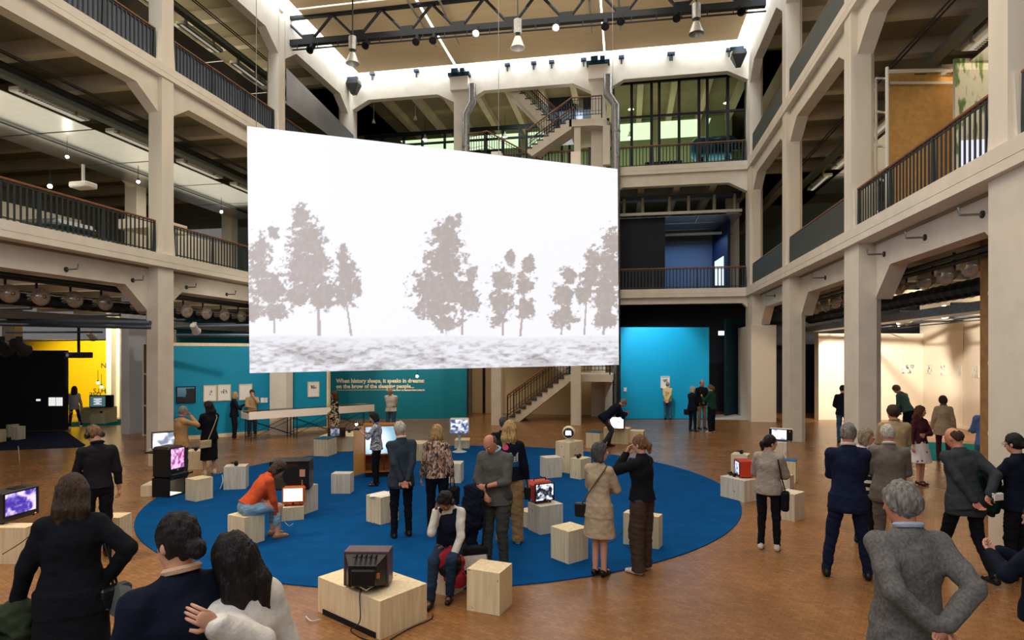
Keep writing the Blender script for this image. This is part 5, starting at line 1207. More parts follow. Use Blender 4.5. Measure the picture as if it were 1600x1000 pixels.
cable([G(445, 816, .01), G(452, 822, .01), G(458, 818, .01)], CABW, 'pale cable loop on the carpet under the orange television')
cable([G(974, 812, .3), G(972, 832, .1), G(950, 850, .01), G(932, 851, .01)], CAB, 'thin cable lying between the beige coat and the brown trousers')
# black strip for the dark inside of the open notch at the plinth foot
o = MB().box(-.012, -.002, b_near['y0']+.06, b_near['y1']-.1, .0, .055).build('notch_shade', BLACKM, b_near)
M_ = rot_z(0)
# ================================================================== hanging projector and lamps in the left ground floor
p = at(123, 556, 17); t = thing('ceiling_projector', 'black projector hanging on a rod in front of the yellow wall', 'projector', p)
MB().bbox(-.28, .28, -.2, .2, -.06, .1, .02).build('projector_body', BLACKP, t); MB().box(-.025, .025, -.025, .025, .1, 1.1).build('drop_pole', STEELBLK, t); MB().lathe([(.05, 0), (.05, .04)], c=(-.12, -.2, .02), n=12, M=Matrix.Rotation(math.pi/2, 4, 'X')).build('lens', CHROME, t)
for k, (px, py, Z, lb) in enumerate(((30, 541, 15, 'black spotlight on its bracket above the black wall'), (2, 541, 15, 'black spotlight cut by the left frame edge'), (142, 524, 19, 'pale round lamp in front of the yellow wall'), (304, 513, 16.5, 'pale curved lamp above the teal partition'))):
    p = at(px, py, Z); track_spot(p, p+Vector((-1.5, 4, -2)), lb, False, 2.0 if k < 2 else 1.4, STEELBLK if k < 2 else FIXW)
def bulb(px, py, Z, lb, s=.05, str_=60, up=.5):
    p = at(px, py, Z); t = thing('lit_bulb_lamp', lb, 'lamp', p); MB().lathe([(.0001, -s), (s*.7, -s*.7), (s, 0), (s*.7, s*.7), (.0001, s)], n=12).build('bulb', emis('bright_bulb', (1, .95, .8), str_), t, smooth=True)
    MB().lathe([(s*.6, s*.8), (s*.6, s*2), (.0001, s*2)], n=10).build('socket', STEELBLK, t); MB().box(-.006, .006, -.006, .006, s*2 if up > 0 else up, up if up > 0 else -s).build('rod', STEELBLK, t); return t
bulb(153, 598, 24.5, 'upper added bulb for the glint on the yellow wall'); bulb(158.5, 604.5, 24.5, 'lower added bulb for the glint on the yellow wall'); bulb(652, 588, 24.0, 'bright lamp in front of the lettering wall', .05, 90, 3.245)  # both yellow-wall bulbs are added in place of glossy lamp reflections
t = bulb(557, 663, 19.5, 'added bulb for a lamp reflection under the glass showcase', .04, 90, -at(557, 663, 19.5).z)  # added bulb glows where only a lamp's reflection would show
t = thing('pipe_run', 'grey pipes with lamp track crossing high before the yellow wall', 'pipes')
for (x0, y0, x1, y1, Z, r) in ((-40, 506, 235, 512, 16, .05), (10, 519, 160, 519, 17, .03), (12, 533, 165, 531, 17, .02), (-40, 500, 235, 505, 15.5, .07), (276, 524, 390, 524, 17, .05), (276, 511, 392, 508, 17.5, .04)):
    MB().tube([at(x0, y0, Z), at(x1, y1, Z)], r, 6).build('pipe', mat('blue_grey_pipe', S(86, 98, 110), .5, metal=.4), t)
# ================================================================== things on the middle galleries
def gbox(x0, x1, y0, y1, z0, z1, name, lab, cat, m):
    o = MB().bbox(x0, x1, y0, y1, z0, z1, .01).build(name, m); tag(o, lab, cat); return o
gbox(-18.3, -18.15, 8.5, 13.9, h1, h1+2.6, 'gallery_wall_panel', 'cream display wall behind the near left railing', 'wall panel', WHITEB)
gbox(-21, -20.85, 14.5, 20.5, h1, h1+2.4, 'gallery_wall_panel', 'white display wall behind the left railing, middle', 'wall panel', WHITEB)
gbox(-18.6, -18.5, 21.8, 26.5, h1, h1+2.3, 'gallery_wall_panel', 'white display wall behind the railing beside the screen', 'wall panel', WHITEB)
for k, (y0, lb) in enumerate(((11.2, 'dark covered display machine behind the left railing, near'), (14.2, 'dark covered display machine behind the left railing, far'))):
    t = thing('covered_machine', lb, 'machine', (-16.4, y0, h1))
    MB().bbox(-.9, .9, 0, 2.4, .25, .7, .12).build('machine_body', mat('olive_machine_paint', S(92, 92, 76), .5), t); MB().bbox(-.7, .7, .4, 1.9, .7, 1.05, .15).build('machine_hood', mat('machine_glass_hood', S(66, 78, 78), .2), t)
    for a in (-.75, .75):
        for b in (.4, 2.0): MB().lathe([(.0001, -.08), (.26, -.08), (.26, .08), (.0001, .08)], c=(a, b, .26), n=18, M=Matrix.Rotation(math.pi/2, 4, 'Y')).build('wheel', BLACKM, t)
t = thing('ceiling_projector', 'white projector hanging over the left gallery', 'projector', at(130, 290, 17.5)); MB().bbox(-.3, .3, -.2, .2, -.08, .08, .03).build('projector_body', WHITEP, t); MB().box(-.03, .03, -.03, .03, .08, .6).build('drop_pole', FIXW, t)
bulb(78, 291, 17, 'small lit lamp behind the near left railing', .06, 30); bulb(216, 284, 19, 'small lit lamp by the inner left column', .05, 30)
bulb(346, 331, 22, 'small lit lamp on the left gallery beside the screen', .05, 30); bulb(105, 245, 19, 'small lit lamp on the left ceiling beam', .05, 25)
gbox(-18.2, -16.6, 19.4, 21.0, h1+1.75, h1+2.1, 'hanging_light_box', 'white hanging light box behind the left railing', 'light box', WHITEB)
# right middle gallery
bA, bB = at(1389, 250, 14.6), at(1494, 250, 14.6)
o = wall_seg(bA, bB, h1, at(1440, 114, 14.6).z, .08, 'tan_board_wall', mat('tan_chipboard', S(206, 160, 92), .7, noise=.12, nscale=8)); tag(o, 'tan chipboard wall on the right gallery', 'wall panel')
o = wall_seg(bA+Vector((0, -.1, 0)), bB+Vector((0, -.1, 0)), at(1440, 131, 14.5).z, at(1440, 127, 14.5).z, .03, 'board_rail', WHITEP, o)
t = thing('white_scaffold_frame', 'white metal frame standing before the tan board wall', 'frame', (0, 0, 0))
a1, b1 = at(1369, 122, 14.8), at(1386, 105, 13.6)
MB().tube([(a1.x, a1.y, h1), a1], .03, 6).build('upright', WHITEP, t); MB().tube([(b1.x, b1.y, h1), b1], .035, 6).build('upright', WHITEP, t)
for k in range(5): MB().tube([(a1.x, a1.y, a1.z-k*.8), (b1.x, b1.y, b1.z-.25-k*.76)], .025, 6).build('rung', WHITEP, t)
tr_ = at(1492, 109, 14.4); MB().tube([(b1.x, b1.y, b1.z-.1), tr_], .045, 6).build('top_rail', WHITEP, t)
def plant(U, V, P):
    n = vnoise(U*9+V*4, V*12-U*3, 51, 4); k = np.clip((n-.47)*9, 0, 1)[..., None]; n2 = vnoise(U*20, V*20, 52, 2)[..., None]
    return np.array(S(226, 226, 206))*(1-k)+(np.array(S(60, 104, 48))*(1-n2)+np.array(S(140, 168, 84))*n2)*k
pA, pB = at(1492, 200, 13.9), at(1552, 200, 13.9); z1 = at(1520, 91, 13.9).z
t = thing('plant_poster', 'large photograph of green bamboo leaves on the right gallery', 'poster')
wall_seg(pA+Vector((0, .02, 0)), pB+Vector((0, .02, 0)), h1+.3, z1, .05, 'poster_board', WHITEB, t); picture('poster_print', (pA.x, pA.y, h1+.3), (pB.x, pB.y, h1+.3), (pB.x, pB.y, z1), (pA.x, pA.y, z1), 50, 90, plant, m_print('printed_paper'), t)
p = at(1530, 240, 13); o = MB().bbox(-.35, .35, 0, .05, -.3, .3, .01).build('lit_display_monitor', emis('monitor_white', (.85, .85, 1), 1.0), loc=p); tag(o, 'white-blue lit monitor behind the right railing', 'monitor')
# ================================================================== PEOPLE
class Sdf:
    def __init__(s, lo, hi, v):
        s.v = v; s.lo = np.array(lo, float)-2*v; n = np.ceil((np.array(hi)-s.lo)/v).astype(int)+3; s.n = n
        s.ax = [s.lo[i]+v*np.arange(n[i]) for i in range(3)]; s.D = np.full(tuple(n), 1.0, np.float32)
    def reg(s, lo, hi):
        sl = []
        for i in range(3):
            a = max(0, int((lo[i]-s.lo[i])/s.v)); b = min(s.n[i], int((hi[i]-s.lo[i])/s.v)+2)
            if b <= a: return None
            sl.append(slice(a, b))
        return tuple(sl), s.ax[0][sl[0]][:, None, None], s.ax[1][sl[1]][None, :, None], s.ax[2][sl[2]][None, None, :]
    def mix(s, sl, d, k):
        o = s.D[sl]
        if k > 0:
            h = np.maximum(k-np.abs(o-d), 0)/k; s.D[sl] = np.minimum(o, d)-h*h*k*.25
        else: s.D[sl] = np.minimum(o, d)
    def rc(s, a, b, ra, rb, k=.03):
        a = np.array(a, float); b = np.array(b, float); m = max(ra, rb)+k+s.v*2
        r = s.reg(np.minimum(a, b)-m, np.maximum(a, b)+m)
        if r is None: return
        sl, X, Y, Z = r; ab = b-a; L2 = ab@ab+1e-12; X = X-a[0]; Y = Y-a[1]; Z = Z-a[2]
        t = np.clip((X*ab[0]+Y*ab[1]+Z*ab[2])/L2, 0, 1)
        d = np.sqrt((X-t*ab[0])**2+(Y-t*ab[1])**2+(Z-t*ab[2])**2)-(ra+(rb-ra)*t); s.mix(sl, d, k)
    def ell(s, c, r, R=None, k=.03, sub=False):
        c = np.array(c, float); r = np.array(r, float); m = max(r)+k+s.v*2; q = s.reg(c-m, c+m)
        if q is None: return
        sl, X, Y, Z = q; X = X-c[0]; Y = Y-c[1]; Z = Z-c[2]
        if R is not None:
            A = np.array(R); x = A[0, 0]*X+A[1, 0]*Y+A[2, 0]*Z; y = A[0, 1]*X+A[1, 1]*Y+A[2, 1]*Z; z = A[0, 2]*X+A[1, 2]*Y+A[2, 2]*Z
        else: x, y, z = X, Y, Z
        k0 = np.sqrt((x/r[0])**2+(y/r[1])**2+(z/r[2])**2); k1 = np.sqrt((x/r[0]**2)**2+(y/r[1]**2)**2+(z/r[2]**2)**2)+1e-9; d = k0*(k0-1)/k1
        if sub: s.D[sl] = np.maximum(s.D[sl], -d)
        else: s.mix(sl, d, k)
    def loft(s, o, R, secs, k=.03):       # stacked ellipses (z, cx, cy, rx, ry) in a tilted frame
        z0, z1 = secs[-1][0], secs[0][0]; M_ = max(max(q[3], q[4])+max(abs(q[1]), abs(q[2])) for q in secs)+k+.02
        o = np.array(o); A = np.array(R); pts = [o+A@np.array((sx*M_, sy*M_, z)) for sx in (-1, 1) for sy in (-1, 1) for z in (z0-.03, z1+.03)]
        q = s.reg(np.min(pts, 0), np.max(pts, 0))
        if q is None: return
        sl, X, Y, Z = q; X = X-o[0]; Y = Y-o[1]; Z = Z-o[2]
        x = A[0, 0]*X+A[1, 0]*Y+A[2, 0]*Z; y = A[0, 1]*X+A[1, 1]*Y+A[2, 1]*Z; z = A[0, 2]*X+A[1, 2]*Y+A[2, 2]*Z
        zs = [c_[0] for c_ in secs][::-1]; f = lambda i: np.interp(z, zs, [c_[i] for c_ in secs][::-1])
        cx, cy, rx, ry = f(1), f(2), f(3), f(4); k0 = np.sqrt(((x-cx)/rx)**2+((y-cy)/ry)**2); d = (k0-1)*np.minimum(rx, ry)
        d = np.maximum(d, np.maximum(z-z1, z0-z)); s.mix(sl, d, k)
    def cut(s, o, n):       # keep the side where (p-o).n < 0
        X, Y, Z = s.ax[0][:, None, None], s.ax[1][None, :, None], s.ax[2][None, None, :]
        s.D = np.maximum(s.D, ((X-o[0])*n[0]+(Y-o[1])*n[1]+(Z-o[2])*n[2]).astype(np.float32))
    def wave(s, amp, seed, fx=(9, 9, 5), n=4):
        rs = np.random.RandomState(seed); X, Y, Z = s.ax[0][:, None, None], s.ax[1][None, :, None], s.ax[2][None, None, :]; w_ = 0
        for i in range(n):
            f = np.array(fx)*(1+.8*i)*(rs.rand(3)*.8+.6)*np.where(rs.rand(3) < .5, -1, 1); w_ = w_+np.sin(X*f[0]+Y*f[1]+Z*f[2]+rs.rand()*6.28+1.5*np.sin(Z*f[2]*1.7+i))/(1+.6*i)
        s.D = s.D+(amp*w_).astype(np.float32)
    def mesh(s):
        D = s.D; I = D < 0; nx, ny, nz = D.shape
        c = np.zeros((nx-1, ny-1, nz-1), np.uint8)
        for i in (0, 1):
            for j in (0, 1):
                for k in (0, 1): c += I[i:nx-1+i, j:ny-1+j, k:nz-1+k]
        act = (c > 0) & (c < 8); ids = np.argwhere(act); idx = np.full(act.shape, -1, np.int32); idx[act] = np.arange(len(ids))
        acc = np.zeros((len(ids), 3)); cnt = np.zeros(len(ids))
        co = [(0, 0, 0), (1, 0, 0), (0, 1, 0), (1, 1, 0), (0, 0, 1), (1, 0, 1), (0, 1, 1), (1, 1, 1)]
        vals = {q: D[ids[:, 0]+q[0], ids[:, 1]+q[1], ids[:, 2]+q[2]] for q in co}
        for a in co:
            for ax in range(3):
                if a[ax]: continue
                b = list(a); b[ax] = 1; b = tuple(b); va, vb = vals[a], vals[b]; m = (va < 0) != (vb < 0)
                t = np.where(m, va/(va-vb+1e-12), 0); p = np.array(a, float)[None]+np.eye(3)[ax][None]*t[:, None]; acc += p*m[:, None]; cnt += m
        V = s.lo+(ids+acc/np.maximum(cnt, 1)[:, None])*s.v
        F_ = []
        for ax in range(3):
            A = [slice(None)]*3; B = [slice(None)]*3; A[ax] = slice(0, -1); B[ax] = slice(1, None)
            ed = np.argwhere(I[tuple(A)] != I[tuple(B)]); u, w_ = [(1, 2), (2, 0), (0, 1)][ax]
            ok = (ed[:, u] > 0) & (ed[:, w_] > 0) & (ed[:, u] < D.shape[u]-1) & (ed[:, w_] < D.shape[w_]-1); ed = ed[ok]
            q = []
            for du, dw_ in ((-1, -1), (0, -1), (0, 0), (-1, 0)):
                e = ed.copy(); e[:, u] += du; e[:, w_] += dw_; q.append(idx[e[:, 0], e[:, 1], e[:, 2]])
            q = np.stack(q, 1); ins = I[ed[:, 0], ed[:, 1], ed[:, 2]]; q[~ins] = q[~ins][:, ::-1]; F_.append(q)
        return V, np.concatenate(F_)
def mk_mesh(name, V, Fq, mats, parent, paint=None, extra=None, sm=1):
    if sm:      # one light Laplacian pass removes the voxel steps
        for _ in range(sm):
            acc = np.zeros_like(V); cnt = np.zeros(len(V))
            for a, b in ((0, 1), (1, 2), (2, 3), (3, 0)):
                np.add.at(acc, Fq[:, a], V[Fq[:, b]]); np.add.at(cnt, Fq[:, a], 1)
            V = V*.45+.55*acc/np.maximum(cnt, 1)[:, None]
    nq = len(Fq); mi = np.zeros(nq, np.int32)
    if paint is not None: mi = paint(V[Fq].mean(1)).astype(np.int32)
    me = bpy.data.meshes.new(name); lv = Fq.reshape(-1)
    if extra:
        ev, ef = extra; lv = list(lv); n0 = len(V); ls = list(range(0, nq*4, 4)); tot = nq*4; V = np.vstack([V, np.array(ev)])
        for f_ in ef:
            ls.append(tot); lv += [i+n0 for i in f_]; tot += len(f_)
        mi = np.concatenate([mi, np.zeros(len(ef), np.int32)])
    else: ls = np.arange(0, nq*4, 4); tot = nq*4
    me.vertices.add(len(V)); me.vertices.foreach_set('co', np.asarray(V, np.float32).reshape(-1)); me.loops.add(tot); me.loops.foreach_set('vertex_index', np.asarray(lv, np.int32))
    me.polygons.add(len(ls)); me.polygons.foreach_set('loop_start', np.asarray(ls, np.int32)); me.update(calc_edges=True)
    me.polygons.foreach_set('use_smooth', [True]*len(ls)); 
    for m in mats: me.materials.append(m)
    if len(mats) > 1: me.polygons.foreach_set('material_index', mi)
    me.validate(); o = bpy.data.objects.new(name, me); COL.objects.link(o); o.parent = parent; return o

def cloth(name, c, **kw):
    a = dict(rough=.85, noise=.12, nscale=18, bump=.25, bscale=60, spec=.15); a.update(kw); return mat('cloth_'+name, S(*c), **a)
SKIN = mat('light_skin', S(214, 158, 128), .5, noise=.05, nscale=12, spec=.35); SKIN2 = mat('ruddy_skin', S(204, 138, 110), .5, noise=.06, nscale=12, spec=.35); SKIN3 = mat('brown_skin', S(138, 92, 66), .5, noise=.06, nscale=12, spec=.35)
LIPS = mat('lips', S(176, 92, 82), .45); BROW = mat('eyebrow', S(96, 76, 60), .8); EYEW = mat('eye_white', S(236, 232, 226), .2); IRIS = mat('dark_iris', S(40, 34, 30), .15)
def hairm(name, c, c2): return mat('hair_'+name, S(*c), .55, col2=S(*c2), nscale=26, bump=.7, bscale=55, stretch=(2.2, 2.2, .35), spec=.35)
HB = hairm('brown', (74, 52, 38), (44, 30, 22)); HD = hairm('dark', (32, 24, 22), (14, 11, 11)); HG = hairm('grey', (150, 144, 136), (98, 92, 86)); HW = hairm('white', (212, 204, 190), (160, 150, 138)); HBL = hairm('blond', (206, 170, 112), (140, 104, 62)); HR = hairm('auburn', (104, 62, 38), (66, 38, 24)); HLB = hairm('light_brown', (132, 98, 64), (88, 62, 40)); HDG = hairm('dark_grey', (88, 84, 80), (50, 47, 45))
def V3(*a): return np.array(a, float)
ARMS = {   # wrist target for the right arm (x outwards), elbow pole, palm direction
 'down': ((.27, .05, .80), (.3, -1, 0), (-1, 0, 0)), 'behind': ((.045, -.20, .90), (1, -.6, 0), (0, -1, 0)), 'front': ((.05, .23, 1.00), (1, -.4, -.3), (0, -1, 0)),
 'belly': ((.00, .25, 1.10), (1, -.3, -.4), (0, -1, 0)), 'chin': ((.07, .22, 1.38), (.7, .2, -1), (0, -.6, .2)), 'face': ((.05, .20, 1.50), (.7, .3, -1), (0, -1, 0)),
 'ear': ((.13, .13, 1.50), (.25, .5, -1.5), (-1, 0, 0)), 'phone': ((.07, .34, 1.28), (.7, -.2, -1), (-.6, 0, .8)), 'fold': ((-.08, .20, 1.14), (1, 0, -.6), (0, -1, 0)),
 'pocket': ((.22, .09, .92), (.8, -1, 0), (-1, 0, 0)), 'cam': ((.06, .30, 1.52), (.8, 0, -1), (-1, 0, 0)), 'lap': ((.10, .36, 1.02), (1, -.3, -.3), (0, 0, -1)), 'reach': ((.12, .44, 1.06), (1, 0, -.6), (0, 0, -1)),
 'carry': ((.14, .26, 1.00), (1, -.7, -.2), (0, -.2, 1)), 'hug': ((-.32, .20, 1.06), (.6, .4, -.5), (0, 1, 0)), 'out': ((.34, .10, .86), (.5, -1, 0), (-1, 0, 0)), 'hip': ((.23, .02, 1.0), (1, -.5, 0), (-1, 0, 0))}
PEOPLE = []
def person(label, pos, h, rel, arms=('down', 'down'), legs='stand', lean=0, side=0, head=(10, 0), top=None, bottom=None, shoes=None, hair=None, sex='m', skin=SKIN, z0=0.0, seat=None, vox=None, wide=1.0, sweep=1.0, face=True, twist=0):
    pos = Vector(pos); rz = math.atan2(-pos.x, pos.y)-math.radians(rel); k = h/1.75
    root = thing('person', label, 'person', (pos.x, pos.y, z0), rz)
    dist = math.hypot(pos.x, pos.y); v = vox or min(.015, max(.0085, dist*.00105)); v = v/1.0
    ml, mr = math.radians(lean), math.radians(side); f = sex == 'f'
    sw = (.143 if f else .166)*wide; hw = (.10 if f else .095)*wide; g = wide
    # --- legs
    hipz = .93; hipc = V3(0, 0, .95)
    if legs == 'seat': st_ = seat/k; hipz = st_+.10; hipc = V3(0, 0, st_+.12); kn = [(s_*.12, .44, st_+.06) for s_ in (-1, 1)]; an = [(s_*.11, .42, .09) for s_ in (-1, 1)]
    elif legs == 'seat2': st_ = seat/k; hipz = st_+.10; hipc = V3(0, 0, st_+.12); kn = [(-.10, .44, st_+.08), (.12, .42, st_+.05)]; an = [(-.06, .34, .09), (.13, .52, .09)]
    elif legs == 'wide': kn = [(-.16, .03, .50), (.15, .02, .50)]; an = [(-.22, 0, .085), (.20, .02, .085)]
    elif legs == 'step': kn = [(-.10, .16, .50), (.10, -.06, .49)]; an = [(-.10, .24, .085), (.10, -.30, .11)]
    elif legs == 'step2': kn = [(-.12, -.04, .50), (.14, .12, .50)]; an = [(-.13, -.16, .085), (.20, .20, .085)]
    elif legs == 'bent': kn = [(-.13, .20, .50), (.13, .10, .46)]; an = [(-.13, .12, .085), (.15, -.18, .09)]; hipz = .84; hipc = V3(0, -.05, .86)
    elif legs == 'together': kn = [(-.06, .02, .50), (.06, .02, .50)]; an = [(-.055, 0, .085), (.06, .02, .085)]
    else: kn = [(-.10, .025, .50), (.105, .02, .50)]; an = [(-.11, 0, .085), (.12, .02, .085)]
    kn = [V3(*q) for q in kn]; an = [V3(*q) for q in an]; hips = [V3(-hw, 0, hipz), V3(hw, 0, hipz)]
    if legs in ('seat', 'seat2', 'bent'): hips = [q+V3(0, hipc[1], 0) for q in hips]
    cl, sl_ = math.cos(ml), math.sin(ml); cs, ss = math.cos(mr), math.sin(mr)
    R = np.array([[1, 0, 0], [0, cl, sl_], [0, -sl_, cl]]) @ np.array([[cs, 0, ss], [0, 1, 0], [-ss, 0, cs]])      # lean forward tips z towards +y
    ct, stt = math.cos(math.radians(twist)), math.sin(math.radians(twist)); R = R @ np.array([[ct, stt, 0], [-stt, ct, 0], [0, 0, 1]])
    def U(p): return hipc+R@(np.array(p, float)-V3(0, 0, .95))
    hp, hyw = math.radians(head[0]), math.radians(head[1])
    Rh = R @ np.array([[math.cos(hyw), math.sin(hyw), 0], [-math.sin(hyw), math.cos(hyw), 0], [0, 0, 1]]) @ np.array([[1, 0, 0], [0, math.cos(hp), math.sin(hp)], [0, -math.sin(hp), math.cos(hp)]])
    nk = U((0, -.005, 1.50))
    def Hd(p): return nk+Rh@(np.array(p, float)+V3(0, .015, .135))
    # --- arms by two-bone IK
    SH = [U((-sw, -.005, 1.405)), U((sw, -.005, 1.405))]; WR = []; EL = []; PN = []
    for i, a in enumerate(arms):
        sx = -1 if i == 0 else 1; tg, pole, pn = a if not isinstance(a, str) else ARMS[a]
        w_ = U((tg[0]*sx, tg[1], tg[2])) if not isinstance(tg, Vector) else np.array((Matrix.Translation((pos.x, pos.y, z0)) @ rot_z(rz)).inverted() @ tg)/k; d = w_-SH[i]; L = np.linalg.norm(d); L1, L2 = .29, .255
        if L > L1+L2-.005: d = d/L*(L1+L2-.005); w_ = SH[i]+d; L = L1+L2-.005
        a_ = (L1*L1-L2*L2+L*L)/(2*L); hh = math.sqrt(max(L1*L1-a_*a_, 0)); pl_ = R@V3(pole[0]*sx, pole[1], pole[2]); dn_ = d/L; pl_ = pl_-dn_*(pl_@dn_); pl_ /= np.linalg.norm(pl_)+1e-9
        EL.append(SH[i]+dn_*a_+pl_*hh); WR.append(w_); PN.append(R@V3(pn[0]*sx, pn[1], pn[2]))
    allp = [hips[0], hips[1]]+kn+an+SH+EL+WR+[Hd((0, 0, .1)), Hd((0, .1, 0)), Hd((0, -.1, 0))]
    lo = np.min(allp, 0)-.20; hi = np.max(allp, 0)+.20; lo[2] = -.02
    # --- body
    B = Sdf(lo, hi, v/k)
    ch = .93 if f else 1.0
    B.ell(hipc+V3(0, -.005, -.02), (.150*g, .105*g, .12), R if legs != 'seat' else None, .05)
    B.ell(U((0, 0, 1.10)), (.125*g*ch, .088*g, .15), R, .05); B.ell(U((0, 0, 1.29)), (.150*g*ch, .10*g, .17), R, .05)
    [B.rc(U((0, -.015, 1.44)), U((q_*(sw-.01), -.01, 1.40)), .050, .046, .04) for q_ in (-1, 1)]
    for i in (0, 1):
        B.rc(hips[i], kn[i], .085*g, .055, .03); B.rc(kn[i], an[i], .053, .036, .02); B.rc(an[i]-V3(0, .02, .03), an[i]+V3(0, .12, -.045), .034, .026, .02)
        B.rc(SH[i], EL[i], .048*ch, .038*ch, .02); B.rc(EL[i], WR[i], .038*ch, .026*ch, .01)
    B.rc(U((0, -.01, 1.42)), Hd((0, -.012, -.07)), .060*ch, .052*ch, .03)
    B.ell(Hd((0, -.004, .012)), (.074, .094, .108), Rh, .02); B.ell(Hd((0, .030, -.055)), (.053, .058, .062), Rh, .03)
    near = v < .014
    if face:
        B.rc(Hd((0, .090, .008)), Hd((0, .108, -.028)), .008, .012, .008)
        for sx in (-1, 1):
            B.ell(Hd((sx*.074, -.008, -.014)), (.010, .018, .030), Rh, .006); B.ell(Hd((sx*.030, .102, .006)), (.016, .014, .010), Rh, 0, True)
        B.ell(Hd((0, .084, -.054)), (.022, .010, .008), Rh, .006); B.rc(Hd((-.034, .086, .026)), Hd((.034, .086, .026)), .008, .008, .012)
    exv = []; exf = []
    def ftube(pts, rs_):
        mb = MB(); mb.tube([Vector(p) for p in pts], rs_, 6); o_ = len(exv); exv.extend([np.array(q) for q in mb.v]); exf.extend([tuple(i+o_ for i in q) for q in mb.f])
    for i in (0, 1):
        d = WR[i]-EL[i]; d = d/np.linalg.norm(d); n = PN[i]-d*(PN[i]@d); n = n/(np.linalg.norm(n)+1e-9); w_ = np.cross(d, n)
        if i == 1: pass
        Rm = np.stack([w_, n, d], 1); B.ell(WR[i]+d*.052, (.038, .016, .052), Rm, .012)
        for q, (off, ln) in enumerate(((-.027, .066), (-.009, .076), (.009, .071), (.027, .056))):
            p0_ = WR[i]+d*.078+w_*off; a0 = .35+.1*q*.3
            p1_ = p0_+(d*math.cos(a0)+n*math.sin(a0))*ln*.5; p2_ = p1_+(d*math.cos(a0+.55)+n*math.sin(a0+.55))*ln*.35; p3_ = p2_+(d*math.cos(a0+1.1)+n*math.sin(a0+1.1))*ln*.3
            ftube([p0_-d*.02, p0_, p1_, p2_, p3_], [.0095, .0092, .0085, .0078, .0055])
        th = -1; sgn = 1 if i == 0 else -1     # thumb leaves the side of the palm near its base
        b0 = WR[i]+d*.028+w_*(sgn*.028)*th*-1; b1 = b0+(d*.55+w_*sgn*.65+n*.35)*.04; b2 = b1+(d*.85+w_*sgn*.2+n*.45)*.034
        ftube([b0, b1, b2], [.012, .0105, .007])
    V, Q = B.mesh()
    def ptb(c):
        q = (c-Hd((0, 0, 0)))@Rh; m = np.zeros(len(c), int); m[(q[:, 1] > .08) & (np.abs(q[:, 0]) < .024) & (q[:, 2] > -.064) & (q[:, 2] < -.046)] = 1
        m[(q[:, 1] > .07) & (np.abs(q[:, 0]) > .014) & (np.abs(q[:, 0]) < .048) & (q[:, 2] > .024) & (q[:, 2] < .034)] = 2; return m
    sc_ = lambda V_: V_*k
    exv2 = [q*k for q in exv]
    body = mk_mesh('body', sc_(V), Q, [skin, LIPS, BROW], root, lambda c: ptb(c/k), (exv2, exf))
    if face and 90 < (rel % 360) < 290 and dist < 22 or face == 2:
        for sx in (-1, 1):
            c_ = Hd((sx*.030, .083, .006))*k; mb = MB(); mb.lathe([(.0001, -.0125*k), (.009*k, -.009*k), (.0125*k, 0), (.009*k, .009*k), (.0001, .0125*k)], n=10, M=Matrix([[*Rh[0]], [*Rh[1]], [*Rh[2]]]).to_4x4() @ Matrix.Rotation(-math.pi/2, 4, 'X'))
            mb.mi = [1 if max(fc) >= 30 and min(fc) >= 30 else 0 for fc in mb.f]; mb.build('eye', [EYEW, IRIS], body, smooth=True, loc=c_)
    # --- bottom garment
    if bottom:
        kind, bm = bottom[0], bottom[1]; o_ = bottom[2] if len(bottom) > 2 else {}
        Gm = Sdf(lo, hi, v/k); lf = o_.get('w', 1.0)
        if kind == 'trousers':
            Gm.ell(hipc+V3(0, -.008, -.01), (.158*g, .116*g, .13), R if legs not in ('seat', 'seat2') else None, .04)
            Gm.loft(hipc, R, [(.14, 0, 0, .138*g, .102*g), (.0, 0, 0, .156*g, .115*g)], .04)
            for i in (0, 1):
                Gm.rc(hips[i]+V3(0, -.01, -.02), kn[i], .093*g*min(lf, 1.15), .068*lf, .03); e = an[i]+V3(0, -.008, o_.get('hem', 0)); Gm.rc(kn[i], e, .066*lf, .052*lf, .02)
                if lf > 1.2: Gm.rc(e, e-V3(0, 0, .035), .056*lf, .058*lf, .02)
            Gm.wave(.0035, len(PEOPLE)*3+1, (14, 14, 22)); Gm.cut(U((0, 0, 1.10)), R[:, 2]); Gm.cut((0, 0, .045+o_.get('hem', 0)), (0, 0, -1))
        else:       # skirt
            hz = o_.get('hem', .5); fl = o_.get('flare', 1.2); Gm.loft((hipc[0], hipc[1], 0), np.eye(3), [(hipc[2]+.16, 0, 0, .138*g, .10*g), (hipc[2]+.0, 0, 0, .172*g, .13*g), (hz, 0, .02, .172*g*fl, .14*g*fl)], .02); Gm.wave(.006, len(PEOPLE)*3+1, (30, 30, 3), 3); Gm.cut((0, 0, hz), (0, 0, -1))
            R0 = None
        V, Q = Gm.mesh(); pt = o_.get('paint'); mk_mesh(o_.get('name', kind), V*k, Q, [bm]+o_.get('mats', []), root, (lambda c: pt(c/k)) if pt else None)
    # --- top garment
    if top:
        nm, tm = top[0], top[1]; o_ = top[2] if len(top) > 2 else {}; b = o_.get('b', .016); hem = o_.get('hem', .86); sl = o_.get('sleeve', 'long'); fl = o_.get('flare', 1.0)
        lo2 = lo.copy(); lo2[2] = max(-.02, min(hem, hipc[2]-.3)-.05); T_ = Sdf(lo2-V3(.02, .02, 0), hi+.02, v/k); gx = g*ch
        T_.ell(U((0, 0, 1.30)), (.158*gx+b, .108*g+b, .17), R, .05); [T_.rc(U((0, -.018, 1.445)), U((q_*(sw-.005), -.012, 1.400)), .052+b*.5, .050+b*.6, .04) for q_ in (-1, 1)]
        if f and nm != 'coat': T_.ell(U((-.07, .085, 1.27)), (.055, .045, .055), R, .04); T_.ell(U((.07, .085, 1.27)), (.055, .045, .055), R, .04)
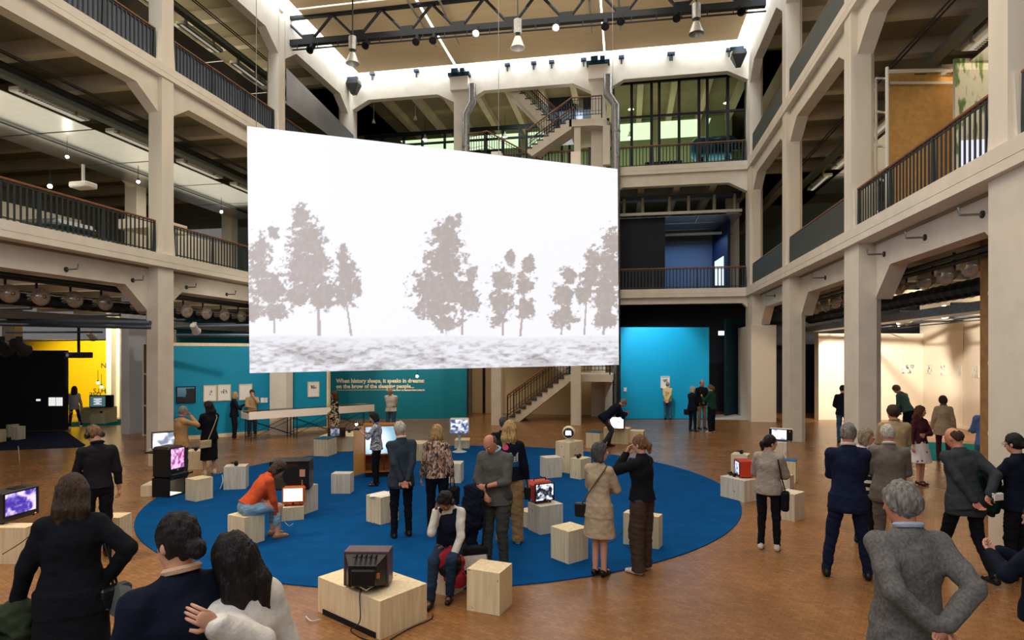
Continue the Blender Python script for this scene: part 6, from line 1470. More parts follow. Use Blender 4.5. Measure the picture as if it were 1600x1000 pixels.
        if not f and g > 1.03: T_.ell(U((0, .05*g, 1.10)), (.13*g, .10*g, .14), R, .06)
        T_.loft(U((0, 0, 0)), R, [(1.40, 0, 0, .085*gx+b, .070*g+b), (1.31, 0, 0, .142*gx+b, .100*g+b), (1.10, 0, 0, (.132 if f else .142)*g+b, .098*g+b), (.95, 0, -.005, .166*g+b, .124*g+b), (max(hem, .80)-.0, 0, -.005, (.178*g+b)*(fl if hem >= .8 else 1), (.136*g+b)*(fl if hem >= .8 else 1))], .03) if hem < 1.05 else T_.loft(U((0, 0, 0)), R, [(1.40, 0, 0, .085*gx+b, .070*g+b), (1.31, 0, 0, .142*gx+b, .100*g+b), (hem, 0, 0, .140*g+b, .100*g+b)], .03)
        if hem < .8: T_.loft((hipc[0], hipc[1], 0), np.eye(3), [(hipc[2]+.0, 0, 0, .166*g+b, .124*g+b), (hipc[2]-.15, 0, 0, .180*g+b, .138*g+b), (hem, 0, .0, (.174*g+b)*fl, (.138*g+b)*fl)], .03)
        T_.loft(U((0, 0, 0)), R, [(1.515, 0, .0, .064, .064), (1.44, 0, 0, .085, .078)], .03)
        for i in (0, 1):
            sr = o_.get('sr', 1.0)
            if sl == 'none': continue
            if sl == 'short': e = SH[i]+(EL[i]-SH[i])*.72; T_.rc(SH[i], e, .060*sr+b*.4, .056*sr+b*.4, .03)
            else:
                e = WR[i] if sl == 'long' else EL[i]+(WR[i]-EL[i])*.35; T_.rc(SH[i], EL[i], .058*sr+b*.4, .048*sr+b*.4, .03); T_.rc(EL[i], e, .047*sr+b*.4, .036*sr+b*.35, .015)
        T_.wave(o_.get('fold', .0030), len(PEOPLE)*7+2, (13, 13, 8), 4)
        if hem >= .8: T_.cut(U((0, 0, hem)), -R[:, 2])
        else: T_.cut((0, 0, hem), (0, 0, -1))
        T_.cut(U((0, .01, 1.525)), R[:, 2])
        V, Q = T_.mesh(); pt = o_.get('paint')
        garm = mk_mesh(o_.get('name', nm), V*k, Q, [tm]+o_.get('mats', []), root, (lambda c: pt((c/k-hipc)@R+V3(0, 0, .95))) if pt else None)
        cm = o_.get('collar')
        if cm:
            mb = MB(); pts = [U((.066*math.cos(a), .066*math.sin(a)-.006, 1.515+.02*(-math.sin(a)))) for a in np.linspace(-math.pi*1.42, math.pi*.42, 16)]; mb.tube([Vector(p*k) for p in pts], .017*k, 6); mb.build('collar', cm, garm, smooth=True)
        if o_.get('belt'):
            mb = MB(); bc = hipc+R@V3(0, 0, .12); mb.tube([Vector((bc+R@V3(.165*g*math.cos(a), .128*g*math.sin(a), 0))*k) for a in np.linspace(0, 2*math.pi, 21)], .016*k, 5); mb.build('belt', o_['belt'], garm, smooth=True)
    # --- shoes
    if shoes:
        sm, o_ = shoes if isinstance(shoes, tuple) else (shoes, {}); heel = o_.get('heel', 0)
        for i in (0, 1):
            S_ = Sdf(an[i]-V3(.10, .16, .12), an[i]+V3(.10, .26, .10), min(v, .011)/k); zb_ = an[i][2]-.085
            S_.rc(an[i]+V3(0, -.035, -.045+heel*.3), an[i]+V3(0, .05, -.048), .042, .043, .02); S_.rc(an[i]+V3(0, .05, -.050), an[i]+V3(0, .150, -.062), .042, .030, .02)
            if o_.get('high', 1) and not heel: S_.rc(an[i]+V3(0, -.02, -.02), an[i]+V3(0, -.015, .01), .042, .044, .02)
            if heel: S_.rc(an[i]+V3(0, -.055, -.03), an[i]+V3(0, -.06, -.08), .018, .013, .01)
            S_.cut((0, 0, zb_+.004), (0, 0, -1)); V, Q = S_.mesh()
            sol = o_.get('sole'); zz = (zb_+.022)*k; mk_mesh('shoe', V*k, Q, [sm]+([sol] if sol else []), root, (lambda c, zz=zz: (c[:, 2] < zz).astype(int)) if sol else None)
    # --- hair
    if hair:
        st2, hm = hair[0], hair[1]; hv = min(v, .011)/k; c0 = Hd((0, 0, 0)); E = .34 if st2 in ('long', 'verylong') else .24
        if st2 == 'verylong': E = .5
        A = Sdf(c0-V3(.22, .26, E+.04), c0+V3(.22, .24, .2), hv)
        if st2 != 'bald':
            A.ell(Hd((0, -.012, .020)), (.084, .102, .112), Rh, .02)
            if st2 in ('full', 'curly', 'bob', 'long', 'verylong'): A.ell(Hd((0, -.02, .03)), (.092, .108, .112), Rh, .02)
            if st2 == 'curly': A.ell(Hd((0, -.03, .0)), (.10, .11, .13), Rh, .02)
        else: A.ell(Hd((0, -.012, .005)), (.081, .100, .095), Rh, .02)
        o0 = Hd((0, .078, .060)); n_ = Rh@V3(0, .80, -.60)
        if st2 in ('short', 'full', 'crop', 'bald'): A.cut(Hd((0, 0, -.075 if st2 != 'full' else -.10)), Rh@V3(0, -.25, -.97))
        A.cut(o0 if st2 != 'bald' else Hd((0, .03, .05)), n_)
        if st2 == 'bald': A.cut(Hd((0, .0, .052)), Rh@V3(0, .35, .94))
        if st2 in ('bob', 'long', 'verylong'):
            zb2 = {'bob': -.13, 'long': -.26, 'verylong': -.42}[st2]
            for sx in (-1, 1): A.rc(Hd((sx*.070, -.012, .03)), Hd((sx*.082, -.02, max(zb2, -.2)*.75)), .030, .034, .03)
            if st2 == 'bob': A.ell(Hd((0, -.055, -.05)), (.088, .062, .09), Rh, .03)
            else:
                q0 = Hd((0, -.06, .0)); q1 = Hd((0, -.085, -.12)); q2 = q1+(R@V3(0, -.02, -1))*abs(zb2+.10)
                for sx in (-1, 0, 1): A.rc(q0+Rh@V3(sx*.05, 0, 0), q1+R@V3(sx*.06, .01, 0), .05, .048, .03); A.rc(q1+R@V3(sx*.06, .01, 0), q2+R@V3(sx*.055, .02, 0), .048, .034, .03)
        if st2 == 'ponytail': A.rc(Hd((0, -.09, .01)), Hd((0, -.13, -.02)), .030, .036, .02); A.rc(Hd((0, -.13, -.02)), Hd((0, -.12, -.11)), .036, .022, .02)
        if st2 == 'bun': A.ell(Hd((0, -.115, -.03)), (.042, .04, .045), Rh, .012)
        if st2 == 'topknot': A.ell(Hd((0, -.02, .14)), (.028, .028, .03), Rh, .02); A.ell(Hd((0, -.02, .02)), (.092, .108, .115), Rh, .02); A.cut(o0, n_)
        A.wave(.0042, len(PEOPLE)+50, (60, 60, 22), 4); V, Q = A.mesh(); mk_mesh('hair', V*k, Q, [hm], root, sm=1)
    root['k'] = k; PEOPLE.append(root)
    root_pts = dict(U=lambda p: hipc+R@(np.array(p, float)-V3(0, 0, .95)), W=WR, Hd=Hd, E=EL, S=SH, Rh=Rh, R=R)
    def W(p): return root_mat @ Vector([float(q)*k for q in p])
    root_mat = Matrix.Translation(root.location) @ rot_z(rz)
    root_pts['w'] = W; root_pts['rz'] = rz; root_pts['k'] = k; return root_pts
def standing(px, ytop, yfeet):          # ground point and height read off the photograph
    p = G(px, yfeet); Z = -p.x*SI+p.y*CO; return p, H-(ytop-HY)*Z/F
def byheight(px, ytop, h, z0=0.0):      # feet outside the frame or hidden
    Z = (H-h-z0)*F/(ytop-HY); p = at(px, ytop, Z); p.z = z0; return p
# things people hold or wear
def lump(name, label, cat, segs, m, seed=1, amp=.008, v=.012, k=.05, fx=(16, 16, 10)):
    pts = [V3(*s_[0]) for s_ in segs]+[V3(*s_[1]) for s_ in segs]; r = max(max(s_[2], s_[3]) for s_ in segs)+.05; A = Sdf(np.min(pts, 0)-r, np.max(pts, 0)+r, v)
    for a, b, ra, rb in segs: A.rc(a, b, ra, rb, k)
    A.wave(amp, seed, fx, 4); V, Q = A.mesh(); c = V.mean(0); o = mk_mesh(name, V-c, Q, [m], None); o.location = c; tag(o, label, cat); return o
def bag(P, pts, sz, m, label, rzoff=0, strap=None, flap=None, sm=None):
    c = P['w'](pts); t = thing('shoulder_bag', label, 'bag', c, P['rz']+rzoff)
    MB().bbox(-sz[0]/2, sz[0]/2, -sz[1]/2, sz[1]/2, -sz[2], 0, min(sz)*.22).build('bag_body', m, t, smooth=True)
    MB().bbox(-sz[0]/2-.003, sz[0]/2+.003, -sz[1]/2-.004, sz[1]/2+.004, -sz[2]*.55, .004, min(sz)*.2).build('flap', flap or m, t, smooth=True)
    if strap:
        Mi = (Matrix.Translation(c) @ rot_z(P['rz']+rzoff)).inverted(); mb = MB(); mb.tube([Mi @ P['w'](q) for q in strap], .009, 6); mb.build('strap', sm or m, t, smooth=True)
    return t
def worn_headphones(P, label):
    c = P['w'](P['Hd']((0, 0, 0))); t = thing('headphones', label, 'headphones', c, P['rz']); k = P['k']; Rh = Matrix([[*P['Rh'][0]], [*P['Rh'][1]], [*P['Rh'][2]]]).to_4x4()
    for sx in (-1, 1):
        m = MB(); m.lathe([(.0001, -.02), (.034, -.02), (.042, 0), (.034, .02), (.0001, .02)], n=16, M=Matrix.Rotation(math.pi/2, 4, 'Y')); m.xf(Rh @ Matrix.Translation((sx*.092*k, -.005, -.01)) @ Matrix.Scale(k, 4)); m.build('ear_cup', BLACKP, t, smooth=True)
    m = MB(); m.tube([(.095*math.cos(a)*k, -.005, (-.01+.155*math.sin(a))*k) for a in np.linspace(0, math.pi, 13)], .009, 6); m.xf(Rh); m.build('headband', BLACKP, t, smooth=True); return t
# ---- wardrobe
BLK = cloth('black', (22, 23, 28)); BLK2 = cloth('soft_black', (32, 32, 36)); NAV = cloth('navy', (24, 32, 56)); NAV2 = cloth('dark_navy', (20, 26, 40)); CHAR = cloth('charcoal', (58, 62, 66)); CHAR2 = cloth('slate_suit', (52, 62, 70)); GRYT = cloth('grey_tweed', (108, 104, 100), noise=.3, nscale=60); GRYS = cloth('grey_suit', (112, 106, 96)); BEI = cloth('beige', (186, 164, 134)); BEI2 = cloth('beige_jacket', (196, 172, 120)); TAN = cloth('tan', (184, 142, 92)); TANJ = cloth('tan_jacket', (172, 148, 112)); KHAKI = cloth('khaki', (176, 138, 92)); JEAN = cloth('blue_jeans', (66, 98, 128), noise=.25, nscale=10); JEANL = cloth('light_jeans', (134, 166, 188), noise=.25, nscale=9); JEAND = cloth('dark_jeans', (38, 54, 76)); WHT = cloth('white', (228, 220, 208)); OFFW = cloth('off_white', (216, 208, 196)); ORG = cloth('rust_orange', (206, 86, 46)); GRN = cloth('dark_green', (28, 66, 48)); GRN2 = cloth('grey_green', (74, 98, 92)); MAR = cloth('maroon', (76, 38, 46)); BLU = cloth('blue_shirt', (92, 122, 176)); BRN = cloth('brown_wool', (74, 60, 50)); KNIT = cloth('grey_knit', (168, 156, 140), bump=.6, bscale=40); KNITD = cloth('grey_sweater', (92, 90, 84), bump=.5); OLV = cloth('olive', (54, 62, 44)); TEALC = cloth('light_blue_shirt', (140, 196, 210)); REDB = cloth('dark_red', (150, 42, 46)); LILAC = cloth('pink_skin_tights', (206, 160, 150))
def pat(name, c1, c2, scale, thr=.5, kind='noise', c3=None, stretch=(1, 1, 1), dist=0):
    m = bpy.data.materials.new('cloth_'+name); m.use_nodes = True; N, L = nodes_of(m); b = N['Principled BSDF']; b.inputs['Roughness'].default_value = .8; b.inputs['Specular IOR Level'].default_value = .2
    tc = N.new('ShaderNodeTexCoord'); mp = N.new('ShaderNodeMapping'); mp.inputs['Scale'].default_value = stretch; L.new(tc.outputs['Object'], mp.inputs[0])
    if kind == 'wave': n = N.new('ShaderNodeTexWave'); n.inputs['Scale'].default_value = scale; n.inputs['Distortion'].default_value = dist; n.bands_direction = 'Z'; out = n.outputs['Fac']
    elif kind == 'voronoi': n = N.new('ShaderNodeTexVoronoi'); n.inputs['Scale'].default_value = scale; out = n.outputs['Distance']
    else: n = N.new('ShaderNodeTexNoise'); n.inputs['Scale'].default_value = scale; n.inputs['Detail'].default_value = 1.5; n.inputs['Distortion'].default_value = dist; out = n.outputs['Fac']
    L.new(mp.outputs[0], n.inputs['Vector']); cr = N.new('ShaderNodeValToRGB'); cr.color_ramp.interpolation = 'CONSTANT'; e = cr.color_ramp.elements; e[0].color = (*S(*c1), 1); e[1].position = thr; e[1].color = (*S(*c2), 1)
    if c3: x = e.new(min(thr+.12, .95)); x.color = (*S(*c3), 1)
    L.new(out, cr.inputs[0]); L.new(cr.outputs[0], b.inputs['Base Color']); return m
ZEB = pat('zebra', (30, 34, 52), (206, 204, 208), 13, .5, 'noise', dist=3.0, stretch=(1, 1, 1.8)); PRINT = pat('black_cream_print', (24, 22, 22), (214, 200, 170), 10, .53, 'noise', dist=1.5); SNAKE = pat('snakeskin', (70, 62, 60), (176, 128, 96), 16, .47, 'noise', (204, 190, 172), (1.6, 1.6, .7), 1.5)
FLOR = pat('floral_skirt', (150, 44, 60), (232, 226, 222), 9, .19, 'voronoi'); STRP = pat('black_white_stripe', (22, 22, 24), (226, 220, 204), 3.2, .62, 'wave')
SHB = mat('black_leather', S(24, 22, 22), .35); SHW = mat('white_trainer', S(216, 204, 186), .6); SHT = mat('tan_leather', S(150, 104, 66), .45); SHG = mat('grey_trainer', S(150, 146, 140), .6); SHC = mat('cream_trainer', S(222, 200, 164), .6)
T_ = 'trousers'
# ---- left side
p, h = standing(116, 604, 670)
person('woman with long dark hair, grey jacket and black leggings facing the yellow wall', p, h, 8, ('down', 'down'), 'step2', head=(5, 0), top=('jacket', cloth('silver_grey', (150, 152, 156)), {'hem': .80}), bottom=(T_, BLK, {'w': .85, 'hem': .06}), shoes=SHW, hair=('long', HD), sex='f')
p = byheight(152, 663, 1.80); P = person('man in black shirt and black trousers wearing headphones, seen from behind', p, 1.80, -12, ('front', 'down'), 'stand', head=(30, -12), top=('shirt', BLK2, {'hem': .93, 'b': .012, 'collar': BLK2}), bottom=(T_, BLK), shoes=SHB, hair=('short', HLB), sex='m')
worn_headphones(P, 'black headphones worn by the man in the black shirt, left')
p = byheight(112, 745, 1.66, .25); P = person('woman with wavy brown hair in a long black coat, foreground left', p, 1.66, 8, ('out', 'hip'), 'stand', head=(12, 0), top=('coat', BLK, {'hem': .42, 'b': .035, 'flare': 1.08}), bottom=(T_, BLK), shoes=SHB, hair=('long', HB), sex='f', z0=.25, vox=.0085, wide=1.08)
w0 = P['w'](P['W'][0]); 
lump('folded_coat', 'crumpled olive green coat held low by the woman in the black coat', 'coat', [(w0+Vector((0, 0, -.06)), w0+Vector((-.18, -.05, -.20)), .06, .09), (w0+Vector((-.18, -.05, -.20)), w0+Vector((-.34, -.08, -.36)), .09, .05), (w0+Vector((0, 0, -.06)), w0+Vector((-.02, .02, -.45)), .06, .09), (w0+Vector((.02, 0, -.1)), w0+Vector((.06, .04, -.42)), .06, .07)], OLV, 5, .012, .009)
bag(P, (.26, -.02, .93), (.20, .09, .15), mat('shiny_black_leather', S(26, 26, 28), .22), 'small shiny black bag at the hip of the woman in the black coat', .5, [(.25, -.0, .93), (.24, -.02, 1.1), (.20, -.0, 1.4), (.18, .05, 1.45), (.2, .1, 1.2), (.27, .04, .93)])
c = P['w']((.30, -.10, .84)); t = thing('flat_cap', 'grey cap hanging from the black bag, foreground left', 'cap', c, P['rz']+.4)
MB().lathe([(.10, -.03), (.105, 0), (.09, .05), (.05, .08), (.0001, .09)], n=20, M=Matrix.Rotation(R_(100), 4, 'Y')).build('crown', cloth('cap_grey', (92, 96, 92)), t, smooth=True); MB().lathe([(.0001, 0), (.085, 0), (.08, .008), (.0001, .01)], c=(.02, 0, -.11), n=18, M=Matrix.Rotation(R_(80), 4, 'Y')).build('peak', MATS['cloth_cap_grey'], t, smooth=True)
# couple
p = byheight(283, 805, 1.78, .25); Pm = person('man with dark ponytail and navy sweater, back turned, foreground', p, 1.78, -22, ('down', 'carry'), 'stand', head=(6, -14), top=('sweater', NAV2, {'hem': .84, 'b': .03, 'collar': cloth('peach_collar', (214, 172, 140))}), bottom=(T_, BLK), shoes=SHB, hair=('bun', HD), sex='m', z0=.25, vox=.0075, wide=1.08)
p = byheight(366, 838, 1.66, .25); Pw = person('woman with long dark hair and white shirt hugging the man, foreground', p+Vector((.03, .06, 0)), 1.66, -30, ((at(338, 975, 2.52), (-.6, -1, -.6), (0, 1, 0)), 'down'), 'stand', head=(8, -18), side=-5, top=('shirt', WHT, {'hem': .84, 'b': .026, 'sr': 1.2}), bottom=(T_, JEAND), shoes=SHB, hair=('verylong', HD), sex='f', z0=.25, vox=.0075)
p = G(284, 722); p = byheight(284, 635, 1.62); person('old man in tan jacket raising a hand to his face, behind the pink television', p, 1.62, 62, ('down', 'face'), head=(8, 20), top=('jacket', TAN, {'hem': .80, 'b': .02, 'collar': BLU}), bottom=(T_, CHAR), shoes=SHB, hair=('short', HG), skin=SKIN2)
p, h = standing(327, 628, 742); P = person('woman with black hair in a long black dress with a cream sling bag', p, h, -22, ('fold', 'fold'), 'stand', head=(8, -30), top=('blouse', BLK, {'hem': .84, 'b': .03, 'sr': 1.15}), bottom=('skirt', BLK, {'hem': .36, 'flare': 1.12}), shoes=(SHC, {'sole': WHITEP}), hair=('long', HD), sex='f')
bag(P, (-.15, -.16, .86), (.26, .06, .17), cloth('cream_canvas', (206, 180, 136)), 'cream canvas sling bag on the back of the woman in the long black dress', .2, [(-.1, -.17, .86), (0, -.18, 1.1), (.12, -.15, 1.38), (.14, -.02, 1.47)])
p, h = standing(366, 613, 686); person('blond woman in wide black clothes standing before the teal partition', p, h, 92, ('belly', 'phone'), head=(10, 0), top=('jacket', BLK, {'hem': .82, 'b': .03}), bottom=(T_, BLK, {'w': 1.35}), shoes=SHT, hair=('bob', HBL), sex='f')
p, h = standing(394, 609, 681); person('man in tan shirt with a hand at his mouth behind the showcase end', p, h, 178, ('face', 'belly'), 'stand', head=(12, 5), top=('shirt', cloth('tan_shirt', (176, 148, 104)), {'hem': .86, 'sleeve': 'half', 'b': .02}), bottom=(T_, JEAND), shoes=SHB, hair=('full', HB), skin=SKIN2)
p = byheight(523, 612, 1.60); person('woman in black and cream patterned dress looking left behind the television', p, 1.60, -72, ('down', 'front'), head=(6, 0), top=('dress', PRINT, {'hem': .46, 'b': .02, 'flare': 1.1}), shoes=SHB, hair=('long', HR), sex='f', skin=SKIN2)
p, h = standing(611, 606, 680); person('man in white polo shirt and jeans looking down before the lettering', p, h, 196, ('behind', 'behind'), head=(32, 8), top=('polo_shirt', WHT, {'hem': .88, 'sleeve': 'short', 'b': .022, 'belt': SHB}), bottom=(T_, JEAN), shoes=SHW, hair=('bald', HW), skin=SKIN2, wide=1.1)
p, h = standing(588, 644, 759); P = person('woman with black bob and zebra blouse holding a device beside the cabinet television', p, h, -78, ('phone', 'phone'), head=(24, 0), top=('blouse', ZEB, {'hem': .86, 'sleeve': 'half', 'b': .022}), bottom=(T_, BLK, {'w': 1.0}), shoes=(SHB, {'heel': .05}), hair=('bob', HD), sex='f')
hp_ = P['w']((P['W'][0]+P['W'][1])/2); t = thing('handheld_device', 'dark device held by the woman in the zebra blouse', 'device', hp_+Vector((-.10, 0, .06)), P['rz']); MB().bbox(-.09, .09, -.06, .06, -.015, .02, .008).build('device_body', BLACKP, t); MB().bbox(-.07, .07, -.045, .045, .02, .024, .001).build('device_screen', mat('dark_picture_glass', (.02, .02, .02), .1), t)
# seated orange
pz = b_orng['h']; p = on_top(b_orng, .5, .45, 0); p.z = 0
P = person('woman in rust orange top and light jeans sitting bent forward on a cube', p, 1.68, 72, ('reach', 'reach'), 'seat', lean=40, head=(14, 0), top=('top', ORG, {'hem': .94, 'b': .014, 'fold': .002}), bottom=(T_, JEANL, {'w': 1.1, 'hem': .16}), shoes=(SHT, {'high': 0}), hair=('bob', HB), sex='f', seat=pz+.0)
worn_headphones(P, 'black headphones worn by the seated woman in orange')
p, h = standing(627, 659, 840); person('white-haired man in dark grey suit, hands clasped behind his back', p, h, -14, ('behind', 'behind'), 'stand', head=(14, -18), top=('jacket', CHAR2, {'hem': .76, 'b': .022, 'collar': OFFW}), bottom=(T_, BLK, {'w': .95}), shoes=SHB, hair=('short', HW), skin=SKIN2)
p = byheight(683, 665, 1.64); P = person('woman with blond bob and snakeskin jacket seen from behind', p, 1.64, 2, ('down', 'down'), head=(12, -5), top=('jacket', SNAKE, {'hem': .90, 'b': .022}), bottom=(T_, BLK, {'w': 1.05}), shoes=SHB, hair=('bob', HBL), sex='f')
bag(P, (.26, .02, .72), (.30, .12, .30), BLK, 'large black shopper bag of the woman in the snakeskin jacket', 1.2, [(.22, 0, .72), (.22, .02, 1.1), (.18, -.01, 1.46), (.24, .06, 1.1), (.29, .03, .72)])
# seated headphones woman
p = on_top(b_seatN, .45, .42); p.z = 0
P = person('seated woman with headphones, dark vest and white sleeves looking down', p, 1.62, 192, ('lap', 'ear'), 'seat2', lean=16, head=(34, 10), top=('blouse', OFFW, {'hem': .96, 'b': .012, 'collar': OFFW}), bottom=(T_, JEAND, {'w': 1.05}), shoes=SHB, hair=('topknot', HD), sex='f', skin=SKIN3, seat=b_seatN['h'])
# vest as a second garment
A = Sdf(V3(-.3, -.3, .6-.0), V3(.3, .5, 1.25), .010); ub = P['U']
A.ell(ub((0, .01, 1.28)), (.160, .150, .17), P['R'], .05); A.ell(ub((0, .03, 1.25)), (.13, .140, .10), P['R'], .05); A.ell(ub((0, .01, 1.10)), (.170, .140, .15), P['R'], .05); A.ell(ub((0, 0, 1.0)), (.18, .14, .12), P['R'], .05); [A.rc(ub((q_*.07, .0, 1.44)), ub((q_*.10, .0, 1.36)), .055, .07, .03) for q_ in (-1, 1)]; A.cut(ub((0, 0, 1.475)), P['R'][:, 2]); A.cut(ub((0, 0, .94)), -P['R'][:, 2]); A.wave(.003, 77)
V, Q = A.mesh(); mk_mesh('vest', V*P['k'], Q, [NAV2], PEOPLE[-1])
worn_headphones(P, 'black headphones worn by the seated woman in the dark vest')
q = [P['w'](P['U'](a)) for a in ((-.05, .24, 1.0), (-.14, .34, .94), (-.16, .36, .72), (.06, .34, .96), (-.05, .40, .80))]
lump('folded_jacket', 'dark red and black jacket lying on the lap of the seated woman', 'jacket', [(q[0], q[1], .07, .08), (q[1], q[2], .08, .09), (q[0], q[3], .07, .07), (q[3], q[4], .06, .07)], pat('red_black_jacket', (150, 38, 44), (24, 22, 26), 4, .55, 'noise'), 8, .010, .010)
c_ = P['w']((-.30, .05, .56)); t = thing('shoulder_bag', 'white and black tote bag beside the seated woman', 'bag', c_, P['rz']+.4); MB().bbox(-.15, .15, -.06, .06, -.28, 0, .02).build('bag_body', OFFW, t); MB().bbox(-.153, .153, -.064, .064, -.29, -.23, .01).bbox(-.155, .155, -.063, .063, -.08, .01, .01).build('dark_trim', BLK, t)
MB().tube([(-.1, 0, 0), (-.13, 0, .3), (-.1, 0, .55)], .012, 6).build('strap', BLK, t)
# man grey sweater
p, h = standing(775, 706, 885); h = max(h, 1.76)
P = person('bald man in grey sweater with light blue collar looking down at his watch hand', p, h, 206, ('belly', 'front'), 'stand', lean=4, head=(36, 12), top=('sweater', KNITD, {'hem': .82, 'b': .026, 'sleeve': 'half', 'collar': TEALC}), bottom=(T_, cloth('grey_trousers', (70, 70, 66)), {'w': 1.15}), shoes=SHB, hair=('bald', HDG), skin=SKIN2, wide=1.1)
w0 = P['w'](P['W'][1]); kx = Vector((CO, SI, 0))
lump('folded_coat', 'black coat hanging over the arm of the man in the grey sweater', 'coat', [(w0+kx*-.05, w0+kx*-.16+Vector((0, 0, .05)), .07, .08), (w0+kx*-.16, w0+kx*-.2+Vector((0, 0, -.42)), .10, .11), (w0+kx*-.08, w0+kx*-.1+Vector((0, 0, -.38)), .08, .09), (w0+kx*-.2+Vector((0, 0, -.42)), w0+kx*-.14+Vector((0, 0, -.70)), .11, .06)], NAV2, 9, .012, .010)
c_ = P['w'](P['W'][0]); t = thing('wrist_watch', 'dark wrist watch of the man in the grey sweater', 'watch', c_, P['rz']); MB().lathe([(.033, -.012), (.036, 0), (.033, .012)], n=16, M=Matrix.Rotation(R_(90), 4, 'Y')).build('watch_strap', BLACKM, t, smooth=True); MB().lathe([(.0001, .03), (.02, .03), (.02, .04), (.0001, .04)], n=14, M=Matrix.Rotation(R_(90), 4, 'X')).build('watch_case', CHROME, t)
def bomber(c):
    m = np.zeros(len(c), int); bk = c[:, 1] < -.03; x, z = c[:, 0], c[:, 2]
    m[bk & (np.hypot((x+.05)/.045, (z-1.40)/.040) < 1)] = 1
    m[bk & (np.abs(x) < .13) & (z > 1.20) & (z < 1.30+.03*np.sin(x*60)) & (np.sin(x*170)+np.sin(z*210) > -.6)] = 2
    m[bk & (np.abs(x) < .14) & (z > 1.12) & (z < 1.20)] = 3; return m
p, h = standing(796, 659, 850); P = person('woman with long blond hair and dark embroidered bomber jacket', p, h, 4, ('front', 'down'), 'stand', head=(10, 6), top=('bomber_jacket', cloth('bomber_black', (18, 20, 34)), {'hem': .93, 'b': .034, 'paint': bomber, 'mats': [cloth('embroidery_pink', (216, 76, 104)), cloth('embroidery_white', (196, 206, 206)), cloth('embroidery_blue', (40, 92, 140))]}), bottom=(T_, KHAKI, {'w': 1.45}), shoes=SHW, hair=('long', HBL), sex='f')
bag(P, (.26, .0, .82), (.09, .06, .18), SHB, 'small dark phone bag on a cord beside the beige trousers', 0, [(.26, 0, .82), (.22, 0, 1.2), (.12, 0, 1.47)])
p = byheight(787, 651, 1.68); person('grey-haired person mostly hidden behind the blond woman in the bomber jacket', p, 1.68, 0, ('front', 'front'), head=(8, 0), top=('jacket', BLK, {'hem': .8}), bottom=(T_, BLK), shoes=SHB, hair=('short', HDG))
p, h = standing(936, 693, 900); P = person('woman with grey bob in a beige knee-length coat, black heeled shoes', p, h, 28, ('belly', 'belly'), 'together', head=(4, 42), top=('coat', BEI, {'hem': .53, 'b': .018, 'flare': 1.16}), shoes=(SHB, {'heel': .05}), hair=('bob', HDG), sex='f', face=2)
bag(P, (-.22, -.09, .95), (.15, .07, .17), SHB, 'small black and cream bag on a long strap across the beige coat', .3, [(-.2, -.1, .95), (-.12, -.15, 1.05), (.02, -.15, 1.25), (.13, -.11, 1.42), (.13, -.02, 1.48)], flap=SHB, sm=cloth('brown_strap', (104, 88, 66)))
p, h = standing(1003, 680, 894); P = person('woman with ponytail, black jacket and wide brown trousers, hand at her face', p, h, -62, ('face', 'chin'), 'stand', head=(10, 0), top=('jacket', BLK, {'hem': .93, 'b': .03}), bottom=(T_, BRN, {'w': 1.5}), shoes=(SHW, {'high': 0}), hair=('ponytail', HLB), sex='f', face=2)
# back right group
p, h = standing(953, 640, 698); P = person('man in dark suit bending down to photograph the far television', G(948, 699), 1.80, 70, ('cam', 'cam'), 'bent', lean=52, head=(6, 0), top=('jacket', NAV2, {'hem': .82, 'b': .022}), bottom=(T_, CHAR, {'w': .95}), shoes=SHB, hair=('short', HG), skin=SKIN2)
p, h = standing(1043, 597, 656); person('man in beige jacket and jeans, hands behind him, facing the blue wall', p, h, 8, ('behind', 'behind'), head=(6, 0), top=('jacket', BEI2, {'hem': .86, 'b': .022}), bottom=(T_, JEAN), shoes=SHB, hair=('short', HG))
p, h = standing(1082, 604, 674); P = person('grey-haired woman in dark clothes with a black handbag, left of the trio', p, h, 40, ('belly', 'front'), head=(4, 20), top=('jacket', NAV2, {'hem': .80, 'b': .026}), bottom=(T_, NAV2, {'w': 1.0}), shoes=SHB, hair=('bob', HW), sex='f', skin=SKIN2)
bag(P, (-.28, 0, .84), (.22, .10, .20), SHB, 'round black handbag of the grey-haired woman in the trio', 0, [(-.26, 0, .84), (-.2, 0, 1.1), (-.17, 0, 1.4)])
p, h = standing(1096, 598, 672); person('tall man in black jacket and light trousers, middle of the trio', p+Vector((.05, .35, 0)), 1.80, 150, ('belly', 'down'), head=(14, 0), top=('jacket', BLK, {'hem': .84, 'b': .026}), bottom=(T_, cloth('stone_trousers', (140, 124, 100))), shoes=SHB, hair=('bald', HR), skin=SKIN2)
p, h = standing(1112, 601, 676); person('woman in dark green jacket and wide black trousers, right of the trio', p, h, -60, ('phone', 'belly'), head=(18, 0), top=('jacket', GRN, {'hem': .86, 'b': .026}), bottom=(T_, BLK, {'w': 1.3}), shoes=SHW, hair=('ponytail', HLB), sex='f')
p, h = standing(1201, 680, 859); P = person('woman with low dark bun and loose grey sweater seen from behind', p, h, 10, ('belly', 'belly'), 'stand', head=(6, 50), top=('sweater', KNIT, {'hem': .86, 'b': .038, 'sr': 1.25, 'flare': .95}), bottom=(T_, BLK, {'w': .95}), shoes=(SHW, {'sole': WHITEP}), hair=('ponytail', HD), sex='f')
bag(P, (.24, -.04, .92), (.10, .16, .26), BLK, 'black cloth bag hanging behind the grey sweater', .1, [(.24, -.02, .92), (.20, -.12, 1.15), (.15, -.10, 1.4), (.14, 0, 1.47)])
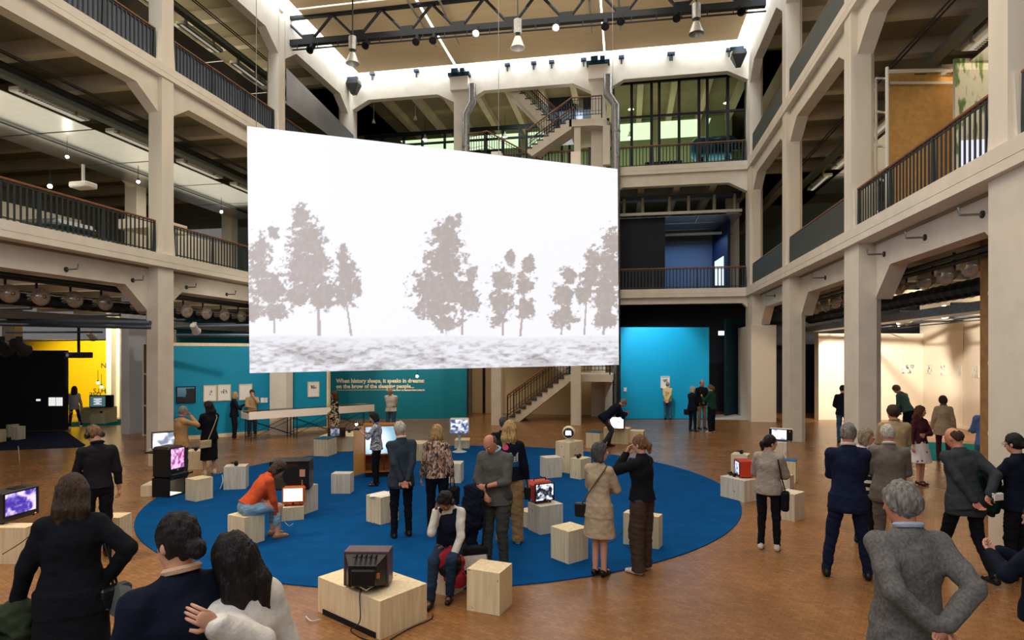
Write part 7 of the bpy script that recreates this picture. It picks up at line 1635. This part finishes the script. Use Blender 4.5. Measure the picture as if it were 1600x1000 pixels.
# right room
p, h = standing(1316, 602, 690); P = person('man in dark jacket partly hidden by the right column', byheight(1317, 602, 1.78), 1.78, -10, ('front', 'front'), head=(16, 0), top=('jacket', NAV2, {'hem': .86, 'b': .03}), bottom=(T_, JEAN), shoes=SHB, hair=('short', HD))
p = byheight(1419, 603, 1.76); person('man in grey green sweater bending towards the white wall', p, 1.86, -60, ('front', 'front'), 'stand', lean=24, head=(24, 0), top=('sweater', GRN2, {'hem': .90, 'b': .02}), bottom=(T_, BLK), shoes=SHB, hair=('full', HLB))
p, h = standing(1437, 635, 757); P = person('woman in maroon cardigan and floral skirt with heeled ankle boots', p, h, 130, ('fold', 'down'), 'together', head=(4, -50), top=('cardigan', MAR, {'hem': .92, 'b': .016}), bottom=('skirt', FLOR, {'hem': .50, 'flare': 1.42}), shoes=(mat('maroon_leather', S(60, 26, 32), .4), {'heel': .05}), hair=('long', HR), sex='f', skin=SKIN)
p = byheight(1474, 619, 1.66); P = person('woman with curly hair in a hooded beige coat facing the white wall', p, 1.66, -6, ('down', 'down'), head=(14, -10), top=('coat', BEI, {'hem': .70, 'b': .032, 'flare': 1.15, 'collar': cloth('fur_grey', (120, 108, 98), bump=1)}), bottom=(T_, MAR), shoes=SHB, hair=('curly', HB), sex='f')
p, h = standing(1546, 618, 765); person('man in blue shirt and jeans behind the wooden stud panel', p+Vector((-.02, .1, 0)), 1.78, -30, ('fold', 'fold'), head=(8, 20), top=('shirt', BLU, {'hem': .86, 'b': .018}), bottom=(T_, JEAN), shoes=SHB, hair=('short', HG))
p, h = standing(1325, 662, 903); P = person('grey-haired man in navy suit with legs apart, back turned', p, h, -8, ('fold', 'fold'), 'wide', head=(8, 14), top=('jacket', NAV, {'hem': .76, 'b': .024, 'collar': OFFW}), bottom=(T_, NAV, {'w': 1.0}), shoes=SHB, hair=('short', HG), skin=SKIN2)
p = at(1352, 700, 8.9); P = person('woman with grey blond bob, white sleeves and striped top talking right', p, 1.66, 35, ('belly', 'belly'), 'stand', head=(4, 50), top=('top', STRP, {'hem': .74, 'b': .02}), bottom=(T_, BLK), shoes=SHB, hair=('bob', mat('hair_ash_blond', S(170, 150, 118), .55, col2=S(110, 96, 76), nscale=26, bump=.7, bscale=55, stretch=(2.2, 2.2, .35))), sex='f', skin=SKIN2, face=2)
A = Sdf(V3(-.4, -.3, 1.1), V3(.4, .4, 1.55), .010); ub = P['U']
for i in (0, 1): A.rc(P['S'][i], P['E'][i], .070, .06, .03); A.rc(P['E'][i], P['W'][i], .058, .044, .02)
A.rc(ub((-.13, -.01, 1.415)), ub((.13, -.01, 1.415)), .078, .078, .04); A.ell(ub((0, -.03, 1.30)), (.165, .10, .14), P['R'], .04); A.wave(.003, 78); A.cut(ub((0, 0, 1.50)), P['R'][:, 2])
V, Q = A.mesh(); mk_mesh('white_cardigan', V*P['k'], Q, [OFFW], PEOPLE[-1])
p = byheight(1397, 634, 1.84); person('tall man in tan jacket standing behind the white-haired man', p, 1.84, -14, ('front', 'front'), head=(8, -20), top=('jacket', TANJ, {'hem': .80, 'b': .03, 'collar': TANJ}), bottom=(T_, CHAR), shoes=SHB, hair=('full', HB), skin=SKIN2, wide=1.08)
p = byheight(1389, 664, 1.80); person('white-haired man in grey-brown suit, back turned, between navy suit and blazer', p, 1.80, -8, ('front', 'front'), head=(10, -22), top=('jacket', GRYS, {'hem': .76, 'b': .026, 'collar': OFFW}), bottom=(T_, GRYS, {'w': 1.05}), shoes=SHB, hair=('short', HW), skin=SKIN2, wide=1.05)
p, h = standing(1508, 681, 902); P = person('balding man in dark blazer striding left, holding papers behind his back', p, 1.84, -38, ('behind', ((.12, -.22, .98), (1, -.6, 0), (0, -1, 0))), 'step', lean=10, head=(14, -22), top=('jacket', CHAR, {'hem': .74, 'b': .026}), bottom=(T_, BLK, {'w': .95}), shoes=SHB, hair=('bald', HB), skin=SKIN2, wide=1.04)
c_ = P['w'](P['W'][1]); t = thing('folded_leaflet', 'folded leaflet held behind his back by the balding man', 'leaflet', c_, P['rz']+.3); MB().bbox(-.06, .10, -.08, -.06, -.06, .03, .003).build('cover', pat('leaflet_print', (40, 70, 44), (216, 214, 200), 20, .5), t); MB().bbox(-.055, .095, -.095, -.082, -.055, .025, .002).build('inner_pages', PAPER, t)
# right edge
p = byheight(1590, 678, 1.77); P = person('woman with dark hair and glasses in a dark jacket at the right edge', p, 1.77, -62, ('phone', 'carry'), head=(12, 0), top=('jacket', NAV2, {'hem': .84, 'b': .03}), bottom=(T_, BLK), shoes=SHB, hair=('bun', HD), sex='f', face=2)
gl = [P['w'](P['Hd']((sx*.03, .104, .008))) for sx in (-1, 1)]
t = thing('glasses', 'dark-framed glasses of the woman at the right edge', 'glasses', (gl[0]+gl[1])/2, P['rz'])
for sx in (-1, 1): MB().tube([(sx*.031+.022*math.cos(a), 0, .017*math.sin(a)) for a in np.linspace(0, 2*math.pi, 15)], .0022, 5).build('rim', BLACKP, t); MB().tube([(sx*.053, 0, .004), (sx*.075, -.10, .004)], .0022, 5).build('temple', BLACKP, t)
MB().tube([(-.009, 0, .004), (.009, 0, .004)], .002, 5).build('bridge', BLACKP, t)
w0 = P['w'](P['W'][0]); lump('folded_coat', 'dark green coat over the arm of the woman with glasses', 'coat', [(w0+Vector((.1, 0, -.02)), w0+Vector((-.1, 0, -.2)), .06, .09), (w0+Vector((-.08, 0, -.2)), w0+Vector((-.16, 0, -.48)), .10, .08), (w0+Vector((.12, 0, -.1)), w0+Vector((.05, 0, -.5)), .09, .10)], GRN, 12, .014, .011)
t = thing('paper_booklet', 'white booklet held by the woman with glasses', 'booklet', w0+Vector((-.06, -.05, .02)), P['rz']); MB().bbox(-.1, .1, -.14, .14, -.004, .004, .002).build('cover', PAPER, t).rotation_euler = (R_(25), R_(60), 0); MB().bbox(-.095, .095, -.135, .135, .004, .007, .001).build('pages', WC, t).rotation_euler = (R_(25), R_(60), 0)
p = byheight(1640, 790, 1.72, .0); P = person('person in dark clothes cut by the right edge, foreground', at(1632, 790, 4.6).xy.to_3d()+Vector((0, 0, .0)), 1.62, -70, ('phone', 'phone'), head=(16, 0), top=('jacket', NAV2, {'hem': .82, 'b': .034}), bottom=(T_, JEAND), shoes=SHB, hair=('short', HD), z0=0.0, vox=.010)
# foreground grey-haired man
p = byheight(1418, 757, 1.74, .25); P = person('grey-haired man in grey tweed jacket, hands clasped behind, foreground right', p, 1.74, -30, (((.0, -.25, 1.03), (1, -.6, 0), (0, -1, 0)), ((.05, -.27, 1.05), (.7, -.6, 0), (0, -1, 0))), 'stand', head=(12, -26), top=('jacket', GRYT, {'hem': .74, 'b': .032, 'collar': cloth('pale_blue_shirt', (170, 182, 196))}), bottom=(T_, BLK), shoes=SHB, hair=('full', HG), skin=SKIN2, z0=.25, vox=.0078, wide=1.02)
